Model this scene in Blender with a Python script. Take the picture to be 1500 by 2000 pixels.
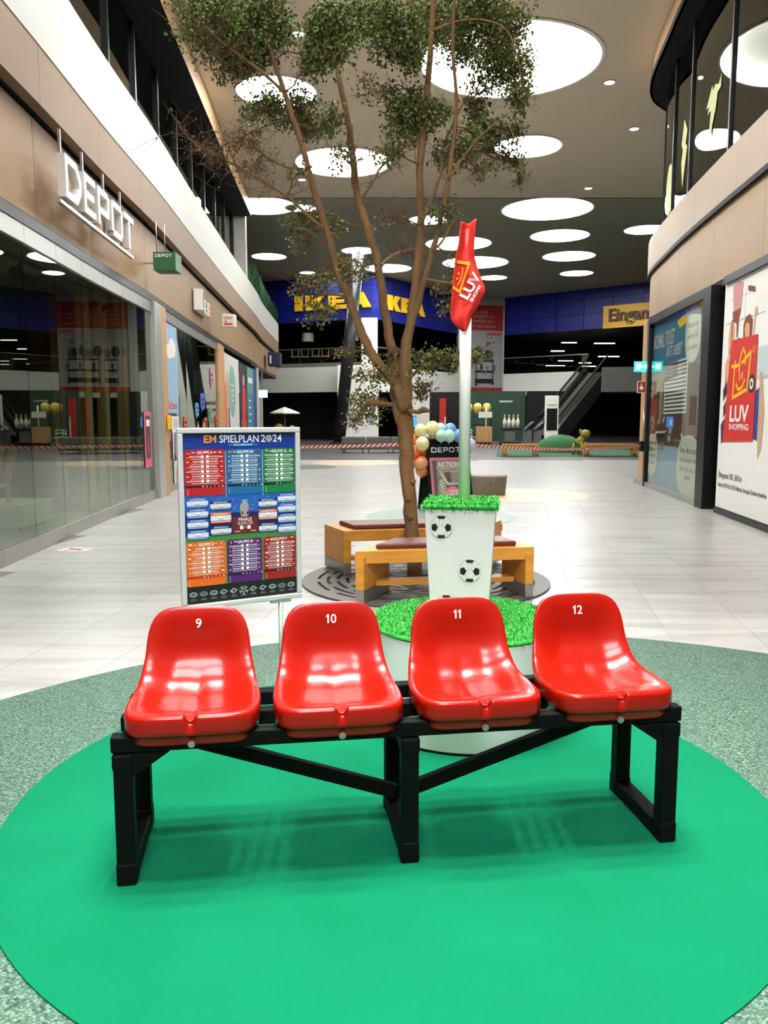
import bpy, math, random
from mathutils import Vector, Matrix
from mathutils.geometry import tessellate_polygon

for _o in list(bpy.data.objects):
    bpy.data.objects.remove(_o)
SC = bpy.context.scene
COL = SC.collection
R = math.radians
PI = math.pi
random.seed(7)

# ---------------------------------------------------------------- camera, world, exposure
cam_data = bpy.data.cameras.new('camera')
cam_data.sensor_fit = 'VERTICAL'
cam_data.sensor_height = 36.0
cam_data.lens = 1580.0 / 2000.0 * 36.0
cam_data.clip_end = 300
cam = bpy.data.objects.new('camera', cam_data)
COL.objects.link(cam)
cam.location = (0, 0, 1.55)
cam.rotation_euler = (R(90) - math.atan(188 / 1580.0), 0, 0)
SC.camera = cam

world = bpy.data.worlds.new('night_world')
SC.world = world
world.use_nodes = True
world.node_tree.nodes['Background'].inputs[0].default_value = (0.02, 0.022, 0.028, 1)
world.node_tree.nodes['Background'].inputs[1].default_value = 0.3

SC.view_settings.view_transform = 'Standard'
SC.view_settings.look = 'None'
SC.view_settings.gamma = 1.0
SC.view_settings.use_curve_mapping = False
SC.view_settings.exposure = 0.82
SC.cycles.use_denoising = True
SC.cycles.max_bounces = 7
SC.cycles.diffuse_bounces = 6
SC.cycles.glossy_bounces = 3
SC.cycles.transparent_max_bounces = 10
SC.cycles.caustics_reflective = False
SC.cycles.caustics_refractive = False
SC.cycles.use_adaptive_sampling = True
SC.cycles.adaptive_threshold = 0.06
SC.cycles.adaptive_min_samples = 16
SC.cycles.sample_clamp_indirect = 6.0

LAMP_STRENGTH = 10.0        # round ceiling lights
NEAR_STRENGTH = 5.0
BACK_STRENGTH = 19.0      # lights of the hall behind the photographer
SPOT_WATT = 560.0          # small downlights
CEIL_Z = 9.85
CEIL_FAR_Z = 10.3

# ---------------------------------------------------------------- materials
def lin(c):
    return tuple((x / 255 / 12.92 if x / 255 <= 0.04045 else ((x / 255 + 0.055) / 1.055) ** 2.4) for x in c) + (1.0,)

MATS = {}
def mat(name, rgb=(200, 200, 200), rough=0.5, metal=0.0, coat=0.0, emit=0.0, spec=0.5, bump=None, vary=None, sub=0.0, trans=0.0):
    """bump=(scale, strength); vary=(scale, amount, stretch) brightness variation"""
    if name in MATS:
        return MATS[name]
    m = bpy.data.materials.new(name)
    m.use_nodes = True
    nt = m.node_tree
    b = nt.nodes['Principled BSDF']
    col = lin(rgb)
    b.inputs['Base Color'].default_value = col
    b.inputs['Roughness'].default_value = rough
    b.inputs['Metallic'].default_value = metal
    b.inputs['Specular IOR Level'].default_value = spec
    b.inputs['Coat Weight'].default_value = coat
    b.inputs['Coat Roughness'].default_value = 0.04
    if trans:
        b.inputs['Transmission Weight'].default_value = trans
    if emit:
        b.inputs['Emission Color'].default_value = col
        b.inputs['Emission Strength'].default_value = emit
    if bump or vary:
        tc = nt.nodes.new('ShaderNodeTexCoord')
    if vary:
        mp = nt.nodes.new('ShaderNodeMapping')
        mp.inputs['Scale'].default_value = vary[2] if len(vary) > 2 else (1, 1, 1)
        nt.links.new(tc.outputs['Object'], mp.inputs[0])
        n = nt.nodes.new('ShaderNodeTexNoise')
        n.inputs['Scale'].default_value = vary[0]
        n.inputs['Detail'].default_value = 4
        nt.links.new(mp.outputs[0], n.inputs['Vector'])
        r = nt.nodes.new('ShaderNodeValToRGB')
        a = vary[1]
        r.color_ramp.elements[0].position = 0.3
        r.color_ramp.elements[1].position = 0.7
        r.color_ramp.elements[0].color = tuple(x * (1 - a) for x in col[:3]) + (1,)
        r.color_ramp.elements[1].color = tuple(min(1, x * (1 + a)) for x in col[:3]) + (1,)
        nt.links.new(n.outputs[0], r.inputs[0])
        nt.links.new(r.outputs[0], b.inputs['Base Color'])
    if bump:
        n2 = nt.nodes.new('ShaderNodeTexNoise')
        n2.inputs['Scale'].default_value = bump[0]
        n2.inputs['Detail'].default_value = 3
        nt.links.new(tc.outputs['Object'], n2.inputs['Vector'])
        bp = nt.nodes.new('ShaderNodeBump')
        bp.inputs['Strength'].default_value = bump[1]
        bp.inputs['Distance'].default_value = 0.01
        nt.links.new(n2.outputs[0], bp.inputs['Height'])
        nt.links.new(bp.outputs[0], b.inputs['Normal'])
    MATS[name] = m
    return m

def wood(name, rgb, rgb2, scale=(1, 1, 12), rough=0.45, freq=3.0):
    if name in MATS:
        return MATS[name]
    m = mat(name, rgb, rough)
    nt = m.node_tree
    b = nt.nodes['Principled BSDF']
    tc = nt.nodes.new('ShaderNodeTexCoord')
    mp = nt.nodes.new('ShaderNodeMapping')
    mp.inputs['Scale'].default_value = scale
    n = nt.nodes.new('ShaderNodeTexNoise')
    n.inputs['Scale'].default_value = freq
    n.inputs['Detail'].default_value = 6
    r = nt.nodes.new('ShaderNodeValToRGB')
    r.color_ramp.elements[0].position = 0.35
    r.color_ramp.elements[1].position = 0.68
    r.color_ramp.elements[0].color = lin(rgb2)
    r.color_ramp.elements[1].color = lin(rgb)
    nt.links.new(tc.outputs['Object'], mp.inputs[0])
    nt.links.new(mp.outputs[0], n.inputs['Vector'])
    nt.links.new(n.outputs[0], r.inputs[0])
    nt.links.new(r.outputs[0], b.inputs['Base Color'])
    return m

def glass(name, tint=(235, 240, 232), ior=1.55, rough=0.0, gain=1.0, graze=1.0):
    """architectural pane: clear transmission plus a Fresnel reflection"""
    if name in MATS:
        return MATS[name]
    m = bpy.data.materials.new(name)
    m.use_nodes = True
    nt = m.node_tree
    nt.nodes.clear()
    out = nt.nodes.new('ShaderNodeOutputMaterial')
    mix = nt.nodes.new('ShaderNodeMixShader')
    tr = nt.nodes.new('ShaderNodeBsdfTransparent')
    gl = nt.nodes.new('ShaderNodeBsdfGlossy')
    # Schlick reflection from the facing angle, the same on both faces of the pane
    lw = nt.nodes.new('ShaderNodeLayerWeight')
    lw.inputs['Blend'].default_value = 0.5
    pw_ = nt.nodes.new('ShaderNodeMath')
    pw_.operation = 'POWER'
    pw_.inputs[1].default_value = 5.0
    mu = nt.nodes.new('ShaderNodeMath')
    mu.operation = 'MULTIPLY_ADD'
    mu.use_clamp = True
    r0 = ((ior - 1) / (ior + 1)) ** 2 * gain
    mu.inputs[1].default_value = (1 - r0) * graze
    mu.inputs[2].default_value = r0
    tr.inputs['Color'].default_value = lin(tint)
    gl.inputs['Color'].default_value = lin((240, 244, 238))
    gl.inputs['Roughness'].default_value = rough
    nt.links.new(lw.outputs['Facing'], pw_.inputs[0])
    nt.links.new(pw_.outputs[0], mu.inputs[0])
    nt.links.new(mu.outputs[0], mix.inputs[0])
    nt.links.new(tr.outputs[0], mix.inputs[1])
    nt.links.new(gl.outputs[0], mix.inputs[2])
    nt.links.new(mix.outputs[0], out.inputs[0])
    MATS[name] = m
    return m

def speckle(name, base, light, dark, scale=120.0):
    if name in MATS:
        return MATS[name]
    m = mat(name, base, 0.6)
    nt = m.node_tree
    b = nt.nodes['Principled BSDF']
    tc = nt.nodes.new('ShaderNodeTexCoord')
    v = nt.nodes.new('ShaderNodeTexVoronoi')
    v.inputs['Scale'].default_value = scale
    nt.links.new(tc.outputs['Object'], v.inputs['Vector'])
    sep = nt.nodes.new('ShaderNodeSeparateColor')
    nt.links.new(v.outputs['Color'], sep.inputs[0])
    r = nt.nodes.new('ShaderNodeValToRGB')
    e = r.color_ramp.elements
    r.color_ramp.interpolation = 'CONSTANT'
    e[0].position = 0.0
    e[0].color = lin(dark)
    e[1].position = 0.16
    e[1].color = lin(base)
    x = e.new(0.62)
    x.color = lin(tuple((p * 0.6 + q * 0.4) for p, q in zip(base, light)))
    x = e.new(0.80)
    x.color = lin(light)
    nt.links.new(sep.outputs[0], r.inputs[0])
    n = nt.nodes.new('ShaderNodeTexNoise')
    n.inputs['Scale'].default_value = 1.3
    nt.links.new(tc.outputs['Object'], n.inputs['Vector'])
    mx = nt.nodes.new('ShaderNodeMix')
    mx.data_type = 'RGBA'
    mx.blend_type = 'MULTIPLY'
    mx.inputs[0].default_value = 0.25
    nt.links.new(r.outputs[0], mx.inputs[6])
    nt.links.new(n.outputs[0], mx.inputs[7])
    nt.links.new(mx.outputs[2], b.inputs['Base Color'])
    return m

# ---------------------------------------------------------------- mesh building
_text_cache = {}
def text_geo(s, bold=0.0, ext=0.0, space=1.0):
    k = (s, bold, ext, space)
    if k not in _text_cache:
        cu = bpy.data.curves.new('t', 'FONT')
        cu.body = s
        cu.size = 1.0
        cu.align_x = 'CENTER'
        cu.align_y = 'CENTER'
        cu.offset = bold
        cu.extrude = ext
        cu.space_character = space
        cu.resolution_u = 3
        o = bpy.data.objects.new('t', cu)
        me = bpy.data.meshes.new_from_object(o)
        vs = [v.co.copy() for v in me.vertices]
        fs = [tuple(p.vertices) for p in me.polygons]
        if vs:
            cx = (min(v.x for v in vs) + max(v.x for v in vs)) / 2
            cy = (min(v.y for v in vs) + max(v.y for v in vs)) / 2
            for v in vs:
                v.x -= cx
                v.y -= cy
        bpy.data.objects.remove(o)
        bpy.data.curves.remove(cu)
        bpy.data.meshes.remove(me)
        _text_cache[k] = (vs, fs)
    return _text_cache[k]

def FM(o, xdir):
    """frame on a vertical plane: local x along xdir, local y up, local z out of the plane"""
    x = Vector((xdir[0], xdir[1], 0)).normalized()
    y = Vector((0, 0, 1))
    z = x.cross(y)
    M = Matrix.Identity(4)
    for i in range(3):
        M[i][0], M[i][1], M[i][2], M[i][3] = x[i], y[i], z[i], o[i]
    return M

def T(x=0, y=0, z=0, rz=0):
    return Matrix.Translation((x, y, z)) @ Matrix.Rotation(rz, 4, 'Z')

class MB:
    def __init__(s):
        s.v, s.f, s.m, s.s = [], [], [], []
    def add(s, vs, fs, mi=0, smooth=False, M=None):
        b = len(s.v)
        s.v += [tuple(M @ Vector(v)) for v in vs] if M is not None else [tuple(v) for v in vs]
        s.f += [tuple(b + i for i in f) for f in fs]
        s.m += [mi] * len(fs)
        s.s += [smooth] * len(fs)
        return s
    def box(s, x0, x1, y0, y1, z0, z1, mi=0, M=None):
        vs = [(x0, y0, z0), (x1, y0, z0), (x1, y1, z0), (x0, y1, z0), (x0, y0, z1), (x1, y0, z1), (x1, y1, z1), (x0, y1, z1)]
        return s.add(vs, [(3, 2, 1, 0), (4, 5, 6, 7), (0, 1, 5, 4), (1, 2, 6, 5), (2, 3, 7, 6), (3, 0, 4, 7)], mi, False, M)
    def quad(s, a, b, c, d, mi=0, M=None):
        return s.add([a, b, c, d], [(0, 1, 2, 3)], mi, False, M)
    def rect(s, x0, x1, y0, y1, z=0, mi=0, M=None):
        return s.add([(x0, y0, z), (x1, y0, z), (x1, y1, z), (x0, y1, z)], [(0, 1, 2, 3)], mi, False, M)
    def poly(s, pts, z=0, mi=0, M=None):
        return s.add([(p[0], p[1], z) for p in pts], [tuple(range(len(pts)))], mi, False, M)
    def disc(s, x, y, r, z=0, mi=0, M=None, n=24, ry=None):
        ry = ry or r
        return s.poly([(x + r * math.cos(2 * PI * i / n), y + ry * math.sin(2 * PI * i / n)) for i in range(n)], z, mi, M)
    def prism(s, pts, z0, z1, mi=0, M=None, smooth=False):
        n = len(pts)
        area = sum(pts[i][0] * pts[(i + 1) % n][1] - pts[(i + 1) % n][0] * pts[i][1] for i in range(n))
        if area < 0:
            pts = pts[::-1]
        vs = [(p[0], p[1], z0) for p in pts] + [(p[0], p[1], z1) for p in pts]
        s.add(vs, [tuple(range(n - 1, -1, -1)), tuple(range(n, 2 * n))], mi, False, M)
        b = len(s.v) - 2 * n
        fs = [(i, (i + 1) % n, n + (i + 1) % n, n + i) for i in range(n)]
        s.f += [tuple(b + i for i in f) for f in fs]
        s.m += [mi] * n
        s.s += [smooth] * n
        return s
    def tube(s, pts, rad, n=8, mi=0, caps=True, smooth=True, M=None):
        pts = [Vector(p) for p in pts]
        if not hasattr(rad, '__len__'):
            rad = [rad] * len(pts)
        vs = []
        prev = None
        for i, p in enumerate(pts):
            t = (pts[min(i + 1, len(pts) - 1)] - pts[max(i - 1, 0)])
            t = t.normalized() if t.length > 1e-9 else Vector((0, 0, 1))
            if prev is None:
                a = Vector((0, 0, 1)) if abs(t.z) < 0.9 else Vector((1, 0, 0))
                u = t.cross(a).normalized()
            else:
                u = (prev - t * prev.dot(t))
                u = u.normalized() if u.length > 1e-9 else t.orthogonal().normalized()
            prev = u
            w = t.cross(u)
            for k in range(n):
                an = 2 * PI * k / n
                vs.append(p + (u * math.cos(an) + w * math.sin(an)) * rad[i])
        fs = []
        for i in range(len(pts) - 1):
            for k in range(n):
                a, b = i * n + k, i * n + (k + 1) % n
                fs.append((a, b, b + n, a + n))
        s.add(vs, fs, mi, smooth, M)
        if caps:
            b = len(s.v) - len(vs)
            s.f += [tuple(b + k for k in range(n - 1, -1, -1)), tuple(b + (len(pts) - 1) * n + k for k in range(n))]
            s.m += [mi, mi]
            s.s += [False, False]
        return s
    def cyl(s, p, r, h, n=24, mi=0, r2=None, M=None, smooth=True):
        return s.tube([(p[0], p[1], p[2]), (p[0], p[1], p[2] + h)], [r, r if r2 is None else r2], n, mi, True, smooth, M)
    def lathe(s, prof, n=24, mi=0, M=None, smooth=True, closed=False):
        vs = []
        for r, z in prof:
            for k in range(n):
                vs.append((r * math.cos(2 * PI * k / n), r * math.sin(2 * PI * k / n), z))
        fs = []
        for i in range(len(prof) - 1):
            for k in range(n):
                a, b = i * n + k, i * n + (k + 1) % n
                fs.append((a, b, b + n, a + n))
        return s.add(vs, fs, mi, smooth, M)
    def ball(s, c, r, mi=0, n=16, sz=1.0, M=None, sx=1.0, sy=1.0):
        prof = [(max(1e-4, r * math.sin(PI * i / (n // 2))), -r * sz * math.cos(PI * i / (n // 2))) for i in range(n // 2 + 1)]
        MM = Matrix.Translation(c) @ Matrix.Diagonal((sx, sy, 1, 1))
        if M is not None:
            MM = M @ MM
        return s.lathe(prof, n, mi, MM)
    def bar(s, a, b, w, h, mi=0, up=(0, 0, 1), M=None):
        """square bar from a to b, w across, h along up"""
        a, b = Vector(a), Vector(b)
        t = (b - a).normalized()
        u = t.cross(Vector(up)).normalized()
        v = u.cross(t)
        vs = []
        for p in (a, b):
            for su, sv in ((-1, -1), (1, -1), (1, 1), (-1, 1)):
                vs.append(p + u * (su * w / 2) + v * (sv * h / 2))
        return s.add(vs, [(0, 1, 2, 3), (7, 6, 5, 4), (0, 4, 5, 1), (1, 5, 6, 2), (2, 6, 7, 3), (3, 7, 4, 0)], mi, False, M)
    def text(s, t, size, x=0, y=0, z=0, mi=0, M=None, bold=0.0, ext=0.0, w=None, rot=0.0, sx=1.0, align='c', shear=0.0):
        vs, fs = text_geo(t, bold, ext)
        if not vs:
            return s
        wd = max(v.x for v in vs) * 2
        kx = size * sx if w is None else w / wd
        off = {'c': 0, 'l': kx * wd / 2, 'r': -kx * wd / 2}[align]
        c, n = math.cos(rot), math.sin(rot)
        out = []
        for v in vs:
            px, py = v.x * kx + off + shear * v.y * size, v.y * size
            out.append((x + px * c - py * n, y + px * n + py * c, z + v.z * (size if ext else 0)))
        return s.add(out, fs, mi, False, M)
    def build(s, name, mats, parent=None, loc=None, rz=0.0, bevel=0.0, sharp=None, seg=2):
        me = bpy.data.meshes.new(name)
        me.from_pydata(s.v, [], s.f)
        for m in (mats if isinstance(mats, (list, tuple)) else [mats]):
            me.materials.append(m)
        me.polygons.foreach_set('material_index', s.m)
        me.polygons.foreach_set('use_smooth', s.s)
        me.update()
        if sharp:
            me.set_sharp_from_angle(angle=R(sharp))
        o = bpy.data.objects.new(name, me)
        COL.objects.link(o)
        if parent is not None:
            o.parent = parent
        if loc is not None:
            o.location = loc
        if rz:
            o.rotation_euler = (0, 0, rz)
        if bevel:
            b = o.modifiers.new('bevel', 'BEVEL')
            b.width = bevel
            b.segments = seg
            b.limit_method = 'ANGLE'
            b.angle_limit = R(40)
        return o

def tag(o, label=None, cat=None, group=None, kind=None):
    if label:
        o['label'] = label
    if cat:
        o['category'] = cat
    if group:
        o['group'] = group
    if kind:
        o['kind'] = kind
    return o

def thing(name, label, cat, loc=(0, 0, 0), rz=0.0, group=None):
    o = bpy.data.objects.new(name, None)
    o.empty_display_size = 0.1
    COL.objects.link(o)
    o.location = loc
    o.rotation_euler = (0, 0, rz)
    return tag(o, label, cat, group)

def struct(name, label=None):
    o = bpy.data.objects.new(name, None)
    o.empty_display_size = 0.1
    COL.objects.link(o)
    return tag(o, label, None, None, 'structure')

def share(name, src, parent, loc=(0, 0, 0), rz=0.0):
    o = bpy.data.objects.new(name, src.data)
    COL.objects.link(o)
    o.parent = parent
    o.location = loc
    o.rotation_euler = (0, 0, rz)
    for md in src.modifiers:
        b = o.modifiers.new(md.name, md.type)
        if md.type == 'BEVEL':
            b.width, b.segments, b.limit_method, b.angle_limit = md.width, md.segments, md.limit_method, md.angle_limit
    return o

class Curve:
    """smooth plan curve through points, measured by length"""
    def __init__(s, pts):
        P = [Vector(p) for p in pts]
        d = []
        for i in range(len(P) - 1):
            p0, p1, p2, p3 = P[max(i - 1, 0)], P[i], P[i + 1], P[min(i + 2, len(P) - 1)]
            for k in range(16):
                t = k / 16
                d.append(0.5 * ((2 * p1) + (p2 - p0) * t + (2 * p0 - 5 * p1 + 4 * p2 - p3) * t * t + (3 * p1 - p0 - 3 * p2 + p3) * t ** 3))
        d.append(P[-1])
        s.p = d
        s.l = [0.0]
        for a, b in zip(d[:-1], d[1:]):
            s.l.append(s.l[-1] + (b - a).length)
        s.len = s.l[-1]
    def at(s, q):
        q = max(0, min(s.len, q))
        lo, hi = 0, len(s.l) - 1
        while hi - lo > 1:
            m = (lo + hi) // 2
            if s.l[m] <= q:
                lo = m
            else:
                hi = m
        f = (q - s.l[lo]) / max(1e-9, s.l[hi] - s.l[lo])
        a, b = s.p[max(lo - 1, 0)], s.p[min(hi + 1, len(s.p) - 1)]
        return s.p[lo].lerp(s.p[hi], f), (b - a).normalized()
    def sy(s, y):
        for i in range(len(s.p) - 1):
            if (s.p[i].y <= y <= s.p[i + 1].y):
                return s.l[i] + (s.l[i + 1] - s.l[i]) * (y - s.p[i].y) / max(1e-9, s.p[i + 1].y - s.p[i].y)
        return 0.0 if y < s.p[0].y else s.len
    def off(s, q, o, side):
        p, t = s.at(q)
        n = Vector((t.y, -t.x)) * side
        return p + n * o

def strip(mb, cv, s0, s1, o0, o1, z0, z1, side, step=0.5, mi=0, smooth=True):
    n = max(1, int(math.ceil((s1 - s0) / step)))
    vs = []
    for i in range(n + 1):
        q = s0 + (s1 - s0) * i / n
        a, b = cv.off(q, o0, side), cv.off(q, o1, side)
        vs += [(a.x, a.y, z0), (b.x, b.y, z0), (b.x, b.y, z1), (a.x, a.y, z1)]
    fs = []
    for i in range(n):
        k = 4 * i
        for e in range(4):
            fs.append((k + e, k + (e + 1) % 4, k + 4 + (e + 1) % 4, k + 4 + e))
    fs += [(3, 2, 1, 0), (4 * n, 4 * n + 1, 4 * n + 2, 4 * n + 3)]
    return mb.add(vs, fs, mi, smooth)
# ================================================================ palette
m_floor_base = mat('grout', (120, 118, 112), 0.7)
m_white = mat('white_paint', (225, 224, 216), 0.45)
m_whitew = mat('white_wall', (196, 192, 182), 0.6)
m_band = mat('white_band_metal', (186, 186, 178), 0.5, spec=0.4)
m_beige = mat('champagne_metal', (132, 108, 84), 0.55, metal=0.1, spec=0.25, vary=(0.5, 0.05, (1, 1, 1)))
m_beige2 = mat('champagne_metal_low', (150, 120, 86), 0.5, metal=0.1, spec=0.3, vary=(0.5, 0.06, (1, 1, 1)))
m_black = mat('black_matt', (8, 8, 8), 0.6, spec=0.3)
m_blackm = mat('black_metal', (13, 13, 13), 0.4, spec=0.35)
m_dark = mat('dark_grey', (38, 38, 36), 0.6)
m_steel = mat('brushed_steel', (165, 163, 155), 0.32, metal=0.8)
m_alu = mat('aluminium', (186, 188, 182), 0.35, metal=0.55)
m_rail = mat('grey_rail', (150, 148, 140), 0.35, metal=0.4)
m_wood = wood('oak_trim', (206, 160, 108), (190, 140, 88), (6, 6, 0.7), 0.45)
m_woodd = wood('brown_wood', (128, 78, 40), (104, 58, 28), (3, 3, 1), 0.5)
m_ceil = mat('ceiling_beige', (236, 222, 202), 0.8, bump=(60, 0.15))
m_ceilf = mat('ceiling_far_grey', (186, 183, 166), 0.8)
m_trim = mat('ceiling_trim', (206, 170, 128), 0.5)
m_darkfloor = mat('dark_floor', (52, 51, 48), 0.4, vary=(0.8, 0.15, (1, 1, 1)))
m_lamp = mat('lamp_glow', (250, 251, 250), 0.5, emit=LAMP_STRENGTH)
m_lampn = mat('lamp_glow_near', (250, 251, 252), 0.5, emit=NEAR_STRENGTH)
m_lampb = mat('lamp_glow_back', (250, 251, 252), 0.5, emit=BACK_STRENGTH)
m_lampsoft = mat('lamp_soft', (250, 246, 238), 0.5, emit=1.0)
m_spotface = mat('downlight_glow', (255, 250, 240), 0.5, emit=9.0)
g_shop = glass('shop_glass', (214, 222, 208), 1.62, 0.0, 1.0)
g_up = glass('upper_glass', (150, 155, 142), 1.7, 0.0, 1.25)
g_clear = glass('rail_glass', (205, 212, 205), 1.5)
m_yellow = mat('sign_yellow', (244, 190, 20), 0.45)
m_red = mat('print_red', (214, 36, 26), 0.5)
m_pwhite = mat('print_white', (232, 232, 226), 0.55)
m_pblack = mat('print_black', (20, 20, 20), 0.55)

def tile_mat():
    m = mat('floor_tile', (198, 194, 184), 0.32)
    nt = m.node_tree
    b = nt.nodes['Principled BSDF']
    ge = nt.nodes.new('ShaderNodeNewGeometry')
    mp = nt.nodes.new('ShaderNodeMapping')
    mp.inputs['Rotation'].default_value = (0, 0, R(9.3))
    mp.inputs['Scale'].default_value = (0.45, 3.6, 1)
    n = nt.nodes.new('ShaderNodeTexNoise')
    n.inputs['Scale'].default_value = 1.6
    n.inputs['Detail'].default_value = 6
    r = nt.nodes.new('ShaderNodeValToRGB')
    r.color_ramp.elements[0].position = 0.33
    r.color_ramp.elements[1].position = 0.68
    r.color_ramp.elements[0].color = lin((150, 148, 142))
    r.color_ramp.elements[1].color = lin((178, 177, 172))
    oi = nt.nodes.new('ShaderNodeObjectInfo')
    mr = nt.nodes.new('ShaderNodeMapRange')
    mr.inputs[3].default_value = 0.93
    mr.inputs[4].default_value = 1.04
    mx = nt.nodes.new('ShaderNodeMix')
    mx.data_type = 'RGBA'
    mx.blend_type = 'MULTIPLY'
    mx.inputs[0].default_value = 1.0
    nt.links.new(ge.outputs['Position'], mp.inputs[0])
    nt.links.new(mp.outputs[0], n.inputs['Vector'])
    nt.links.new(n.outputs[0], r.inputs[0])
    nt.links.new(oi.outputs['Random'], mr.inputs[0])
    nt.links.new(r.outputs[0], mx.inputs[6])
    nt.links.new(mr.outputs[0], mx.inputs[7])
    nt.links.new(mx.outputs[2], b.inputs['Base Color'])
    return m
m_tile = tile_mat()

# ================================================================ floor
mb = MB()
mb.box(-13, 22, -28, 28.8, -0.12, -0.003)
floor = mb.build('floor', m_floor_base)
tag(floor, 'pale grey stone tile floor of the mall walkway', None, None, 'structure')
TA = R(9.3)
tx, ty = Vector((math.cos(TA), -math.sin(TA))), Vector((math.sin(TA), math.cos(TA)))
GRN_C, GRN_R = Vector((0.657, 2.328)), 3.36
LEFT_PTS = [(-3.45, -28), (-3.45, -8), (-3.5, -3), (-3.66, 2), (-3.9, 8.3), (-4.12, 12), (-4.27, 15.3), (-4.52, 19), (-4.83, 24), (-5.02, 27.2), (-5.4, 34), (-5.7, 38), (-6.05, 46)]
RIGHT_PTS = [(3.6, -28), (3.6, -8), (3.85, -2), (4.3, 3), (4.85, 8.5), (5.13, 11.0), (5.40, 13.6), (5.68, 16), (5.92, 17.6), (6.10, 18.8), (6.27, 19.7), (6.52, 20.5), (6.97, 21.2), (7.8, 21.8), (10, 22.2), (14, 22.4)]
LC, RC = Curve(LEFT_PTS), Curve(RIGHT_PTS)
cells = []
for i in range(-14, 24):
    for j in range(2, 54):
        c = tx * (i * 0.6 + 0.195) + ty * (j * 0.6 + 0.06 + 0.3)
        if c.y > 28.4 or c.y < 1.5:
            continue
        if (c - GRN_C).length < GRN_R - 0.45:
            continue
        xl = LC.off(LC.sy(c.y), 0, 1).x
        xr = 5.2 + (c.y - 11) * 0.1 if c.y < 18.5 else 16
        if c.x < xl - 0.1 or c.x > xr + 0.35:
            continue
        cells.append((c.length, c))
cells.sort(key=lambda q: q[0])
hx, hy = 0.2985, 0.2988
proto = None
mb = MB()
mb.box(-hx, hx, -hy, hy, -0.003, 0.0)
rest = MB()
shown = 0
for d, c in cells:
    zc = max(0.3, c.y)
    if shown < 300 and abs(c.x) / zc < 0.52:
        if proto is None:
            proto = mb.build('floor_tile', m_tile, floor, (c.x, c.y, 0), -TA)
        else:
            share('floor_tile', proto, floor, (c.x, c.y, 0), -TA)
        shown += 1
    else:
        rest.box(-hx, hx, -hy, hy, -0.003, 0.0, 0, T(c.x, c.y, 0, -TA))
tag(rest.build('far_floor_tiles', m_tile, floor), None, None, None, 'stuff')

# coloured inlays in the floor
m_rub = speckle('green_rubber', (56, 89, 71), (101, 131, 112), (26, 53, 42), 150.0)
def round_inlay(name, x, y, r, m, label, z=0.003, n=96):
    q = MB()
    q.cyl((x, y, -0.002), r, z + 0.002, n, 0, None, None, False)
    return tag(q.build(name, m), label, 'floor inlay')
round_inlay('rubber_floor_circle', GRN_C.x, GRN_C.y, 3.38, m_rub, 'large speckled grey-green rubber floor circle around the bright green carpet')
m_inl_g = mat('inlay_green', (128, 152, 138), 0.4, vary=(6, 0.06))
m_inl_o = mat('inlay_peach', (206, 180, 150), 0.4, vary=(6, 0.05))
round_inlay('floor_inlay', 0.87, 12.42, 1.15, m_inl_g, 'muted green circle in the tile floor in front of the black advertising board')
round_inlay('floor_inlay', 2.62, 15.9, 1.42, m_inl_o, 'peach coloured circle in the tile floor around the round concrete stool', 0.002)
round_inlay('floor_inlay', -0.9, 26.9, 1.5, m_inl_o, 'peach coloured circle in the tile floor near the dark floor', 0.002)
round_inlay('floor_inlay', -2.55, 24.6, 1.1, mat('inlay_dark', (84, 92, 80), 0.4), 'dark green circle in the tile floor left of the tree', 0.003)
m_carpet = mat('carpet_green', (4, 108, 73), 0.95, spec=0.1, bump=(240, 0.5), vary=(2.5, 0.06))
q = MB()
q.cyl((0.039, 3.163, 0.003), 1.508, 0.006, 128, 0, None, None, False)
tag(q.build('green_carpet', m_carpet), 'bright green round carpet under the red seat bench', 'carpet')

q = MB()
q.box(-16, 24, 28.8, 75, -0.12, 0.0)
tag(q.build('floor_far', m_darkfloor), 'dark grey floor of the furniture store beyond the tiles', None, None, 'structure')

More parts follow.
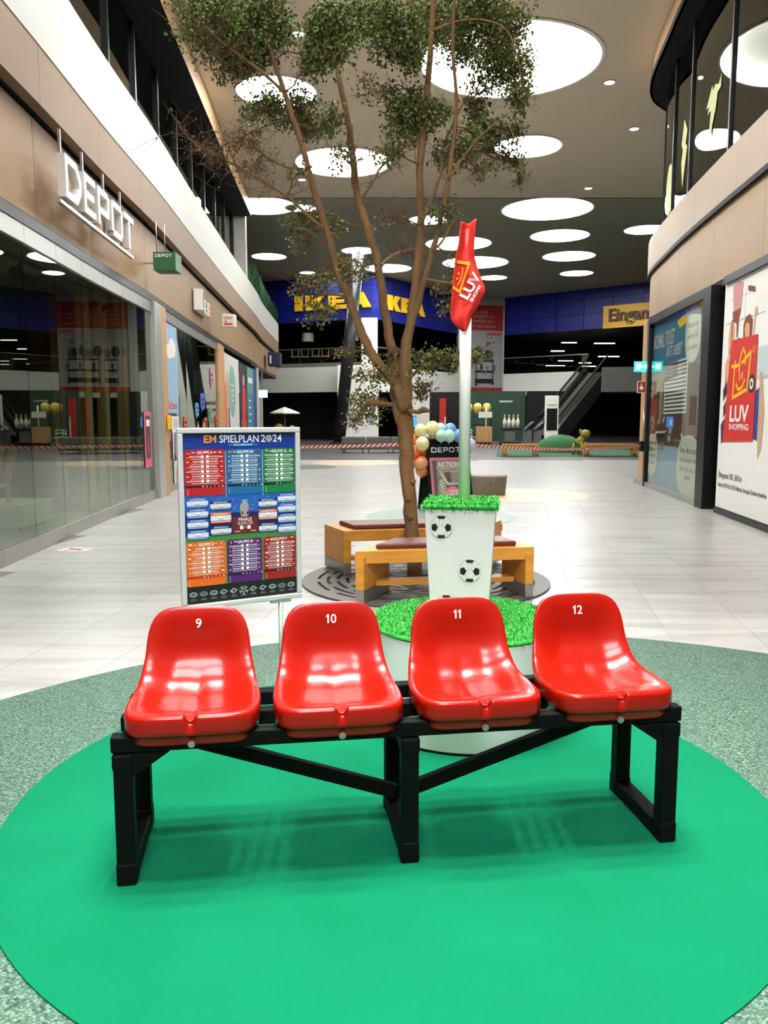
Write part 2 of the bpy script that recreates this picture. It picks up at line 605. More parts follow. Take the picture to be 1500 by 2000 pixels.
# ================================================================ ceilings with round openings
LIGHTS = [  # x, y, r, far, label
    (2.98, 20.26, 2.12, 0, 'largest round ceiling light, behind the right side of the tree crown'),
    (-2.78, 22.0, 1.04, 0, 'round ceiling light behind the upper left of the tree crown'),
    (-1.35, 27.9, 1.58, 0, 'round ceiling light behind the middle tree limbs, below the upper left light'),
    (4.46, 26.3, 1.05, 0, 'round ceiling light right of the hanging leaf spray, below the largest light'),
    (-5.2, 35.2, 1.5, 1, 'round ceiling light cut off by the dark upper storey at left'),
    (-3.5, 35.6, 0.62, 1, 'small round ceiling light touching the light cut off by the left storey'),
    (6.96, 35.8, 1.92, 1, 'large round light in the dark ceiling, nearest of the right-hand row'),
    (1.96, 37.7, 0.86, 1, 'small round light in the dark ceiling behind the right tree limbs'),
    (8.6, 40.9, 1.42, 1, 'round light in the dark ceiling, second nearest of the right-hand row'),
    (3.8, 42.7, 1.68, 1, 'round light in the dark ceiling just behind the top of the red flag'),
    (10.2, 46.0, 1.42, 1, 'round light in the dark ceiling, third of the right-hand row'),
    (-6.36, 46.1, 0.95, 1, 'round light in the dark ceiling beside the end of the left storey'),
    (-1.34, 44.5, 0.92, 1, 'round light in the dark ceiling that the leaning dark column reaches'),
    (5.25, 47.9, 1.88, 1, 'round light in the dark ceiling behind the smiling bag on the flag'),
    (0.25, 49.7, 1.38, 1, 'round light in the dark ceiling between the middle and right tree limbs'),
    (-4.7, 51.2, 0.48, 1, 'smallest round light in the dark ceiling, above the left blue facade'),
    (11.9, 51.4, 1.0, 1, 'round light in the dark ceiling, farthest of the right-hand row'),
    (6.95, 53.0, 0.88, 1, 'round light in the dark ceiling beside the lettering on the flag'),
    (12.4, 39.6, 1.0, 1, 'round ceiling light half hidden by the curved right storey'),
]
NEAR = [  # lights of the same ceiling above and behind the photographer
    (-1.2, 13.0, 2.2), (-0.9, 6.6, 1.3), (2.2, 8.2, 1.3), (0.1, -4.5, 1.9), (0.3, -10.0, 2.2),
]
def holed_plane(name, x0, x1, y0, y1, z, holes, m, label):
    loops = [[Vector((x0, y0, 0)), Vector((x1, y0, 0)), Vector((x1, y1, 0)), Vector((x0, y1, 0))]]
    for x, y, r in holes:
        n = 48
        loops.append([Vector((x + r * math.cos(-2 * PI * k / n), y + r * math.sin(-2 * PI * k / n), 0)) for k in range(n)])
    tris = tessellate_polygon(loops)
    flat = [v for l in loops for v in l]
    w = MB()
    w.add([(v.x, v.y, z) for v in flat], [tuple(t) for t in tris])
    return tag(w.build(name, m), label, None, None, 'structure')

fh = [(x, y, r) for x, y, r, f, l in LIGHTS if not f] + NEAR
bh = [(x, y, r) for x, y, r, f, l in LIGHTS if f]
holed_plane('ceiling', -11, 13, -28, 32.3, CEIL_Z, fh, m_ceil, 'beige perforated mall ceiling with round openings for the lights')
holed_plane('ceiling_far', -14, 24, 32.3, 75, CEIL_FAR_Z, bh, m_ceilf, 'dark grey ceiling of the rear hall with round lights')
q = MB()
q.box(-11, 13, 32.22, 32.3, CEIL_Z, CEIL_FAR_Z)
tag(q.build('trim_1', m_ceil), 'edge where the beige ceiling meets the dark one', None, None, 'structure')
q = MB()
q.box(-14, 24, -28, 75, 10.75, 10.8)
tag(q.build('ceiling_slab', m_dark), 'roof slab above the hung ceilings', None, None, 'structure')

def round_light(x, y, r, z, label, glow, soft=None, depth=0.3):
    t = thing('round_ceiling_light', label, 'ceiling light', (x, y, z), 0, 'round lights in the mall ceiling')
    n = 48
    a = MB()
    a.lathe([(r + 0.09, -0.012), (r - 0.015, -0.02), (r - 0.015, 0.0), (r + 0.09, 0.0)], n)
    a.build('rim', m_white, t)
    a = MB()
    a.lathe([(r, depth), (r, 0.0)], n)
    a.build('cove', glow, t)
    a = MB()
    a.disc(0, 0, r, depth, 0, None, n)
    for i in range(len(a.f)):
        a.f[i] = a.f[i][::-1]
    a.build('diffuser', soft or glow, t)
    return t
for k, (x, y, r, f, l) in enumerate(LIGHTS):
    round_light(x, y, r, CEIL_FAR_Z if f else CEIL_Z, l, m_lamp, m_lampsoft if k in (0,) else None)
for k, (x, y, r) in enumerate(NEAR):
    side = ['straight above the tree', 'above the poster stand', 'above the walkway right of the poster stand', 'just behind the photographer', 'second behind the photographer'][k]
    round_light(x, y, r, CEIL_Z, 'round ceiling light ' + side + ', outside the picture', m_lamp if k == 0 else m_lampn if k < 3 else m_lampb)

def downlight(x, y, z, label, watt, group, ang=70, r=0.13):
    t = thing('downlight', label, 'downlight', (x, y, z), 0, group)
    a = MB()
    a.lathe([(r + 0.04, -0.015), (r, -0.02), (r, 0.0), (r + 0.04, 0.0)], 20)
    a.build('rim', m_white, t)
    a = MB()
    a.disc(0, 0, r, -0.008, 0, None, 20)
    for i in range(len(a.f)):
        a.f[i] = a.f[i][::-1]
    a.build('lens', m_spotface, t)
    if watt:
        ld = bpy.data.lights.new('downlight_beam', 'SPOT')
        ld.energy = watt
        ld.spot_size = R(ang)
        ld.spot_blend = 0.5
        ld.shadow_soft_size = 0.07
        ld.color = (1.0, 0.98, 0.95)
        lo = bpy.data.objects.new('beam', ld)
        COL.objects.link(lo)
        lo.parent = t
        lo.location = (0, 0, -0.04)
    return t
for x, y, z, l in [(5.65, 21.4, CEIL_Z, 'small downlight below the largest round light at right'), (7.28, 24.7, CEIL_Z, 'small downlight nearest the curved right storey'),
                   (7.5, 30.9, CEIL_Z, 'small downlight near the edge of the beige ceiling at right'), (-1.87, 18.8, CEIL_Z, 'small downlight among the leaves at top left of the tree'),
                   (-2.9, 29.8, CEIL_Z, 'small downlight near the edge of the beige ceiling behind the left tree limb')]:
    downlight(x, y, z, l, 60, 'small downlights in the beige ceiling', 80)
k = 0
NB = ('first', 'second', 'third', 'fourth')
for i in range(4):
    for j in range(3):
        downlight(-1.25 + i * 0.95, 1.6 + j * 1.25 + 0.2 * (i % 2), CEIL_Z, '%s downlight from the left, %s row, in the cluster above the red seats' % (NB[i], ('front', 'middle', 'rear')[j]), SPOT_WATT, 'downlights above the red seat bench', 40, 0.1)

# ================================================================ left shop front
wl = struct('wall_left', 'left shop front with champagne metal fascia and white parapet')
def lp(name, s0, s1, o0, o1, z0, z1, m, par=wl, step=0.6, bevel=0.0):
    a = MB()
    strip(a, LC, s0, s1, o0, o1, z0, z1, 1, step)
    return a.build(name, m, par, None, 0, bevel, 30)
S = LC.sy
lo_seams = [-27, -8, -1, 2.5, 5, 7.4, 9.56, 11.72, 14.78, 16.2, 18.4, 19.6, 22.2, 25, 28, 31, 34.5, 38, 42, 45.9]
for a, b in zip(lo_seams[:-1], lo_seams[1:]):
    lp('fascia_panel', S(a) + 0.006, S(b) - 0.006, -0.06, 0.0, 3.77, 4.89, m_beige2)
up_seams = [-27, -8, -1, 3.5, 6.6, 9.4, 11.7, 14.0, 16.3, 18.15, 22, 26, 30, 34, 38, 42, 45.9]
for a, b in zip(up_seams[:-1], up_seams[1:]):
    lp('upper_fascia_panel', S(a) + 0.004, S(b) - 0.004, 0.02, 0.16, 4.96, 5.6, m_beige)
wh_seams = [-27, -8, 2, 8, 18.0, 18.5, 28, 37, 45.9]
for a, b in zip(wh_seams[:-1], wh_seams[1:]):
    lp('parapet_panel', S(a) + 0.003, S(b) - 0.003, 0.0, 0.17, 5.6, 6.6, m_band)
lp('shadow_gap', 0, S(45.9), -0.2, -0.061, 3.66, 5.0, m_black, step=1.0)
lp('header_rail', 0, S(45.8), -0.1, 0.0, 3.64, 3.765, m_blackm, step=1.0)
lp('parapet_back', 0, S(45.9), -0.25, -0.001, 5.0, 6.58, m_dark, step=1.0)
lp('fascia_soffit', S(33.0), S(45.9), -1.2, 0.0, 3.60, 3.64, m_dark, step=1.0)
# upper storey: dark glazing, soffit and trim
lp('soffit', 0, S(32.6), -2.4, 0.14, 9.25, 9.3, m_black, step=1.0)
lp('ceiling_trim', 0, S(32.6), 0.10, 0.15, 9.255, CEIL_Z, m_trim, step=1.0)
lp('upper_floor', 0, S(45.9), -5.0, -0.25, 6.2, 6.3, m_dark, step=1.5)
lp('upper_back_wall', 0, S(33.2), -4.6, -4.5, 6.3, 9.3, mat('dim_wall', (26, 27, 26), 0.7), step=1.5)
w1 = struct('window_1', 'dark glazing of the left upper storey')
ys = [-7.5, -5, -2.5, 0, 2.2, 4.4, 6.6, 8.8, 10.9, 13.0, 15.0, 17.0, 19.2, 21.4, 23.6, 25.8, 28.0, 30.2, 32.4]
for a, b in zip(ys[:-1], ys[1:]):
    lp('pane', S(a) + 0.05, S(b) - 0.05, -0.62, -0.61, 6.3, 9.25, g_up, w1, 1.2)
for i, a in enumerate(ys):
    lp('mullion', S(a) - 0.05, S(a) + 0.05, -0.75, -0.55, 6.3, 9.25, m_blackm, w1)
    if i > 3:
        lp('steel_edge', S(a) + 0.055, S(a) + 0.075, -0.62, -0.56, 6.3, 9.25, m_steel, w1)
for y0, y1 in ((24.2, 26.6), (27.6, 25.4), (27.8, 30.2), (31.2, 29.0)):
    p0, p1 = LC.off(S(y0), -0.9, 1), LC.off(S(y1), -0.9, 1)
    a = MB()
    a.tube([(p0.x, p0.y, 6.3), (p1.x, p1.y, 9.25)], 0.03, 8)
    a.build('diagonal_rod', m_steel, w1)
lp('white_column', S(32.7), S(33.2), -0.55, -0.1, 6.3, 9.6, m_whitew)

# ground floor glazing of the first shop (clear panes one metre wide)
w2 = struct('window_2', 'row of clear sliding glass panes of the first shop on the left')
joints = [-2.8, -1.8, -0.8, 0.2, 1.2, 2.2, 3.2, 4.2, 5.2, 6.2, 7.2, 8.2, 9.2, 10.23, 11.26, 12.28, 13.27, 14.26, 15.2]
for a, b in zip(joints[:-1], joints[1:]):
    lp('pane', S(a) + 0.006, S(b) - 0.006, -0.055, -0.045, 0.15, 3.46, g_shop, w2, 2)
    lp('bottom_rail', S(a) + 0.004, S(b) - 0.004, -0.085, -0.015, 0.0, 0.165, m_rail, w2, 2)
    lp('top_rail', S(a) + 0.004, S(b) - 0.004, -0.085, -0.015, 3.44, 3.64, m_rail, w2, 2)
pl = MB()
strip(pl, LC, S(15.22), S(15.75), -0.35, 0.05, 0.0, 3.64, 1)
tag(pl.build('trim_2', m_alu, None, None, 0, 0.01, 30), 'grey metal pillar between the two left shops', None, None, 'structure')
pl = MB()
strip(pl, LC, S(15.76), S(16.35), -0.3, 0.02, 0.0, 3.66, 1)
tag(pl.build('trim_3', m_wood, None, None, 0, 0.01, 30), 'wood clad pillar between the two left shops', None, None, 'structure')

# interior of the first shop
si = struct('wall_shop', 'dim interior of the first shop on the left')
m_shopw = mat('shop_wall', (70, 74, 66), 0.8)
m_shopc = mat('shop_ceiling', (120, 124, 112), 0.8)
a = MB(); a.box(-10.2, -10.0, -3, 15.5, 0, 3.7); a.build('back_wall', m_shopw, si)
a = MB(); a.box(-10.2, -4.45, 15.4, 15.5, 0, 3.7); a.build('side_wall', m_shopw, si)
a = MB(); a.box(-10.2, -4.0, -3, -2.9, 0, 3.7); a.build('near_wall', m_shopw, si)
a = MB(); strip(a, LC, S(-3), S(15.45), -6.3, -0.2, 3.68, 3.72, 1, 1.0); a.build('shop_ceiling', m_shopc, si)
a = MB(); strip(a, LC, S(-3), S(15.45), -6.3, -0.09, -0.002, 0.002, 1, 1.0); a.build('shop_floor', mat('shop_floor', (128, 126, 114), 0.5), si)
for x, y, w_, d_ in ((-5.35, 13.0, 0.36, 0.5), (-6.3, 10.2, 0.3, 0.3), (-7.4, 13.2, 0.4, 0.3)):
    a = MB(); a.box(x - w_ / 2, x + w_ / 2, y - d_ / 2, y + d_ / 2, 0, 3.68); a.build('wood_post', m_woodd, si)
for x, y in ((-4.95, 13.55), (-4.85, 14.1), (-4.7, 14.7)):
    a = MB(); a.box(x - 0.07, x + 0.07, y - 0.12, y + 0.12, 0, 3.68); a.build('timber_lining', m_wood, si)
tr = thing('spotlight_track', 'black track of ceiling spotlights inside the first left shop', 'track light', (0, 0, 0))
a = MB()
a.box(-4.93, -4.87, 4, 15, 3.62, 3.66)
a.build('track', m_black, tr)
for y in (8.6, 9.9, 11.2, 12.6, 14.0):
    a = MB()
    a.tube([(-4.9, y, 3.6), (-4.9, y, 3.48)], 0.02, 8)
    a.tube([(-4.98, y - 0.08, 3.5), (-4.8, y + 0.12, 3.34)], [0.05, 0.075], 14)
    a.build('spot_head', m_black, tr)

# second shop, posters and the glazed end
w3 = struct('window_3', 'glass front of the second shop on the left')
for a_, b_ in ((16.4, 18.9), (18.9, 21.4), (21.4, 23.85)):
    lp('pane', S(a_) + 0.01, S(b_) - 0.01, -0.055, -0.045, 0.12, 3.46, g_shop, w3, 2)
    lp('top_rail', S(a_), S(b_), -0.085, -0.015, 3.44, 3.64, m_rail, w3, 2)
    lp('bottom_rail', S(a_), S(b_), -0.085, -0.015, 0.0, 0.13, m_rail, w3, 2)
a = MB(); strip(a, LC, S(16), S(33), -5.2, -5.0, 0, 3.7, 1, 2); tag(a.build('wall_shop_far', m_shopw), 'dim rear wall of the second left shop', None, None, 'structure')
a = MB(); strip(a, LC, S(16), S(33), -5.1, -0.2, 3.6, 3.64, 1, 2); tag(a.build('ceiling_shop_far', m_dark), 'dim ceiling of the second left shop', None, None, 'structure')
pl = MB(); strip(pl, LC, S(23.9), S(25.2), -0.3, 0.0, 0.0, 3.66, 1)
tag(pl.build('trim_4', m_wood, None, None, 0, 0, 30), 'pale wood pillar between second shop and poster front', None, None, 'structure')
pl = MB(); strip(pl, LC, S(35.4), S(36.4), -0.3, 0.02, 0.0, 3.62, 1)
tag(pl.build('trim_5', m_whitew, None, None, 0, 0, 30), 'white pillar at the end of the poster front', None, None, 'structure')
w4 = struct('window_4', 'narrow glazed panels at the far end of the left shops')
for i in range(4):
    lp('panel', S(36.5 + i * 1.9), S(38.3 + i * 1.9), -0.6, -0.56, 0, 3.6, mat('pale_panel', (150, 146, 134), 0.5), w4)
# ================================================================ right shop front
m_rbeige = mat('champagne_metal_lit', (164, 142, 120), 0.5, metal=0.1, spec=0.3, vary=(0.5, 0.05, (1, 1, 1)))  # champagne metal again, the right wall's stronger light painted into its colour
m_rbeige2 = mat('champagne_metal_low_lit', (166, 140, 110), 0.5, metal=0.1, spec=0.3, vary=(0.5, 0.06, (1, 1, 1)))  # lower band metal, lightened in colour the same way for the brighter side
wr = struct('wall_right', 'curved right shop front with champagne metal bands')
def rp(name, s0, s1, o0, o1, z0, z1, m, par=None, step=0.3, bevel=0.0):
    a = MB()
    strip(a, RC, s0, s1, o0, o1, z0, z1, -1, step)
    return a.build(name, m, par or wr, None, 0, bevel, 30)
SR = RC.sy
RL = RC.len
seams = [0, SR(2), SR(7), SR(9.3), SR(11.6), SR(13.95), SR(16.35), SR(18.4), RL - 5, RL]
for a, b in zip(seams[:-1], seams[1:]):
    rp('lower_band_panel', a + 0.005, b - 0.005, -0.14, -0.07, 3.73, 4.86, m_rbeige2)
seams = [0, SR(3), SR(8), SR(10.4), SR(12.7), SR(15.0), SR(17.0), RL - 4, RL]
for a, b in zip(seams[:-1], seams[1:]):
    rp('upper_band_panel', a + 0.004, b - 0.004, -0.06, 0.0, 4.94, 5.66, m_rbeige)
rp('shadow_gap', 0, RL, -0.35, -0.141, 3.66, 5.6, m_black)
rp('band_soffit', 0, RL, -0.14, 0.0, 4.86, 4.94, m_black)
rp('lower_soffit', 0, RL, -1.3, -0.08, 3.62, 3.73, m_black)
rp('soffit', 0, RL, -2.6, 0.1, 9.2, 9.25, m_black)
rp('soffit_edge', 0, RL, 0.05, 0.11, 9.2, 9.32, m_black)
rp('ceiling_trim', 0, RL, 0.0, 0.05, 9.25, CEIL_Z, m_trim)
rp('upper_floor', 0, RL, -3.5, -0.3, 5.3, 5.4, m_dark, None, 0.6)
rp('upper_back_wall', 0, SR(17.5), -3.4, -3.3, 5.4, 9.2, mat('dim_wall2', (92, 90, 78), 0.8), None, 0.6)
w5 = struct('window_5', 'curved glazing of the right upper storey')
ms = [SR(0), SR(3), SR(6), SR(8.5), SR(11.3), SR(14.15), SR(16.9), SR(18.6), SR(18.6) + 1.9, SR(18.6) + 4.2, SR(18.6) + 6.5]
for a, b in zip(ms[:-1], ms[1:]):
    rp('pane', a + 0.04, b - 0.04, -0.32, -0.31, 5.66, 9.2, g_up, w5)
for a in ms:
    rp('mullion', a - 0.035, a + 0.035, -0.42, -0.27, 5.66, 9.2, m_blackm, w5)
rp('sill', 0, RL, -0.45, -0.02, 5.62, 5.665, m_dark, w5)
# paper cut-outs stuck on the upper glazing
m_cut = mat('lime_paper', (196, 206, 132), 0.6)
def cutout(s, z, pts, label, sc=1.0, m=m_cut, wx=2.2):
    p, t = RC.off(s, -0.30, -1), RC.at(s)[1]
    M = FM((p.x, p.y, z), (-t.x, -t.y))
    a = MB()
    a.prism([(x * sc * wx, y * sc) for x, y in pts], 0.0, 0.006, 0, M)
    tag(a.build('paper_cutout', m), label, 'window sticker')
cutout(SR(15.3), 6.98, [(-.25, .62), (-.05, 1.0), (0, .75), (.15, .88), (.35, .7), (.5, .95), (.5, .5), (.3, .45), (.22, -.1), (.05, -.55), (.0, -1.0), (-.12, -.6), (-.08, .1), (-.3, .05), (-.2, .3), (-.4, .35)], 'pale lime figure cut-out on the curved upper glazing, largest of three', 0.46)
cutout(SR(17.6), 6.95, [(0, .9), (.2, .5), (.12, .2), (.22, .05), (.02, -.9), (-.1, -.2), (-.02, .1), (-.12, .3)], 'narrow lime cut-out on the upper glazing between two mullions', 0.75)
cutout(SR(19.0), 6.6, [(0.28 * math.cos(q * PI / 10), 0.9 * math.sin(q * PI / 10)) for q in range(20)], 'lime oval cut-out on the last pane of the curved upper glazing', 0.62)

# ---- ground floor of the right side
def rline(y):            # straight wall line of the right shops
    return 5.135 + (y - 10.71) * 0.0978
def rM(y, z, o=0.0):     # print frame, x runs towards the camera, y up, z into the mall
    return FM((rline(y) - o, y, z), (-0.0973, -0.9953))
q = MB()
q.box(-0.42, 0.02, 0.0, 3.66, -0.28, 0.1, 0, rM(13.45, 0))
tag(q.build('trim_6', m_blackm, None, None, 0, 0.008), 'black pillar between the red bag banner and the blue window', None, None, 'structure')
q = MB()
q.box(-8, 0.42, 3.58, 3.7, -0.3, 0.05, 0, rM(5.0, 0))
q.box(0, 40, -0.0, 0.09, -0.2, 0.03, 0, rM(13.0, 0))
tag(q.build('trim_7', m_blackm), 'black frame around the red bag banner', None, None, 'structure')
q = MB()
q.box(0.0, 40, 0.0, 3.66, -0.5, -0.3, 0, rM(13.0, 0))
tag(q.build('wall_banner', m_dark), 'dark wall behind the red bag banner', None, None, 'structure')

ban = thing('banner', 'large white fabric banner with a red shopping bag on the right wall', 'banner', (rline(10.5), 10.5, 0))
ban.matrix_world = Matrix.Translation((0, 0, 0))
BM = rM(13.02, 0.0)      # local x = metres from the far edge towards the camera
mats_b = [mat('banner_cloth', (232, 231, 226), 0.75, bump=(3, 0.3)), mat('bag_red', (206, 24, 20), 0.6), m_yellow, m_pwhite, m_pblack,
          mat('p_skin', (216, 160, 120), 0.7), mat('p_green', (152, 158, 50), 0.7), mat('p_brown', (128, 62, 40), 0.7), mat('p_navy', (34, 44, 66), 0.7),
          mat('p_blue', (24, 56, 140), 0.6), mat('p_teal', (80, 150, 176), 0.6), mat('p_pink', (200, 140, 142), 0.7), mat('p_grey', (180, 182, 180), 0.7), mat('p_rope', (196, 160, 124), 0.8), mat('p_mist', (190, 206, 206), 0.7)]
a = MB()
a.box(0.0, 5.2, 0.1, 3.6, -0.03, 0.0, 0, BM)
a.build('cloth', mats_b, ban)
a = MB()
def bp(pts, mi, z):
    a.poly(pts, z, mi, BM)
# faint kitchen behind the bag
a.rect(0.12, 1.8, 2.95, 2.97, 0.002, 12, BM); a.rect(0.3, 1.2, 3.3, 3.31, 0.002, 12, BM); a.rect(0.95, 0.965, 2.6, 3.4, 0.002, 12, BM)
bp([(1.45, 2.1), (3.2, 2.1), (3.2, 2.5), (1.45, 2.5)], 14, 0.002)
bp([(1.45, 2.05), (3.2, 2.05), (3.2, 2.1), (1.45, 2.1)], 12, 0.003)
bp([(.38, 3.5), (.62, 3.55), (.85, 3.5), (.8, 3.15), (.62, 3.05), (.45, 3.1)], 11, 0.003)
bp([(.42, 3.12), (.8, 3.14), (.72, 2.98), (.7, 2.72), (.64, 2.72), (.62, 2.92), (.44, 2.98)], 7, 0.004)
bp([(.40, 3.0), (.46, 3.0), (.44, 2.7), (.40, 2.7)], 7, 0.004)
bp([(1.05, 3.42), (1.35, 3.36), (1.36, 3.28), (1.07, 3.34)], 7, 0.004)
# things rising out of the bag
bp([(.28, 2.75), (.33, 2.95), (.47, 3.0), (.55, 2.88), (.55, 2.6), (.42, 2.45), (.3, 2.5)], 5, 0.004)
bp([(.95, 2.6), (.93, 2.86), (1.02, 2.98), (1.2, 3.0), (1.32, 2.9), (1.3, 2.6), (1.12, 2.45)], 7, 0.004)
bp([(1.05, 2.6), (1.0, 2.82), (1.08, 2.9), (1.2, 2.85), (1.22, 2.62)], 5, 0.005)
bp([(.85, 2.45), (1.1, 2.55), (1.2, 2.35), (1.1, 2.15), (.85, 2.15)], 8, 0.006)
bp([(1.12, 2.45), (1.4, 2.5), (1.38, 2.15), (1.15, 2.15)], 10, 0.006)
for (x, y) in ((.42, 2.52), (.5, 2.58), (.58, 2.52), (.48, 2.44), (.56, 2.4), (.44, 2.36), (.52, 2.3), (.6, 2.46), (.47, 2.22), (.66, 2.5)):
    a.disc(x, y, 0.062, 0.0075, 6, BM, 12)
a.disc(.78, 2.62, 0.13, 0.005, 3, BM, 20); a.disc(.76, 2.66, 0.05, 0.006, 4, BM, 10); a.disc(.85, 2.58, 0.05, 0.006, 4, BM, 10)
for i in range(10):        # woven handle
    t0, t1 = PI * i / 10, PI * (i + 1) / 10
    bp([(.7 + .17 * math.cos(t0), 2.3 + .24 * math.sin(t0)), (.7 + .17 * math.cos(t1), 2.3 + .24 * math.sin(t1)), (.7 + .13 * math.cos(t1), 2.3 + .2 * math.sin(t1)), (.7 + .13 * math.cos(t0), 2.3 + .2 * math.sin(t0))], 1, 0.009)
bp([(1.38, 3.05), (1.46, 3.08), (1.5, 2.98), (1.43, 2.92), (1.36, 2.45), (1.33, 2.45)], 13, 0.004)
# shirt, shoe and skates at the left of the bag, ball, blue sack and rope at its right
bp([(.18, 2.35), (.34, 2.5), (.4, 2.3), (.32, 2.0), (.2, 1.95)], 5, 0.004)
bp([(.14, 1.95), (.3, 2.1), (.38, 1.7), (.36, 1.4), (.2, 1.15), (.12, 1.35), (.2, 1.6)], 4, 0.0045)
bp([(.1, 1.4), (.25, 1.5), (.3, 1.2), (.16, 1.1)], 8, 0.005)
bp([(.16, 1.75), (.36, 1.9), (.36, 1.82), (.18, 1.68)], 3, 0.006); bp([(.14, 1.5), (.34, 1.6), (.34, 1.54), (.16, 1.45)], 3, 0.006)
a.disc(1.42, 2.0, 0.13, 0.012, 4, BM, 20); a.disc(1.42, 2.0, 0.08, 0.013, 3, BM, 16); a.disc(1.42, 2.0, 0.04, 0.014, 4, BM, 10)
bp([(1.42, 1.85), (1.75, 1.95), (1.72, 1.2), (1.45, 1.25)], 9, 0.004)
bp([(1.72, 2.15), (1.8, 2.15), (1.95, 1.6), (1.9, 1.1), (1.78, .95), (1.74, 1.3)], 13, 0.005)
# the bag
bp([(.24, 1.14), (1.58, 1.19), (1.57, 2.68), (.44, 2.69)], 1, 0.008)
def stroke(pts, w, mi, z):
    for i in range(len(pts) - 1):
        p, r_ = Vector(pts[i]), Vector(pts[i + 1])
        t = (r_ - p).normalized()
        n = Vector((-t.y, t.x)) * w / 2
        p2, r2 = p - t * w * .3, r_ + t * w * .3
        a.poly([p2 - n, r2 - n, r2 + n, p2 + n], z, mi, BM)
stroke([(.52, 2.30), (.66, 2.28), (.82, 2.30)], 0.055, 2, 0.010); stroke([(.66, 2.36), (.62, 1.82), (1.25, 1.93), (1.33, 2.46), (.98, 2.32)], 0.055, 2, 0.0103)
stroke([(.86, 2.2), (.9, 2.42), (1.0, 2.53), (1.1, 2.45), (1.12, 2.3)], 0.05, 2, 0.011)
stroke([(.76, 2.02), (.84, 1.95), (.95, 1.94), (1.06, 1.99), (1.12, 2.07)], 0.05, 2, 0.011)
stroke([(.90, 2.16), (.90, 2.09)], 0.05, 2, 0.011); stroke([(1.01, 2.17), (1.01, 2.10)], 0.05, 2, 0.011)
a.disc(1.45, 2.48, 0.05, 0.010, 2, BM, 14); a.disc(1.45, 2.48, 0.038, 0.0108, 1, BM, 14)
a.text('R', 0.05, 1.45, 2.48, 0.0115, 2, BM, 0.01)
a.text('LUV', 0.33, .95, 1.58, 0.011, 3, BM, 0.03, 0, 0.82)
a.text('SHOPPING', 0.12, .95, 1.385, 0.011, 3, BM, 0.02, 0, 0.86)
a.text('Öffnungszeiten 10:00 - 20:00 Uhr', 0.13, .1, 0.62, 0.003, 4, BM, 0.004, 0, 1.1, 0, 1, 'l')
a.text('bereits ab 09:00 Uhr: EDEKA Martens, Fressnapf, Klindwort Apotheke', 0.10, .1, 0.46, 0.003, 4, BM, 0.004, 0, 2.1, 0, 1, 'l')
a.build('print', mats_b, ban)

# ---- blue advertising window
w6 = struct('window_6', 'shop window with a blue poster and speech bubbles on the right')
WM = rM(17.86, 0.0)     # local x: 0 at the far end, 4.1 at the black pillar
mats_w = [mat('w_blue', (52, 118, 160), 0.6), mat('w_sand', (150, 140, 116), 0.7), mat('w_brick', (86, 50, 36), 0.7, vary=(5, .25)), mat('w_bubble', (198, 202, 190), 0.6),
          mat('w_sky', (128, 168, 196), 0.6), m_pwhite, mat('w_dark', (36, 24, 20), 0.7), mat('w_roofblue', (58, 66, 108), 0.6), m_yellow, mat('w_grey', (120, 124, 122), 0.6), mat('w_text', (60, 62, 62), 0.6)]
a = MB()
a.rect(0, 4.1, 0.1, 3.6, 0, 0, WM)
a.rect(0, 4.1, 0.1, 0.95, 0.002, 4, WM)
a.rect(0, 4.1, 0.95, 2.35, 0.002, 2, WM)
a.poly([(0, 2.35), (4.1, 2.5), (4.1, 2.0), (0, 1.9)], 0.003, 2, WM)
a.poly([(0, 2.4), (.9, 2.42), (1.5, 2.6), (2.4, 2.62), (2.4, 2.4), (1.2, 2.3), (.6, 2.0), (0, 1.9)], 0.004, 1, WM)
a.poly([(2.0, 3.35), (3.0, 3.5), (3.0, 3.3), (2.2, 3.2)], 0.004, 8, WM); a.poly([(3.1, 3.5), (3.7, 3.55), (3.6, 3.3), (3.1, 3.25)], 0.004, 8, WM)
for i in range(13):        # striped hall roof
    z0 = 1.62 + i * 0.075
    a.poly([(1.25, z0), (2.85, z0 + .02), (2.85, z0 + .055), (1.25, z0 + .035)], 0.008, 7, WM)
a.poly([(1.2, 1.58), (2.9, 1.6), (2.9, 2.62), (2.2, 2.6), (2.2, 2.3), (1.2, 2.25)], 0.006, 5, WM)
for i in range(4):
    z0 = 2.32 + i * 0.07
    a.poly([(2.25, z0), (2.85, z0 + .02), (2.85, z0 + .05), (2.25, z0 + .03)], 0.008, 7, WM)
a.poly([(.8, 1.5), (1.1, 1.5), (1.1, 2.15), (.8, 2.1)], 0.006, 1, WM)
for (x, y) in ((.3, 1.5), (.38, 1.42), (.35, 1.3), (.8, 1.42), (.95, 1.45), (1.2, 1.45), (1.3, 1.5), (1.8, 1.42), (1.9, 1.42), (1.75, 1.25), (1.88, 1.27), (1.7, 1.1), (1.8, 1.1)):
    a.disc(x, y, 0.045, 0.008, 3, WM, 10, 0.07)
a.poly([(.55, 1.22), (1.6, 1.25), (1.35, 1.2), (.6, 1.18)], 0.008, 3, WM); a.poly([(.6, 1.18), (1.35, 1.2), (1.2, .98), (.62, .98)], 0.008, 6, WM)
a.poly([(2.1, 1.1), (3.5, 1.1), (3.5, 1.06), (2.1, 1.06)], 0.008, 9, WM)
a.poly([(1.0, 1.0), (1.35, 1.0), (1.35, .85), (1.0, .85)], 0.008, 9, WM)
def bubble(cx, cy, rx, ry, tail):
    a.poly([(cx + rx * math.copysign(abs(math.cos(t)) ** .8, math.cos(t)), cy + ry * math.copysign(abs(math.sin(t)) ** .8, math.sin(t))) for t in [2 * PI * k / 28 for k in range(28)]], 0.012, 3, WM)
    a.poly(tail, 0.0115, 3, WM)
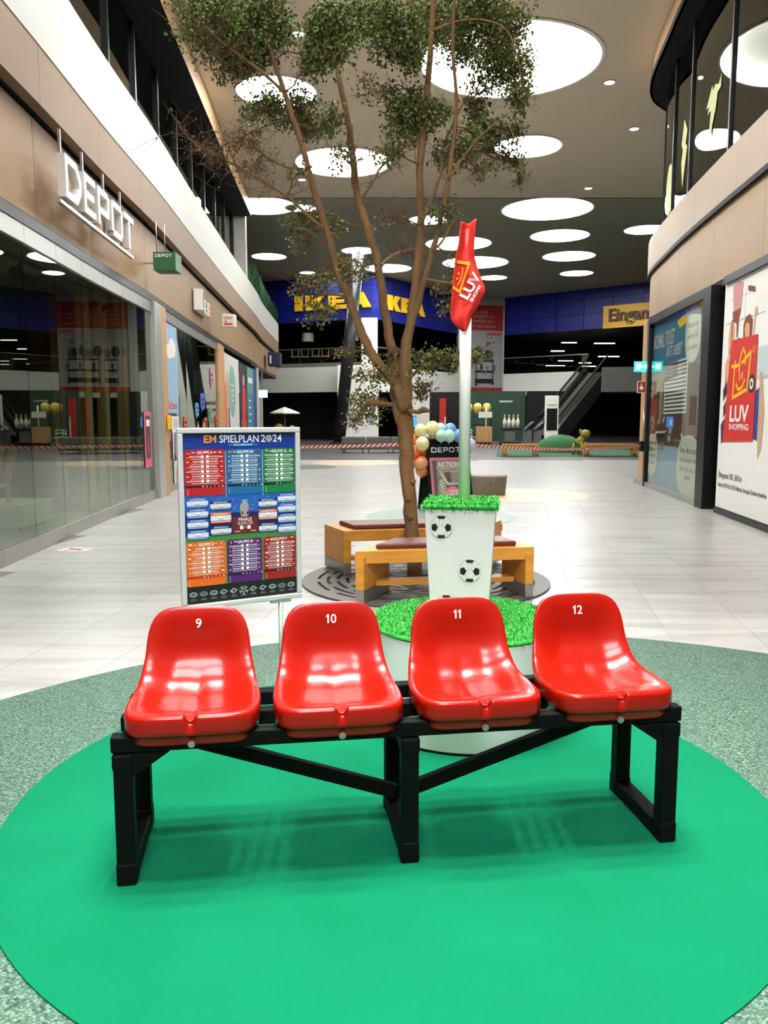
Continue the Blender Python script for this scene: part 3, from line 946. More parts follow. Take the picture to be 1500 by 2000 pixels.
bubble(3.15, 3.0, .5, .5, [(2.75, 3.2), (2.62, 3.5), (3.0, 3.4)])
bubble(.35, .72, .5, .45, [(.6, 1.0), (.75, 1.25), (.4, 1.1)])
bubble(3.2, .62, .78, .58, [(2.7, 1.0), (2.6, 1.25), (3.0, 1.1)])
for i, s_ in enumerate(('Insassen aus', 'weiten GE', 'zu machen')):
    a.text(s_, .14, 3.15, 3.18 - i * .2, 0.014, 10, WM, 0.006, 0, .66)
for i, s_ in enumerate(('Auswahl', 'Einfach', 'so bequem', 'Nebenan')):
    a.text(s_, .12, .38, .98 - i * .14, 0.014, 10, WM, 0.004, 0, .6)
for i, s_ in enumerate(('Ihre Ansicht', 'von Ganzen wie', 'sind will mit so', 'ganz.')):
    a.text(s_, .15, 3.2, .92 - i * .17, 0.014, 10, WM, 0.004, 0, 1.1 if i < 3 else .4)
a.text('NORMAL TICKET', .42, 1.0, 3.1, 0.006, 5, WM, 0.004, 0, 1.7)
a.text('AN ST. HUBERT', .3, 1.85, 2.82, 0.006, 5, WM, 0.004, 0, 1.2)
a.build('poster_print', mats_w, w6)
a = MB(); a.box(0.05, 4.1, 0.1, 3.55, 0.05, 0.06, 0, WM); a.build('pane', glass('window_glass', (244, 246, 242), 1.3, 0.0, 1.0, 0.5), w6)
a = MB(); a.box(-0.02, 4.15, 3.5, 3.66, -0.02, 0.1, 0, WM); a.box(-0.02, 0.06, 0, 3.6, -0.02, 0.1, 0, WM); a.box(4.02, 4.12, 0, 3.6, -0.02, 0.1, 0, WM)
a.build('frame', m_blackm, w6)
a = MB(); a.box(-0.02, 4.15, 0.0, 0.1, -0.02, 0.09, 0, WM); a.build('bottom_rail', m_rail, w6)
q = MB()
q.box(-0.28, -0.02, 0.1, 3.64, -0.35, 0.1, 0, WM)
q.box(-0.9, -0.29, 0.1, 3.64, -0.8, 0.02, 0, WM)
q.box(-0.92, -0.02, 0.0, 0.1, -0.8, 0.11, 1, WM)
q.box(-0.12, -0.03, 0.1, 3.6, 0.1, 0.11, 1, WM)
tag(q.build('trim_8', [m_wood, m_steel]), 'wood clad corner pillar with steel foot beside the blue window', None, None, 'structure')
q = MB()
q.box(6.4, 14, 18.9, 19.1, 0, 3.64)
tag(q.build('wall_corner', m_dark), 'dark wall round the corner of the right shops', None, None, 'structure')

ex = thing('exit_sign', 'glowing turquoise escape route sign on the right corner pillar', 'exit sign', (0, 0, 0))
EM = FM((5.66, 18.0, 2.62), (1, 0.05))
a = MB(); a.box(-0.17, 0.17, -0.11, 0.11, -0.02, 0.02, 0, EM); a.box(0.1, 0.3, -0.03, 0.03, -0.015, 0.015, 1, EM); a.build('housing', [mat('exit_glow', (40, 226, 214), .5, emit=1.6), m_white], ex)
a = MB()
a.rect(-0.13, -0.03, -0.06, 0.06, 0.022, 0, EM); a.poly([(0.0, .02), (.06, .02), (.06, .05), (.13, 0), (.06, -.05), (.06, -.02), (0, -.02)], 0.022, 0, EM)
a.build('pictogram', mat('exit_white', (236, 255, 252), .5, emit=2.2), ex)
fs = thing('fire_alarm_sign', 'small red fire alarm sign under the turquoise escape sign', 'safety sign', (0, 0, 0))
FMx = FM((5.72, 18.05, 2.18), (1, 0.05))
a = MB(); a.box(-0.135, 0.135, -0.13, 0.13, -0.008, 0.008, 1, FMx); a.box(-0.12, 0.12, -0.115, 0.115, -0.002, 0.011, 0, FMx); a.build('plate', [mat('fire_red', (176, 24, 30), .5), m_pwhite], fs)
a = MB(); a.disc(-.045, -.02, .045, .013, 0, FMx, 14); a.rect(-.06, -.035, 0, .08, .013, 0, FMx); a.rect(.04, .085, -.08, -.01, .013, 0, FMx); a.poly([(.04, 0), (.09, 0), (.08, .05), (.06, .03)], .013, 0, FMx); a.build('pictogram', m_pwhite, fs)
al = thing('tape_post', 'black tape holder clipped on the right wood pillar', 'tape holder', (0, 0, 0))
a = MB(); a.box(-.12, .1, -.1, .12, -.02, .1, 0, FM((5.78, 18.0, 0.87), (1, .05))); a.build('case', m_black, al, None, 0, .01)
a = MB(); a.box(-.03, .03, -.06, .14, .1, .13, 0, FM((5.80, 18.0, 0.86), (1, .05))); a.build('clip', m_dark, al)
dh = thing('pull_handle', 'long dark bar handle on the right wood pillar', 'door handle', (0, 0, 0))
a = MB(); a.tube([(5.72, 17.93, 0.75), (5.72, 17.93, 1.75)], 0.02, 8); a.build('bar', m_steel, dh)
a = MB(); a.box(5.705, 5.735, 17.91, 17.97, 0.8, 0.84); a.box(5.705, 5.735, 17.91, 17.97, 1.66, 1.7); a.build('bracket', m_steel, dh)
# ================================================================ red seat bench
BX, BY, BA = 0.091, 2.6435, R(8.31)
bench = thing('stadium_seat_bench', 'row of four glossy red numbered stadium seats on a black steel frame', 'bench', (BX, BY, 0.009), BA)
m_frame = mat('frame_black', (6, 6, 6), 0.6, spec=0.12, bump=(90, 0.08))
m_seat = mat('seat_red', (148, 19, 7), 0.25, coat=0.12, spec=0.28, bump=(9, 0.03))
m_bolt = mat('bolt_zinc', (170, 168, 158), 0.35, metal=0.8)
for d, z in ((0.0, 0.455), (0.19, 0.452), (0.38, 0.455)):
    a = MB(); a.box(-0.985, 0.985, d, d + 0.05, z, z + 0.055); a.build('long_rail', m_frame, bench, None, 0, 0.006)
for x in (-0.95, 0.0, 0.95):
    a = MB()
    a.box(x - 0.03, x + 0.03, 0.0, 0.06, 0.0, 0.45)
    a.box(x - 0.03, x + 0.03, 0.375, 0.435, 0.0, 0.45)
    a.box(x - 0.0295, x + 0.0295, 0.06, 0.375, 0.0, 0.06)
    a.box(x - 0.0295, x + 0.0295, 0.06, 0.375, 0.395, 0.4545)
    lg = a.build('leg_frame', m_frame, bench, None, 0, 0.006)
    for y0 in (-0.003, 0.372):
        a = MB(); a.box(x - 0.033, x + 0.033, y0, y0 + 0.066, 0.395, 0.451); a.build('clamp', m_frame, lg, None, 0, 0.008)
        a = MB(); a.box(x - 0.032, x + 0.032, y0, y0 + 0.066, 0.0, 0.075); a.build('foot_cap', m_frame, lg, None, 0, 0.006)
for sgn in (-1, 1):
    a = MB(); a.bar((sgn * 0.86, 0.21, 0.445), (sgn * 0.02, 0.21, 0.165), 0.03, 0.05); a.build('brace', m_frame, bench, None, 0, 0.003)
for sgn in (-1, 1):
    a = MB(); a.prism([(sgn * 0.92, 0.452), (sgn * 0.80, 0.452), (sgn * 0.92, 0.37)], -0.056, -0.004, 0, Matrix(((1, 0, 0, 0), (0, 0, -1, 0), (0, 1, 0, 0), (0, 0, 0, 1)))); a.build('gusset', m_frame, bench)

CP = Curve([(0.0, 0.098), (0.07, 0.097), (0.16, 0.094), (0.25, 0.095), (0.32, 0.112), (0.362, 0.152), (0.385, 0.205), (0.402, 0.262), (0.418, 0.318), (0.426, 0.345)])
def sstep(a, b, x):
    t = max(0.0, min(1.0, (x - a) / (b - a)))
    return t * t * (3 - 2 * t)
def seat_point(u, v, r):
    tau = max(0.0, min(1.0, (v + 1) / 2))
    p, t = CP.at(tau * CP.len)
    w = 0.214 - 0.010 * sstep(0.30, 0.55, tau) - 0.024 * sstep(0.45, 0.75, tau)
    n = Vector((0, -t.y, t.x))
    back = sstep(0.45, 0.68, tau)
    dish = 0.036 * (1 - back) + 0.020 * back
    d = -dish * (1 - sstep(0.42, 0.97, r))
    d -= 0.006 * math.exp(-(u / 0.12) ** 2) * (1 - back) * (1 - sstep(.7, .95, r))
    notch = math.exp(-(u / 0.075) ** 4) * sstep(-0.66, -0.95, v)
    d -= 0.022 * notch
    return Vector((u * w, p.x, p.y)) + n * d, n, back, notch
def seat_mesh():
    RG = 20
    ths = sorted([2 * PI * k / 80 for k in range(80) if abs(2 * PI * k / 80 - 1.5 * PI) > .2] + [1.5 * PI - .195 + .39 * k / 30 for k in range(31)])
    N = len(ths)
    vs, fs = [], []
    def bound(th):
        c, s_ = math.cos(th), math.sin(th)
        e = 6.5 if s_ < 0 else 4.6
        q = (abs(c) ** e + abs(s_) ** e) ** (-1 / e)
        return q * c, q * s_
    vs.append(seat_point(0, 0, 0)[0])
    for i in range(1, RG + 1):
        r = (i / RG) ** 0.85
        for k in range(N):
            th = ths[k]      # denser samples near the front notch
            bu, bv = bound(th)
            vs.append(seat_point(bu * r, bv * r, r)[0])
    for k in range(N):
        fs.append((0, 1 + k, 1 + (k + 1) % N))
    for i in range(RG - 1):
        for k in range(N):
            a, b = 1 + i * N + k, 1 + i * N + (k + 1) % N
            fs.append((a, a + N, b + N, b))
    prof = [(0.006, 0.002), (0.0105, 0.010), (0.0115, 0.024), (0.011, 0.05), (0.009, 0.066), (0.000, 0.070), (-0.010, 0.076), (-0.012, 0.096), (-0.016, 0.106), (-0.03, 0.108)]
    for j, (o, dn) in enumerate(prof):
        for k in range(N):
            th = ths[k]
            bu, bv = bound(th)
            p1, n, back, notch = seat_point(bu, bv, 1.0)
            p0 = seat_point(bu * 0.9, bv * 0.9, 0.9)[0]
            dr = Vector((0, 0, -1)).lerp(-n, back).normalized()
            out = (p1 - p0)
            out -= dr * out.dot(dr)
            out.normalize()
            ll = 1.0 * (1 - back) + 0.20 * back
            oo = o if o > 0 or back < 0.5 else o * 0.4
            p1 = p1 + n * 0.022 * notch * min(1.0, j / 4.0)
            q = p1 + out * (oo - 0.018 * notch * max(0.0, 1 - j / 4.0)) + dr * dn * ll
            vs.append(q)
    base = 1 + (RG - 1) * N
    for j in range(len(prof)):
        for k in range(N):
            a, b = base + j * N + k, base + j * N + (k + 1) % N
            fs.append((a, a + N, b + N, b))
    m = MB()
    m.add(vs, fs, 0, True)
    return m
smesh = None
labels = {9: 'glossy red seat shell numbered 9', 10: 'glossy red seat shell numbered 10', 11: 'glossy red seat shell numbered 11', 12: 'glossy red seat shell numbered 12'}
for num, sx in ((9, -0.727), (10, -0.238), (11, 0.250), (12, 0.735)):
    if smesh is None:
        s_ = smesh = seat_mesh().build('seat', m_seat, bench, (sx, -0.036, 0.488))
    else:
        s_ = share('seat', smesh, bench, (sx, -0.036, 0.488))
    s_['label'] = labels[num]
    p, n, _, _ = seat_point(0, 0.80, 0.80)
    p2 = seat_point(0, 0.86, 0.86)[0]
    up = (p2 - p).normalized()
    xx = Vector((1, 0, 0))
    nn = xx.cross(up)
    M = Matrix.Identity(4)
    for i in range(3):
        M[i][0], M[i][1], M[i][2], M[i][3] = xx[i], up[i], nn[i], p[i] + nn[i] * 0.0025
    a = MB()
    wds = [.013 if ch == '1' else .021 for ch in str(num)]
    cur = -(sum(wds) + .004 * (len(wds) - 1)) / 2
    for ch, wd in zip(str(num), wds):
        if ch == '1':
            a.poly([(cur + x * .020 - .004, .006 + (y - .5) * .034) for x, y in ((.42, 0), (.72, 0), (.72, 1), (.52, 1), (.16, .80), (.16, .64), (.42, .76))], 0, 0, M)
        else:
            a.text(ch, 0.048, cur + wd / 2, 0.006, 0, 0, M, 0.012, 0.0, wd)
        cur += wd + .004
    a.build('seat_number', m_pwhite, s_)
    a = MB()
    a.tube([(0.002, 0.012, 0.0), (0.002, -0.0015, 0.0)], 0.0115, 20, 0, True, False)
    a.tube([(0.002, -0.0015, 0.0), (0.002, -0.005, 0.0)], 0.0062, 6, 0, True, False)
    a.build('bolt', m_bolt, s_)

# ================================================================ match plan poster stand
PL0, PR0 = Vector((-1.003, 3.93)), Vector((-0.440, 4.25))
pdir = (PR0 - PL0).normalized()
PW, PH = 0.645, 0.905
stand = thing('poster_stand', 'silver framed poster stand showing the blue tournament match plan', 'poster stand', (PL0.x + pdir.x * PW / 2, PL0.y + pdir.y * PW / 2, 0.009), math.atan2(pdir.y, pdir.x))
LM = FM((-PW / 2, 0, 0.577), (1, 0))
a = MB()
fw = 0.027
a.box(0, PW, 0, fw, -0.012, 0.012, 0, LM); a.box(0, PW, PH - fw, PH, -0.012, 0.012, 0, LM)
a.box(0, fw, fw, PH - fw, -0.012, 0.012, 0, LM); a.box(PW - fw, PW, fw, PH - fw, -0.012, 0.012, 0, LM)
a.build('frame', mat('frame_silver', (206, 206, 204), 0.4, metal=0.2), stand, None, 0, 0.005)
a = MB(); a.box(fw, PW - fw, fw, PH - fw, -0.008, 0.0, 0, LM); a.build('backing', m_dark, stand)
m_post = mat('post_grey_green', (148, 164, 150), 0.4, metal=0.3)
a = MB()
a.box(0.075, 0.16, -0.014, 0.0, -0.012, 0.012, 0, LM); a.build('bracket', m_post, stand)
a = MB()
a.box(0.47, 0.58, -0.014, 0.0, -0.012, 0.012, 0, LM); a.build('bracket', m_post, stand)
for px in (0.115, 0.525):
    a = MB(); a.tube([(px - PW / 2, 0, 0.565), (px - PW / 2, 0, 0.02)], 0.013, 14); a.build('post', m_post, stand)
    a = MB(); a.box(px - PW / 2 - 0.03, px - PW / 2 + 0.03, -0.2, 0.2, 0.0, 0.012); a.build('foot', m_post, stand, None, 0, .003)
# --- the print: one layer stack in poster units (u right, v down)
pw, ph = PW - 2 * fw, PH - 2 * fw
m_pl = [mat('pl_blue', (22, 52, 140), .45), mat('pl_red', (176, 30, 34), .45), mat('pl_teal', (24, 98, 148), .45), mat('pl_green', (22, 118, 62), .45), mat('pl_orange', (214, 100, 22), .45),
        mat('pl_purple', (82, 28, 104), .45), mat('pl_crimson', (150, 32, 30), .45), m_pwhite, m_pblack, mat('pl_sky', (40, 104, 184), .45), mat('pl_pitch', (62, 128, 62), .45),
        mat('pl_box', (200, 210, 222), .45), mat('pl_navy', (18, 32, 88), .45), mat('pl_maroon', (104, 32, 34), .45), mat('pl_royal', (34, 90, 172), .45), mat('pl_yellow', (230, 176, 40), .45),
        mat('pl_silver', (164, 176, 184), .35, metal=.3), mat('pl_gray', (128, 128, 124), .5), mat('pl_em', (240, 150, 40), .45), mat('pl_cyan', (130, 200, 236), .45)]
PR = MB()
def U(u): return fw + u * pw
def V(v): return fw + (1 - v) * ph
def prect(u0, u1, v0, v1, mi, l): PR.rect(U(u0), U(u1), V(v1), V(v0), 0.0006 + l * 0.0004, mi, LM)
def pround(u0, u1, v0, v1, mi, l, rr=0.014):
    x0, x1, y0, y1 = U(u0), U(u1), V(v1), V(v0)
    pts = []
    for cx, cy, st in ((x1 - rr, y1 - rr, 0), (x0 + rr, y1 - rr, 1), (x0 + rr, y0 + rr, 2), (x1 - rr, y0 + rr, 3)):
        for k in range(5):
            t = st * PI / 2 + k * PI / 8
            pts.append((cx + rr * math.cos(t), cy + rr * math.sin(t)))
    PR.poly(pts, 0.0006 + l * 0.0004, mi, LM)
def ptext(s, u, v, size, mi, l=6, w=None, bold=0.004, align='c'): PR.text(s, size, U(u), V(v), 0.0006 + l * 0.0004, mi, LM, bold, 0, w, 0, 1, align)
prect(0, 1, 0, 0.62, 0, 0); prect(0, 1, 0.36, 0.47, 14, 1); prect(0, 1, 0.47, 0.60, 12, 1); prect(0, 1, 0.595, 0.92, 10, 1); prect(0, 1, 0.895, 1.0, 8, 2)
prect(0, 1, 0, 0.025, 12, 1)

def pshape(pts, u, v, w, h, mi, l=6):
    PR.poly([(U(u) + (x - .5) * w, V(v) + (y - .5) * h) for x, y in pts], 0.0006 + l * 0.0004, mi, LM)
pshape([(0, 0), (1, 0), (1, .2), (.3, .2), (.3, .4), (.9, .4), (.9, .6), (.3, .6), (.3, .8), (1, .8), (1, 1), (0, 1)], .200, .034, .026, .037, 18)
pshape([(0, 0), (.22, 0), (.22, .62), (.5, .2), (.78, .62), (.78, 0), (1, 0), (1, 1), (.8, 1), (.5, .52), (.2, 1), (0, 1)], .256, .034, .034, .037, 18)
ptext('SPIELPLAN', .487, .034, .052, 7, 6, .206, .012); ptext('2', .702, .033, .052, 7, 6, .024, .012); ptext('24', .832, .033, .052, 7, 6, .05, .012)
PR.disc(U(.755), V(.034), .017, .0028, 7, LM, 18)
for k in range(5):
    PR.disc(U(.755) + .011 * math.cos(k * 2 * PI / 5 + .3), V(.034) + .011 * math.sin(k * 2 * PI / 5 + .3), .0045, .0032, 8, LM, 5)
PR.disc(U(.755), V(.034), .005, .0032, 8, LM, 5)
prect(.39, .65, .062, .076, 9, 3); prect(.44, .60, .063, .075, 19, 4); ptext('14. JUNI - 14. JULI', .52, .069, .012, 12, 6, .08)
F_ = {'de': (8, 1, 15), 'sc': (14, 7, 14), 'hu': (1, 7, 3), 'ch': (1, 7, 1), 'es': (1, 15, 1), 'hr': (1, 7, 14), 'it': (3, 7, 1), 'al': (1, 8, 1), 'si': (7, 14, 1), 'dk': (1, 7, 1), 'rs': (1, 14, 7), 'en': (7, 1, 7),
      'pl': (7, 7, 1), 'nl': (1, 7, 14), 'at': (1, 7, 1), 'fr': (14, 7, 1), 'ro': (14, 15, 1), 'ua': (14, 14, 15), 'be': (8, 15, 1), 'sk': (7, 14, 1), 'tr': (1, 7, 1), 'ge': (7, 1, 7), 'pt': (3, 1, 1), 'cz': (7, 14, 1)}
NM = {'de': 'DEUTSCHLAND', 'sc': 'SCHOTTLAND', 'hu': 'UNGARN', 'ch': 'SCHWEIZ', 'es': 'SPANIEN', 'hr': 'KROATIEN', 'it': 'ITALIEN', 'al': 'ALBANIEN', 'si': 'SLOWENIEN', 'dk': 'DÄNEMARK', 'rs': 'SERBIEN', 'en': 'ENGLAND',
      'pl': 'POLEN', 'nl': 'NIEDERLANDE', 'at': 'ÖSTERREICH', 'fr': 'FRANKREICH', 'ro': 'RUMÄNIEN', 'ua': 'UKRAINE', 'be': 'BELGIEN', 'sk': 'SLOWAKEI', 'tr': 'TÜRKEI', 'ge': 'GEORGIEN', 'pt': 'PORTUGAL', 'cz': 'TSCHECHIEN'}
VERT = {'it', 'fr', 'be', 'ro'}
def pflag(c, u, v, w=.024, h=.011):
    for k in range(3):
        if c in VERT:
            prect(u - w / 2 + w * k / 3, u - w / 2 + w * (k + 1) / 3, v - h / 2, v + h / 2, F_[c][k], 6)
        else:
            prect(u - w / 2, u + w / 2, v - h / 2 + h * k / 3, v - h / 2 + h * (k + 1) / 3, F_[c][k], 6)
def pgroup(name, u0, u1, v0, v1, mi, teams, games):
    H_ = v1 - v0
    pround(u0, u1, v0, v1, mi, 4)
    prect(u0, u1, v0 + H_ * .775, v0 + H_ * .82, 8 if mi != 4 else 1, 5)
    cu = (u0 + u1) / 2
    ptext('GRUPPE ' + name, cu, v0 + H_ * .065, .021, 7, 7, .078, .012)
    for k, c in enumerate(teams):
        pflag(c, (u0 + .035, u0 + .075, u1 - .085, u1 - .04)[k], v0 + H_ * .065, .026, .013)
    for k, (x, y) in enumerate(games):
        v = v0 + H_ * (.155 + k * .105)
        prect(cu - .034, cu - .010, v - .0075, v + .0075, 7, 6); prect(cu + .010, cu + .034, v - .0075, v + .0075, 7, 6)
        ptext(':', cu, v, .012, 7)
        ptext(NM[x], cu - .038, v, .0125, 7, 6, min(.055, .0062 * len(NM[x])), .006, 'r'); ptext(NM[y], cu + .038, v, .0125, 7, 6, min(.055, .0062 * len(NM[y])), .006, 'l')
        pflag(x, u0 + .025, v + .002, .02, .011); pflag(y, u1 - .028, v + .002, .02, .011)
        prect(cu - .115, cu + .115, v + .0125, v + .0155, 11, 5)
    for k, s_ in enumerate(('W', 'D', 'L', 'F', 'A', 'Pts')):
        ptext(s_, cu - .02 + k * .034, v0 + H_ * .80, .011, 7)
    for k in range(4):
        ptext(str(k + 1), u0 + .022, v0 + H_ * (.85 + k * .037), .009, 7)
pgroup('A', .01, .355, .093, .362, 1, ('de', 'sc', 'hu', 'ch'), (('de', 'sc'), ('hu', 'ch'), ('de', 'hu'), ('sc', 'ch'), ('ch', 'de'), ('sc', 'hu')))
pgroup('B', .368, .69, .093, .362, 2, ('es', 'hr', 'it', 'al'), (('es', 'hr'), ('it', 'al'), ('hr', 'al'), ('es', 'it'), ('al', 'es'), ('hr', 'it')))
pgroup('C', .70, .995, .093, .362, 3, ('si', 'dk', 'rs', 'en'), (('si', 'dk'), ('rs', 'en'), ('si', 'rs'), ('dk', 'en'), ('en', 'si'), ('dk', 'rs')))
pgroup('D', .005, .345, .632, .895, 4, ('pl', 'nl', 'at', 'fr'), (('pl', 'nl'), ('at', 'fr'), ('pl', 'at'), ('nl', 'fr'), ('nl', 'at'), ('fr', 'pl')))
pgroup('E', .358, .675, .632, .895, 5, ('be', 'sk', 'ro', 'ua'), (('ro', 'ua'), ('be', 'sk'), ('sk', 'ua'), ('be', 'ro'), ('sk', 'ro'), ('ua', 'be')))
pgroup('F', .69, .998, .632, .895, 6, ('tr', 'ge', 'pt', 'cz'), (('tr', 'ge'), ('pt', 'cz'), ('ge', 'cz'), ('tr', 'pt'), ('ge', 'pt'), ('cz', 'tr')))
prect(.359, .364, .10, .375, 19, 3); prect(.692, .697, .10, .375, 19, 3)
def kobox(u0, u1, v0, v1, head, title):
    prect(u0, u1, v0, v1, head, 4); prect(u0, u1, v0 + (v1 - v0) * .30, v0 + (v1 - v0) * .76, 11, 5)
    ptext(title, (u0 + u1) / 2, v0 + (v1 - v0) * .14, .0125, 7, 6, (u1 - u0) * pw * .72)
    prect((u0 + u1) / 2 - .022, (u0 + u1) / 2 + .022, v0 + (v1 - v0) * .36, v0 + (v1 - v0) * .52, 7, 6); ptext('SIEGER', (u0 + u1) / 2, v0 + (v1 - v0) * .64, .008, 17)
    prect(u0 + .01, u1 - .01, v0 + (v1 - v0) * .84, v0 + (v1 - v0) * .90, 11, 5)
for k in range(4):
    kobox(.02, .20, .375 + k * .0625, .43 + k * .0625, 14, 'ACHTELFINALE'); kobox(.83, .998, .372 + k * .0625, .427 + k * .0625, 14, 'ACHTELFINALE')
kobox(.22, .40, .398, .452, 12, 'VIERTELFINALE 1'); kobox(.22, .40, .466, .528, 4, 'HALBFINALE 1'); kobox(.22, .40, .546, .602, 12, 'VIERTELFINALE 2')
kobox(.65, .82, .398, .452, 12, 'VIERTELFINALE 3'); kobox(.65, .82, .464, .524, 4, 'HALBFINALE 2'); kobox(.65, .82, .546, .602, 12, 'VIERTELFINALE 4')
prect(.41, .64, .498, .598, 13, 5); ptext('FINALE', .525, .514, .022, 7, 7, .07, .015); ptext('So. 14. Juli - 21:00', .525, .532, .011, 7, 7, .075); ptext('Olympiastadion - Berlin', .525, .542, .010, 7, 7, .085)
prect(.478, .506, .552, .574, 7, 6); prect(.545, .573, .552, .574, 7, 6); ptext('VS', .526, .563, .016, 18, 7)
ptext('SIEGER', .455, .586, .009, 7); ptext('SIEGER', .6, .586, .009, 7)
# generic silver cup with two ribbons
cup = [(.497, .498), (.553, .498), (.545, .485), (.538, .478), (.556, .460), (.560, .435), (.548, .412), (.546, .402), (.552, .396), (.498, .396), (.504, .402), (.502, .412), (.490, .435), (.494, .460), (.512, .478), (.505, .485)]
PR.poly([(U(u), V(v)) for u, v in cup][::-1], .0030, 16, LM)
for sg in (-1, 1):
    PR.poly([(U(.525 + sg * x), V(v)) for x, v in ((.028, .415), (.042, .435), (.040, .470), (.032, .498), (.024, .498), (.033, .465), (.034, .440), (.024, .42))], .0026, 15 if sg < 0 else 1, LM)
for (u, v) in ((.30, .385), (.42, .392), (.45, .43), (.43, .445), (.60, .43), (.585, .452), (.62, .388), (.74, .386), (.12, .435), (.88, .43)):
    PR.disc(U(u), V(v), .0022, .0022, 7, LM, 6)
for k in range(11):        # stadium icons along the bottom edge
    u, v = .055 + k * .089, .942
    if k == 5:
        PR.disc(U(u), V(v + .004), .024, .0022, 16, LM, 20)
        for j in range(6):
            t = j * 2 * PI / 5 + PI / 2
            rr = 0 if j == 5 else .017
            PR.disc(U(u) + rr * math.cos(t), V(v + .004) + rr * math.sin(t), .0075, .0027, 8, LM, 5)
    else:
        if k in (3, 4, 6, 7):
            sc = .021
            PR.poly([(U(u) - sc, V(v)), (U(u) + .1 * sc, V(v) - .55 * sc), (U(u) + sc, V(v) + .1 * sc), (U(u) - .1 * sc, V(v) + .7 * sc)], .0022, 16, LM)
            PR.poly([(U(u) - sc * .5, V(v)), (U(u) + .05 * sc, V(v) - .27 * sc), (U(u) + .5 * sc, V(v) + .05 * sc), (U(u) - .05 * sc, V(v) + .35 * sc)], .0026, 8, LM)
            PR.poly([(U(u) - sc, V(v)), (U(u) + .1 * sc, V(v) - .55 * sc), (U(u) + .1 * sc, V(v) - .85 * sc), (U(u) - sc, V(v) - .3 * sc)], .0022, 17, LM)
        else:
            PR.disc(U(u), V(v), .021, .0022, 17 if k in (1, 9) else 16, LM, 22, .013); PR.disc(U(u), V(v) + .001, .012, .0026, 8, LM, 16, .006); PR.disc(U(u), V(v) + .001, .007, .003, 17, LM, 12, .003)
            for j in range(12):
                t = 2 * PI * j / 12
                PR.poly([(U(u) + .014 * math.cos(t), V(v) + .0085 * math.sin(t)), (U(u) + .020 * math.cos(t - .05), V(v) + .0125 * math.sin(t - .05)), (U(u) + .020 * math.cos(t + .05), V(v) + .0125 * math.sin(t + .05))], .0028, 8, LM)
    prect(u - .022, u + .022, .968, .971, 17, 4); prect(u - .028, u + .028, .975, .978, 17, 4)
PR.build('printed_sheet', m_pl, stand)

# ================================================================ podium with artificial grass, planter box, flag
m_podium = mat('podium_white', (236, 238, 232), 0.4)
m_grass = mat('artificial_grass', (48, 150, 56), 0.7, spec=0.2)
m_grass2 = mat('artificial_grass_light', (92, 184, 86), 0.7, spec=0.2)
m_grass3 = mat('artificial_grass_dark', (24, 110, 38), 0.7, spec=0.2)
def blades(mb_, pts, hmin, hmax, w=0.0022):
    for x, y, z, nx, ny, nz in pts:
        h = random.uniform(hmin, hmax)
        an = random.uniform(0, 2 * PI)
        lx_, ly_ = math.cos(an), math.sin(an)
        lean = random.uniform(0.2, 0.9) * h
        tx_, ty_, tz_ = x + nx * h + lx_ * lean, y + ny * h + ly_ * lean, z + nz * h * random.uniform(.6, 1)
        mx_, my_, mz_ = x + nx * h * .5 + lx_ * lean * .3, y + ny * h * .5 + ly_ * lean * .3, z + nz * h * .62
        sx_, sy_ = -ly_ * w, lx_ * w
        mb_.add([(x - sx_, y - sy_, z), (x + sx_, y + sy_, z), (mx_ + sx_ * .8, my_ + sy_ * .8, mz_), (mx_ - sx_ * .8, my_ - sy_ * .8, mz_), (tx_, ty_, tz_)], [(0, 1, 2, 3), (3, 2, 4)], random.choice((0, 0, 0, 1, 1, 2)))
pod = thing('round_podium', 'white round podium topped with artificial grass behind the red seats', 'podium', (0.415, 4.0, 0.009))
a = MB(); a.lathe([(0.474, 0.012), (0.474, 0.50), (0.468, 0.506), (0.02, 0.506)], 72); a.build('drum', m_podium, pod, None, 0, 0, 40)
a = MB(); a.lathe([(0.40, 0.0), (0.477, 0.0), (0.477, 0.012), (0.40, 0.012)], 72); a.build('base_edge', m_black, pod, None, 0, 0, 40)
a = MB(); a.lathe([(0.474, 0.503), (0.480, 0.512), (0.474, 0.522), (0.42, 0.528), (0.01, 0.528)], 64); a.build('turf_mat', m_grass, pod, None, 0, 0, 40)
a = MB()
pts = []
for i in range(20000):
    r, t = 0.472 * math.sqrt(random.random()), random.uniform(0, 2 * PI)
    pts.append((r * math.cos(t), r * math.sin(t), 0.526, 0, 0, 1))
for i in range(1500):
    t = random.uniform(0, 2 * PI)
    pts.append((0.476 * math.cos(t), 0.476 * math.sin(t), random.uniform(.505, .525), math.cos(t) * .8, math.sin(t) * .8, .35))
blades(a, pts, .010, .022, .0018)
tag(a.build('grass_blades', [m_grass, m_grass2, m_grass3], pod), None, None, None, 'stuff')

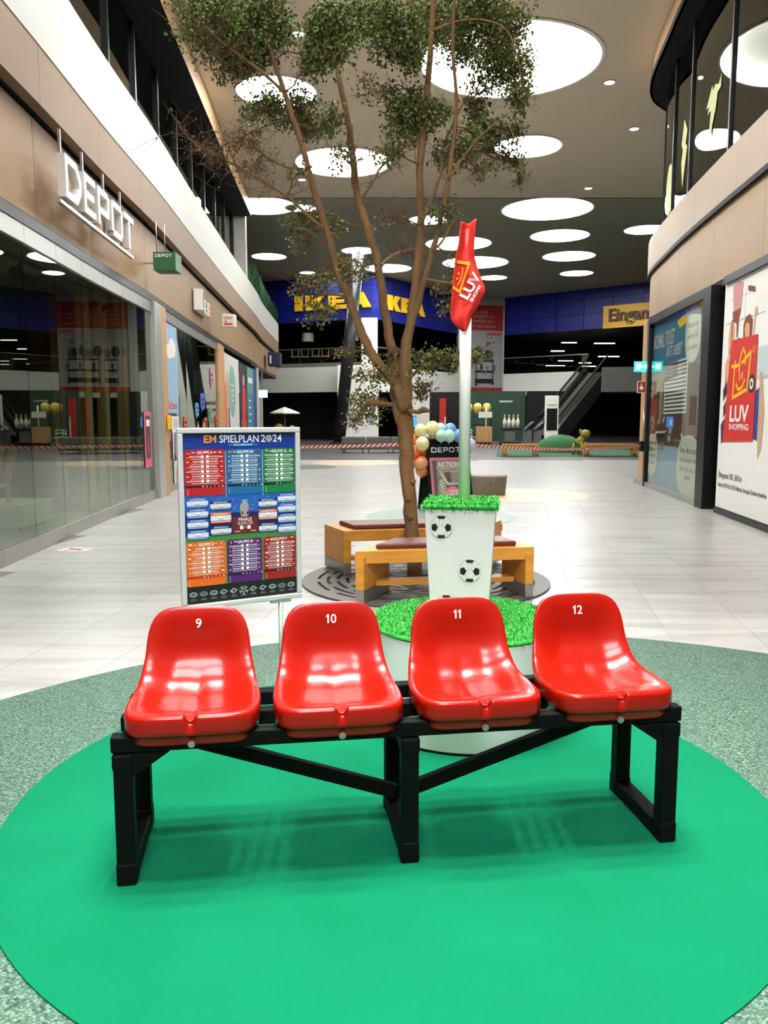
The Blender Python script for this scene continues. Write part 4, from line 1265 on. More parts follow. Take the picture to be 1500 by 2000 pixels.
pla = thing('planter_box', 'white tapered box with football stickers and grass top on the podium', 'planter', (0.388, 4.0, 0.54), R(-9))
a = MB()
zb, zt, wb, wt = 0.0, 0.565, 0.138, 0.170
prof = [(-1, -1), (1, -1), (1, 1), (-1, 1)]
a.add([(x * wb, y * wb, zb) for x, y in prof] + [(x * wt, y * wt, zt) for x, y in prof], [(3, 2, 1, 0), (4, 5, 6, 7), (0, 1, 5, 4), (1, 2, 6, 5), (2, 3, 7, 6), (3, 0, 4, 7)])
a.build('box', mat('planter_white', (224, 222, 220), 0.45), pla, None, 0, 0.004)
a = MB(); a.box(-.176, .176, -.176, .176, .562, .588); a.build('turf_mat', m_grass, pla, None, 0, 0.01)
a = MB()
pts = [(random.uniform(-.175, .175), random.uniform(-.175, .175), .586, 0, 0, 1) for i in range(3600)]
for i in range(1300):
    t = random.uniform(-.176, .176)
    zz = random.uniform(.556, .586)
    k = random.randrange(4)
    if k == 0: pts.append((t, -.176, zz, 0, -.6, .3))
    elif k == 1: pts.append((t, .176, zz, 0, .6, .3))
    elif k == 2: pts.append((-.176, t, zz, -.6, 0, .3))
    else: pts.append((.176, t, zz, .6, 0, .3))
blades(a, pts, .010, .026, .002)
tag(a.build('grass_blades', [m_grass, m_grass2, m_grass3], pla), None, None, None, 'stuff')
m_ballw = mat('ball_white', (222, 222, 216), 0.5)
m_ballg = mat('ball_grey', (150, 152, 148), 0.5)
slope = (wt - wb) / (zt - zb)
tilt = math.atan(slope)
def football(u, z, rad, face=0):
    # disc printed on the tapered side: face 0 = front (-y)
    w_here = wb + slope * z + 0.0025
    up = Vector((0, -math.sin(tilt), math.cos(tilt)))
    xx = Vector((1, 0, 0))
    nn = xx.cross(up)
    M = Matrix.Identity(4)
    o = Vector((u, -w_here, z))
    for i in range(3):
        M[i][0], M[i][1], M[i][2], M[i][3] = xx[i], up[i], nn[i], o[i]
    b = MB()
    b.disc(0, 0, rad, 0, 1, M, 40); b.disc(0, 0, rad * .975, .0006, 0, M, 40)
    def pent(cx, cy, r0, rot, sq=(1, 1)):
        b.poly([(cx + r0 * sq[0] * math.cos(rot + k * 2 * PI / 5), cy + r0 * sq[1] * math.sin(rot + k * 2 * PI / 5)) for k in range(5)], .0012, 2, M)
    pent(-.58 * rad, -.05 * rad, .36 * rad, 0, (.85, 1.05)); pent(.58 * rad, -.05 * rad, .36 * rad, PI, (.85, 1.05))
    b.poly([(-.36 * rad, .90 * rad), (-.2 * rad, .96 * rad), (.2 * rad, .96 * rad), (.36 * rad, .90 * rad), (.24 * rad, .70 * rad), (-.24 * rad, .70 * rad)], .0012, 2, M)
    b.poly([(-.34 * rad, -.90 * rad), (-.2 * rad, -.96 * rad), (.2 * rad, -.96 * rad), (.34 * rad, -.90 * rad), (.28 * rad, -.70 * rad), (-.28 * rad, -.70 * rad)], .0012, 2, M)
    for p0, p1 in (((-.32, -.02), (-.12, .1)), ((.32, -.02), (.12, .1)), ((-.12, .1), (.12, .1)), ((-.12, .1), (-.2, .74)), ((.12, .1), (.2, .74)), ((-.4, -.3), (-.2, -.72)), ((.4, -.3), (.2, -.72)), ((-.8, .1), (-.7, .6)), ((.8, .1), (.7, .6))):
        p0, p1 = Vector(p0) * rad, Vector(p1) * rad
        t = (p1 - p0).normalized()
        n = Vector((-t.y, t.x)) * rad * .012
        b.poly([p0 - n, p1 - n, p1 + n, p0 + n], .0010, 1, M)
    b.build('football_sticker', [m_ballw, m_ballg, m_pblack], pla)
football(-.088, .48, .056)
football(.05, .268, .056)
football(-.062, .088, .056)

fl = thing('flag_pole', 'white pole with a red shopping centre flag standing in the planter', 'flag', (0.397, 3.98, 1.10))
a = MB(); a.tube([(0, 0, 0), (-.006, .0, 1.315)], .0285, 24); a.build('pole', mat('pole_white', (236, 238, 232), 0.6, spec=0.2), fl)
a = MB(); a.lathe([(0.001, .03), (.02, .026), (.0285, .012), (.0285, 0)], 20, 0, Matrix.Translation((-.006, 0, 1.30))); a.build('pole_cap', m_podium, fl)
FS = 3.88 / 1580 / 7.69
def fxz(X, Y): return ((X - 541) * FS - 0.001, 0.85 + (1670 - Y) * FS)
EDGE = [(95, 425, 655), (140, 418, 645), (190, 412, 640), (300, 403, 635), (400, 395, 630), (520, 375, 625), (600, 358, 640), (700, 350, 670), (800, 340, 705), (900, 330, 745), (1000, 318, 790), (1080, 312, 812), (1150, 308, 790), (1300, 298, 715), (1430, 290, 622), (1500, 305, 592), (1600, 385, 560), (1670, 478, 525)]
def edge(Y):
    for (y0, l0, r0), (y1, l1, r1) in zip(EDGE[:-1], EDGE[1:]):
        if y0 <= Y <= y1:
            t = (Y - y0) / (y1 - y0)
            return l0 + (l1 - l0) * t, r0 + (r1 - r0) * t
    return EDGE[-1][1], EDGE[-1][2]
def fy(X, Y):
    l, r = edge(max(95, min(1670, Y)))
    s_ = (X - l) / max(1, r - l)
    wv = 0.010 * math.sin(s_ * 2 * PI * 1.1 + Y * .002 + .6) + 0.005 * math.sin(s_ * 9 - Y * .004)
    top = sstep(700, 200, Y)
    return -0.047 - wv * (1 - .3 * top) - 0.012 * top * math.cos(s_ * PI * 2) + 0.02 * sstep(1100, 1650, Y) * (.5 - s_)
a = MB()
NX, NY = 20, 60
vs = []
for j in range(NY + 1):
    Y = 95 + (1670 - 95) * j / NY
    l, r = edge(Y)
    for i in range(NX + 1):
        X = l + (r - l) * i / NX
        lift = -70 * sstep(180, 95, Y) * (abs(i / NX - .72) < .0)
        Yt = Y + (14 * math.sin(i / NX * PI * 1.4 + .3) - 26 * max(0, i / NX - .6) * 2) * (1 - j / 6.0 if j < 6 else 0)
        x, z = fxz(X, Yt)
        vs.append((x, fy(X, Y), z))
fs = []
for j in range(NY):
    for i in range(NX):
        k = j * (NX + 1) + i
        fs.append((k, k + NX + 1, k + NX + 2, k + 1))
a.add(vs, fs, 0, True)
cl = a.build('flag_cloth', mat('flag_red', (204, 36, 22), 0.7, bump=(60, .1)), fl)
sol = cl.modifiers.new('thickness', 'SOLIDIFY'); sol.thickness = 0.003; sol.offset = -1.0
# sleeve at the back so that the cloth is held on the pole
a = MB(); a.tube([(-.006, 0, .98), (-.006, 0, 1.325)], .034, 20); a.build('flag_sleeve', MATS['flag_red'], fl)
a = MB()
def fpoly(pts, mi):
    b = [(Vector(p)) for p in pts]
    a.add([(fxz(p.x, p.y)[0], fy(p.x, p.y) - .006, fxz(p.x, p.y)[1]) for p in b], [tuple(range(len(b)))], mi)
def fstroke(pts, w, mi):
    for i in range(len(pts) - 1):
        p, r_ = Vector(pts[i]), Vector(pts[i + 1])
        n = 6
        t = (r_ - p).normalized()
        nn = Vector((-t.y, t.x)) * w / 2
        for k in range(n):
            s0, s1 = p.lerp(r_, k / n), p.lerp(r_, (k + 1) / n)
            fpoly([s0 - nn, s1 - nn, s1 + nn, s0 + nn][::-1], mi)
fstroke([(378, 662), (562, 688)], 46, 0); fstroke([(556, 690), (425, 1105)], 26, 0); fstroke([(322, 1030), (425, 1090)], 42, 0)
fstroke([(468, 740), (466, 820), (440, 915), (390, 1002)], 15, 0)
for ex_, ey_ in ((408, 828), (387, 905)):
    fpoly([(ex_ + 15 * math.cos(t), ey_ + 20 * math.sin(t)) for t in [-2 * PI * k / 14 for k in range(14)]], 0)
def ftext(s_, size, cx, cy, rot, mi, bold, wd=None):
    v_, f_ = text_geo(s_, bold, 0.0)
    kx = size if wd is None else wd / (2 * max(q.x for q in v_))
    c_, n_ = math.cos(rot), math.sin(rot)
    out = []
    for q in v_:
        px, py = q.x * kx, q.y * size
        X, Y = cx + px * c_ - py * n_, cy - (px * n_ + py * c_)
        x, z = fxz(X, Y)
        out.append((x, fy(X, Y) - .010, z))
    a.add(out, f_, mi)
ftext('LUV', 195, 580, 1012, R(60), 1, .03, 395)
ftext('SHOPPI', 64, 655, 1130, R(59), 1, .02, 270)
a.build('flag_print', [mat('flag_yellow', (246, 166, 24), .6), m_pwhite], fl)
BRANCHES = {
    'trunk': [(0.3, 7.5, -0.073, 0.1015),(0.3, 7.5, -0.033, 0.1015),(0.269, 7.5, 0.464, 0.0959),(0.234, 7.5, 0.85, 0.0953),(0.204, 7.5, 1.23, 0.0995),(0.189, 7.5, 1.466, 0.118),(0.151, 7.5, 1.653, 0.1412),(0.131, 7.5, 1.816, 0.1267)],
    'right': [(0.187, 7.45, 1.606, 0.0936),(0.195, 7.429, 1.882, 0.1022),(0.198, 7.408, 2.109, 0.0831),(0.229, 7.388, 2.333, 0.0688),(0.282, 7.367, 2.687, 0.0636),(0.307, 7.346, 2.948, 0.0587),(0.323, 7.325, 3.205, 0.0538),(0.311, 7.304, 3.458, 0.0489),(0.318, 7.283, 3.792, 0.0485),(0.358, 7.262, 4.162, 0.0437),(0.381, 7.242, 4.484, 0.039),(0.408, 7.221, 4.84, 0.0343),(0.416, 7.2, 5.23, 0.0297)],
    'right2': [(0.23, 7.4, 2.334, 0.0459),(0.295, 7.344, 2.507, 0.05),(0.359, 7.289, 2.763, 0.0449),(0.435, 7.233, 3.013, 0.0399),(0.491, 7.178, 3.256, 0.0351),(0.545, 7.122, 3.535, 0.0346),(0.577, 7.067, 3.807, 0.0299),(0.598, 7.011, 4.111, 0.0253),(0.556, 6.956, 4.485, 0.0208),(0.564, 6.9, 4.924, 0.0163)],
    'right3': [(0.321, 7.3, 3.199, 0.0268),(0.425, 7.34, 3.446, 0.0268),(0.502, 7.38, 3.693, 0.0224),(0.521, 7.42, 3.877, 0.018),(0.585, 7.46, 4.062, 0.018),(0.699, 7.5, 4.29, 0.0135)],
    'mid': [(0.119, 7.6, 1.796, 0.0856),(0.086, 7.638, 2.079, 0.0714),(0.033, 7.677, 2.364, 0.0667),(-0.01, 7.715, 2.648, 0.062),(-0.048, 7.754, 2.887, 0.0621),(-0.105, 7.792, 3.126, 0.0574),(-0.182, 7.831, 3.365, 0.0574),(-0.24, 7.869, 3.559, 0.0527),(-0.274, 7.908, 3.754, 0.0529),(-0.312, 7.946, 4.134, 0.048),(-0.374, 7.985, 4.467, 0.0432),(-0.456, 8.023, 4.846, 0.0384),(-0.528, 8.062, 5.133, 0.0336),(-0.565, 8.1, 5.556, 0.0287)],
    'left': [(0.186, 7.4, 1.605, 0.0836),(0.083, 7.381, 1.857, 0.0739),(-0.046, 7.363, 2.015, 0.0689),(-0.16, 7.344, 2.194, 0.0639),(-0.227, 7.325, 2.371, 0.059),(-0.316, 7.306, 2.59, 0.0587),(-0.404, 7.288, 2.806, 0.0538),(-0.49, 7.269, 3.106, 0.049),(-0.566, 7.25, 3.359, 0.0442),(-0.637, 7.231, 3.608, 0.0395),(-0.689, 7.212, 3.812, 0.0393),(-0.771, 7.194, 4.055, 0.0347),(-0.84, 7.175, 4.253, 0.0345),(-0.92, 7.156, 4.489, 0.0299),(-0.998, 7.137, 4.723, 0.0255),(-1.076, 7.119, 4.952, 0.0211),(-1.124, 7.1, 5.14, 0.0168)],
    'bare': [(-0.52, 7.2, 3.155, 0.022),(-0.654, 7.143, 3.248, 0.0218),(-0.82, 7.086, 3.393, 0.0216),(-1.067, 7.029, 3.53, 0.0213),(-1.268, 6.971, 3.623, 0.0169),(-1.381, 6.914, 3.678, 0.0147),(-1.514, 6.857, 3.72, 0.0104),(-1.64, 6.8, 3.859, 0.0062)],
    'bare2': [(-0.69, 7.2, 3.641, 0.0175),(-0.846, 7.15, 3.647, 0.0173),(-0.989, 7.1, 3.715, 0.0151),(-1.108, 7.05, 3.802, 0.0128),(-1.183, 7.0, 3.887, 0.0084)],
    'bare3': [(-0.241, 7.9, 3.544, 0.0241),(-0.122, 8.0, 3.733, 0.0243),(-0.025, 8.1, 3.926, 0.0197),(0.124, 8.2, 4.074, 0.0149)],
    'mid2': [(-0.048, 7.8, 2.918, 0.024),(0.073, 7.967, 3.066, 0.0245),(0.25, 8.133, 3.146, 0.02),(0.382, 8.3, 3.228, 0.0153)],
    'stubL': [(0.07, 7.4, 1.651, 0.0325),(-0.023, 7.333, 1.66, 0.0276),(-0.128, 7.267, 1.672, 0.041),(-0.154, 7.2, 1.685, 0.0226)],
    'stubR': [(0.209, 7.4, 1.605, 0.0325),(0.299, 7.333, 1.582, 0.0322),(0.356, 7.267, 1.604, 0.0456),(0.398, 7.2, 1.59, 0.0226)],
    'low': [(0.208, 7.4, 1.858, 0.0278),(0.343, 7.325, 1.99, 0.0229),(0.497, 7.25, 2.053, 0.0181),(0.67, 7.175, 2.083, 0.0134),(0.84, 7.1, 2.086, 0.0088)],
    'lowL': [(-0.023, 7.3, 1.989, 0.0114),(-0.135, 7.225, 1.917, 0.0113),(-0.224, 7.15, 1.781, 0.009),(-0.267, 7.075, 1.603, 0.0067),(-0.308, 7.0, 1.515, 0.0044)],
    'l2': [(-0.316, 7.3, 2.589, 0.0226),(-0.445, 7.2, 2.597, 0.0178),(-0.592, 7.1, 2.561, 0.0132),(-0.693, 7.0, 2.462, 0.0087)],
    'l3': [(-0.448, 7.3, 2.983, 0.0179),(-0.552, 7.2, 3.049, 0.0177),(-0.652, 7.1, 3.112, 0.013),(-0.749, 7.0, 3.111, 0.0086)],
    'r4': [(0.42, 7.2, 2.963, 0.0177),(0.503, 7.133, 3.035, 0.0175),(0.562, 7.067, 3.146, 0.013),(0.641, 7.0, 3.235, 0.0085)],
    'r5': [(0.355, 7.2, 2.726, 0.0177),(0.484, 7.133, 2.694, 0.0132),(0.61, 7.067, 2.662, 0.0131),(0.734, 7.0, 2.631, 0.0086)],
    'top1': [(-0.831, 7.1, 4.225, 0.0256),(-1.009, 7.025, 4.356, 0.021),(-1.162, 6.95, 4.444, 0.0166),(-1.311, 6.875, 4.529, 0.0123),(-1.416, 6.8, 4.611, 0.0121)],
    'top2': [(-0.454, 8.0, 4.836, 0.0287),(-0.284, 7.933, 4.987, 0.0236),(-0.094, 7.867, 5.091, 0.0187),(0.093, 7.8, 5.148, 0.0139)],
    'top3': [(0.407, 7.2, 4.75, 0.0257),(0.637, 7.14, 4.803, 0.017),(0.842, 7.08, 4.776, 0.0126),(1.003, 7.02, 4.67, 0.0104),(1.081, 6.96, 4.448, 0.0083),(1.118, 6.9, 4.189, 0.0062)],
    'top4': [(0.544, 7.1, 3.529, 0.0216),(0.68, 7.02, 3.711, 0.0149),(0.817, 6.94, 3.847, 0.0126),(0.972, 6.86, 3.919, 0.0083),(1.067, 6.78, 3.676, 0.0062),(1.091, 6.7, 3.437, 0.0061)],
}
CLUMPS = [
    (-1.30,7.08,4.73,0.36,0.25,7), (-1.53,7.37,4.91,0.26,0.26,4), (-0.98,7.20,4.81,0.26,0.21,5), (-1.20,7.42,4.64,0.24,0.13,4), (-1.31,7.44,4.52,0.27,0.11,1), (-0.45,6.91,4.58,0.21,0.23,5), (-0.55,6.86,4.37,0.14,0.10,3), (-0.14,7.65,5.08,0.30,0.23,6), (0.08,7.10,4.70,0.23,0.21,6), (0.21,7.07,4.53,0.15,0.15,3), (0.51,7.80,5.10,0.28,0.21,5), (0.78,7.30,4.90,0.26,0.20,5), (1.09,7.64,4.97,0.18,0.18,4), (0.92,7.30,4.63,0.26,0.13,3), (1.14,7.46,4.49,0.16,0.18,3.5), (1.10,6.99,4.14,0.11,0.11,2.5), (0.89,7.45,4.48,0.18,0.13,1.5), (0.69,7.67,4.79,0.18,0.14,2), (-1.04,7.35,4.19,0.21,0.14,2.6), (-0.77,7.55,4.25,0.19,0.16,3), (-0.60,7.49,4.05,0.18,0.09,2.5), (-0.42,6.91,3.94,0.10,0.10,2), (-0.41,7.57,3.92,0.18,0.07,1), (0.22,7.41,4.15,0.20,0.22,5.5), (0.43,7.14,4.10,0.15,0.11,2.5), (0.08,6.88,3.71,0.15,0.08,1.5), (0.83,7.67,4.29,0.14,0.13,2), (0.66,7.30,3.84,0.20,0.12,2.2), (0.95,7.53,4.06,0.20,0.15,2.2), (1.09,7.68,3.92,0.12,0.09,1.5), (1.17,7.53,4.06,0.10,0.07,1.8), (1.24,7.73,3.86,0.06,0.08,1.5), (1.17,7.23,3.56,0.04,0.06,1), (0.55,7.61,3.85,0.14,0.12,1.5), (0.84,7.27,3.66,0.13,0.10,1.2), (-0.78,7.74,3.37,0.17,0.10,1.4), (-0.52,7.68,3.29,0.19,0.10,1.2), (-0.70,6.94,3.57,0.13,0.06,0.6), (-0.65,6.98,2.63,0.18,0.10,1.1), (-0.50,7.06,2.43,0.17,0.10,1.2), (-0.76,7.77,3.17,0.12,0.10,0.8), (-0.22,7.26,2.80,0.22,0.13,0.6), (-0.39,7.45,2.88,0.16,0.09,0.8), (0.52,7.14,3.27,0.17,0.09,1.3), (0.59,7.33,2.68,0.18,0.11,0.9), (0.66,7.22,2.92,0.11,0.11,0.6), (0.49,7.18,2.03,0.27,0.10,2.2), (0.78,7.41,2.06,0.16,0.09,1.4), (-0.05,7.41,1.90,0.21,0.12,1.4), (-0.17,7.71,1.66,0.20,0.17,1.4), (-0.28,7.50,1.49,0.09,0.07,0.5), (0.39,7.73,1.78,0.11,0.11,1.2), (-0.33,7.66,2.13,0.21,0.06,0.9), (-0.53,7.79,2.82,0.14,0.07,0.6), (0.05,7.49,2.11,0.09,0.06,0.5), (0.56,7.00,2.46,0.13,0.09,0.5), (-1.53,7.67,3.95,0.19,0.14,0.25), (-1.31,7.77,4.08,0.19,0.19,0.3), (-1.17,7.71,3.79,0.19,0.09,0.3), (-0.04,7.39,4.33,0.27,0.22,0.35), (-0.23,7.53,3.82,0.23,0.09,0.4), (0.04,7.05,3.23,0.17,0.11,0.3)]
# ================================================================ tree in the walkway
m_bark = mat('bark', (138, 102, 66), 0.85, bump=(28, 0.6), vary=(9, 0.28, (1, 1, .35)))
m_twig = mat('twig_bark', (112, 84, 58), 0.85)
m_leaf = [mat('leaf_green', (90, 108, 46), 0.55, sub=0), mat('leaf_olive', (130, 124, 62), 0.55), mat('leaf_dark', (56, 70, 36), 0.55), mat('leaf_brown', (122, 86, 54), 0.7), mat('leaf_fresh', (118, 146, 58), 0.55)]
tree = thing('tree', 'tall multi-stemmed tree growing from the round grate between the wooden benches', 'tree', (0.36, 7.5, 0))
TO = Vector((0.36, 7.5, 0))
def smooth_path(pts, n=4):
    P = [Vector(p) for p in pts]
    out = []
    for i in range(len(P) - 1):
        p0, p1, p2, p3 = P[max(i - 1, 0)], P[i], P[i + 1], P[min(i + 2, len(P) - 1)]
        for k in range(n):
            t = k / n
            out.append(0.5 * ((2 * p1) + (p2 - p0) * t + (2 * p0 - 5 * p1 + 4 * p2 - p3) * t * t + (3 * p1 - p0 - 3 * p2 + p3) * t ** 3))
    out.append(P[-1])
    return out
nodes = []
trunk_pos = []
for nm, pts in BRANCHES.items():
    q = smooth_path([(x, y, z, r) for x, y, z, r in pts], 4)
    pos = []
    rad = []
    for v in q:
        j = random.uniform(-.12, .12) * v[3]
        pos.append(Vector((v[0] + j, v[1], v[2])) - TO)
        rad.append(max(.002, v[3] * (.68 if nm == 'trunk' else .62) * random.uniform(.94, 1.07)))
    if nm == 'trunk':
        trunk_pos = pos
    a = MB()
    a.tube(pos, rad, 12 if nm in ('trunk', 'left', 'mid', 'right') else 8)
    a.build('trunk' if nm == 'trunk' else 'limb' if nm in ('left', 'mid', 'right', 'right2') else 'branch', m_bark, tree)
    if nm not in ('trunk',):
        nodes += [p for p, r in zip(pos, rad) if p.z > 1.2]
for (px, pz, r_) in ((0.09, .95, .03), (-.06, 1.2, .022), (.0, .62, .035), (-.03, .78, .025)):
    tp_ = min(trunk_pos, key=lambda n_: abs(n_.z - pz))
    a = MB()
    a.ball((tp_.x + px * .5, -.06, pz), r_, 0, 10)
    a.build('knot', m_bark, tree)
tw = MB()
lf = MB()
rng = random.Random(11)
def rv(s_=1.0):
    while True:
        v = Vector((rng.uniform(-1, 1), rng.uniform(-1, 1), rng.uniform(-1, 1)))
        if 0.05 < v.length < 1:
            return v * s_
def leaf(p, size, mi):
    d = rv().normalized()
    d.z -= .25
    d.normalize()
    s_ = d.cross(rv()).normalized()
    up = s_.cross(d)
    l, w = size, size * .36
    lf.add([p, p + d * l * .45 + s_ * w, p + d * l + up * l * .12, p + d * l * .45 - s_ * w], [(0, 1, 2), (0, 2, 3)], mi)
def twig(p, q, r0, r1, n=3, wob=.12):
    L_ = (q - p).length
    pts = [p]
    for k in range(1, n):
        pts.append(p.lerp(q, k / n) + rv(L_ * wob))
    pts.append(q)
    tw.tube(pts, [r0 + (r1 - r0) * k / n for k in range(n + 1)], 4, 0, False)
    return pts
for cx, cy, cz, rx, rz_, d in CLUMPS:
    c = Vector((cx, cy, cz)) - TO
    nb = min(nodes, key=lambda n_: (n_ - c).length + max(0, n_.z - c.z) * .5)
    main = twig(nb, c, .008, .004, 4, .08)
    ry_ = (rx + rz_) / 2
    k_sub = int(10 + 9 * min(d, 4))
    for k in range(k_sub):
        o = rv()
        e = c + Vector((o.x * rx, o.y * ry_, o.z * rz_))
        st = rng.choice(main[1:])
        st = st.lerp(c, .5) if rng.random() < .5 else st
        tp = twig(st, e, .0032, .0014, 3, .16)
        for b_ in range(3):
            f = e.lerp(st, rng.uniform(0, .5))
            twig(f, f + rv(.16), .0016, .0009, 2, .2)
    nl = int(d * 520 * (rx * rz_) / .045)
    nl = min(2600, max(24, nl))
    pal = (0, 0, 1, 1, 4, 2) if d > 1.2 else (1, 1, 0, 4, 3) if d > .45 else (3, 3, 3, 1)
    if cz > 5.0 and d > 3:
        pal = (0, 0, 0, 4, 2, 1, 4)
    subs = [Vector((rv().x * rx, rv().y * ry_, rv().z * rz_)) for _ in range(max(6, nl // 16))]
    for k in range(nl):
        s0 = rng.choice(subs)
        p = c + s0 + rv(.075 if d < 3 else .10)
        leaf(p, rng.uniform(.022, .042), rng.choice(pal))
# bare fine twigs along the dead branches
for nm in ('bare', 'bare2', 'bare3', 'top1', 'mid2'):
    P = [Vector(p[:3]) - TO for p in BRANCHES[nm]]
    for k in range(55 if nm == 'bare' else 26):
        t = rng.uniform(.25, .999) * (len(P) - 1)
        i = int(t)
        p = P[i].lerp(P[i + 1], t - i)
        dirn = (P[-1] - P[0]).normalized()
        e = p + (dirn * rng.uniform(0, .5) + rv(.6)) * rng.uniform(.2, .55)
        pts = twig(p, e, .0035, .0012, 3, .12)
        for b_ in range(3):
            f = rng.choice(pts[1:])
            twig(f, f + rv(.2) + dirn * .04, .0018, .0009, 2, .2)
        for b_ in range(2):
            leaf(rng.choice(pts[1:]) + rv(.03), rng.uniform(.015, .03), rng.choice((3, 3, 1)))
tag(tw.build('twigs', m_twig, tree), None, None, None, 'stuff')
tag(lf.build('foliage', m_leaf, tree), None, None, None, 'stuff')

# ---- cast iron grate
gr = thing('tree_grate', 'dark slotted round metal grate around the foot of the tree', 'tree grate', (0.39, 7.52, 0))
m_grate = mat('grate_iron', (92, 89, 84), 0.5, metal=0.2)
a = MB(); a.cyl((0, 0, 0.0005), 1.155, .004, 72, 0, None, None, False); a.build('pit', m_black, gr)
g = MB()
radii = [.22, .30, .36, .39, .45, .48, .54, .57, .63, .66, .72, .75, .81, .84, .90, .93, .99, 1.02, 1.16]
NS = 144
for i in range(len(radii) - 1):
    r0, r1 = radii[i], radii[i + 1]
    slot = i >= 2 and i % 2 == 0 and i < len(radii) - 2
    runs = []
    if not slot:
        runs = [(0, NS)]
    else:
        per = NS // 12
        sh = (i // 2 % 2) * per // 2
        runs = [(k * per + sh, k * per + sh + 3) for k in range(12)]
    for s0, s1 in runs:
        vs = []
        for k in range(s0, s1 + 1):
            t = 2 * PI * k / NS
            for rr, zz in ((r0, .006), (r1, .006), (r1, .018), (r0, .018)):
                vs.append((rr * math.cos(t), rr * math.sin(t), zz))
        fs = []
        for k in range(s1 - s0):
            b = 4 * k
            fs += [(b + 1, b + 5, b + 6, b + 2), (b + 2, b + 6, b + 7, b + 3), (b + 3, b + 7, b + 4, b)]
        fs += [(0, 1, 2, 3), tuple(4 * (s1 - s0) + q for q in (3, 2, 1, 0))]
        g.add(vs, fs)
g.build('slotted_plate', m_grate, gr)

# ================================================================ two wooden benches around the tree
m_bw = wood('bench_oak', (222, 156, 62), (204, 134, 44), (1.2, 7, 7), .4, 2.5)
m_leather = mat('cushion_leather', (104, 48, 36), 0.42, bump=(70, .12))
def wood_bench(FL, FR, BR_, BL, label, shelf=True):
    o = (Vector(FL) + Vector(FR) + Vector(BR_) + Vector(BL)) / 4
    t = thing('wooden_bench', label, 'bench', (o.x, o.y, 0.02), 0, 'oak benches around the tree')
    L = [Vector(p) - o for p in (FL, FR, BR_, BL)]
    def inset(d, q=L):
        res = []
        n = len(q)
        for i in range(n):
            p0, p1, p2 = q[i - 1], q[i], q[(i + 1) % n]
            e0, e1 = (p1 - p0).normalized(), (p2 - p1).normalized()
            n0, n1 = Vector((-e0.y, e0.x)), Vector((-e1.y, e1.x))
            b = (n0 + n1)
            res.append(p1 + b * (d / max(.2, (1 + n0.dot(n1)))))
        return res
    a = MB(); a.prism(L, .385, .43); a.build('seat_slab', m_bw, t, None, 0, .004)
    def board(p, q, z0, z1, w, name, m):
        e = (q - p).normalized()
        n = Vector((-e.y, e.x)) * w
        b = MB(); b.prism([p, q, q + n, p + n], z0, z1); return b.build(name, m, t, None, 0, .003)
    ins = inset(.0)
    board(L[0], L[1], .325, .386, .04, 'apron', m_bw); board(L[2], L[3], .325, .386, .04, 'apron', m_bw)
    for p, q in ((L[1], L[2]), (L[3], L[0])):
        lg = board(p, q, .11, .386, .075, 'leg', m_bw)
        board(p, q, 0, .11, .0755, 'steel_foot', m_steel)
    c = inset(.07)
    e0 = (c[1] - c[0]).normalized() * .05
    cc = [c[0] + e0, c[1] - e0, c[2] - e0, c[3] + e0]
    a = MB(); a.prism(cc, .43, .475); a.build('cushion', m_leather, t, None, 0, .016, None, 4)
    if shelf:
        m0, m1 = L[0].lerp(L[3], .38), L[1].lerp(L[2], .38)
        m2, m3 = L[1].lerp(L[2], .62), L[0].lerp(L[3], .62)
        k = (m1 - m0).normalized() * .09
        a = MB(); a.prism([m0 + k, m1 - k, m2 - k, m3 + k], .10, .145); a.build('stretcher', m_bw, t)
    return t
wood_bench((-.235, 6.52), (1.268, 6.745), (1.13, 7.20), (-.02, 7.03), 'nearer oak bench with brown cushion, in front of the tree')
wood_bench((-.385, 7.70), (1.0, 7.98), (1.25, 8.52), (-.61, 8.2), 'farther oak bench with brown cushion, behind the tree')

# ================================================================ advertising A-board with balloons
ab = thing('advertising_board', 'black folding board with sale poster and balloons behind the white pole', 'advertising board', (1.02, 13.35, 0), R(22))
def slope_frame(sign):
    # panel leaning out by sign from the hinge at z=1.14
    up = Vector((0, -sign * -0.22, 1.12)).normalized()
    xx = Vector((1, 0, 0)) * (1 if sign < 0 else -1)
    nn = xx.cross(up)
    M = Matrix.Identity(4)
    o = Vector((0, sign * .27, 0.02))
    for i in range(3):
        M[i][0], M[i][1], M[i][2], M[i][3] = xx[i], up[i], nn[i], o[i]
    return M
def slope_frame2(sign):
    top, bot = Vector((0, sign * .03, 1.15)), Vector((0, sign * .27, 0.01))
    up = (top - bot).normalized()
    xx = Vector((-sign, 0, 0))
    nn = xx.cross(up)
    M = Matrix.Identity(4)
    for i in range(3):
        M[i][0], M[i][1], M[i][2], M[i][3] = xx[i], up[i], nn[i], bot[i]
    return M
for sg in (-1, 1):
    M = slope_frame2(sg)
    a = MB()
    a.box(-.37, .37, .06, 1.16, -.02, .0, 0, M)
    a.box(-.37, -.33, 0, .06, -.02, .0, 0, M); a.box(.33, .37, 0, .06, -.02, .0, 0, M)
    a.build('panel', m_black if sg < 0 else mat('board_back', (26, 36, 28), .5), ab, None, 0, .003)
    a = MB(); a.box(-.385, -.35, 0, 1.16, -.03, .012, 0, M); a.box(.35, .385, 0, 1.16, -.03, .012, 0, M); a.build('side_rail', m_black, ab, None, 0, .003)
M = slope_frame2(-1)
a = MB()
a.rect(-.345, .345, .12, .88, .002, 0, M)
a.rect(-.30, .30, .16, .835, .003, 1, M)
a.poly([(-.24, .2), (.3, .16), (.3, .835), (-.22, .835)], .0035, 2, M)
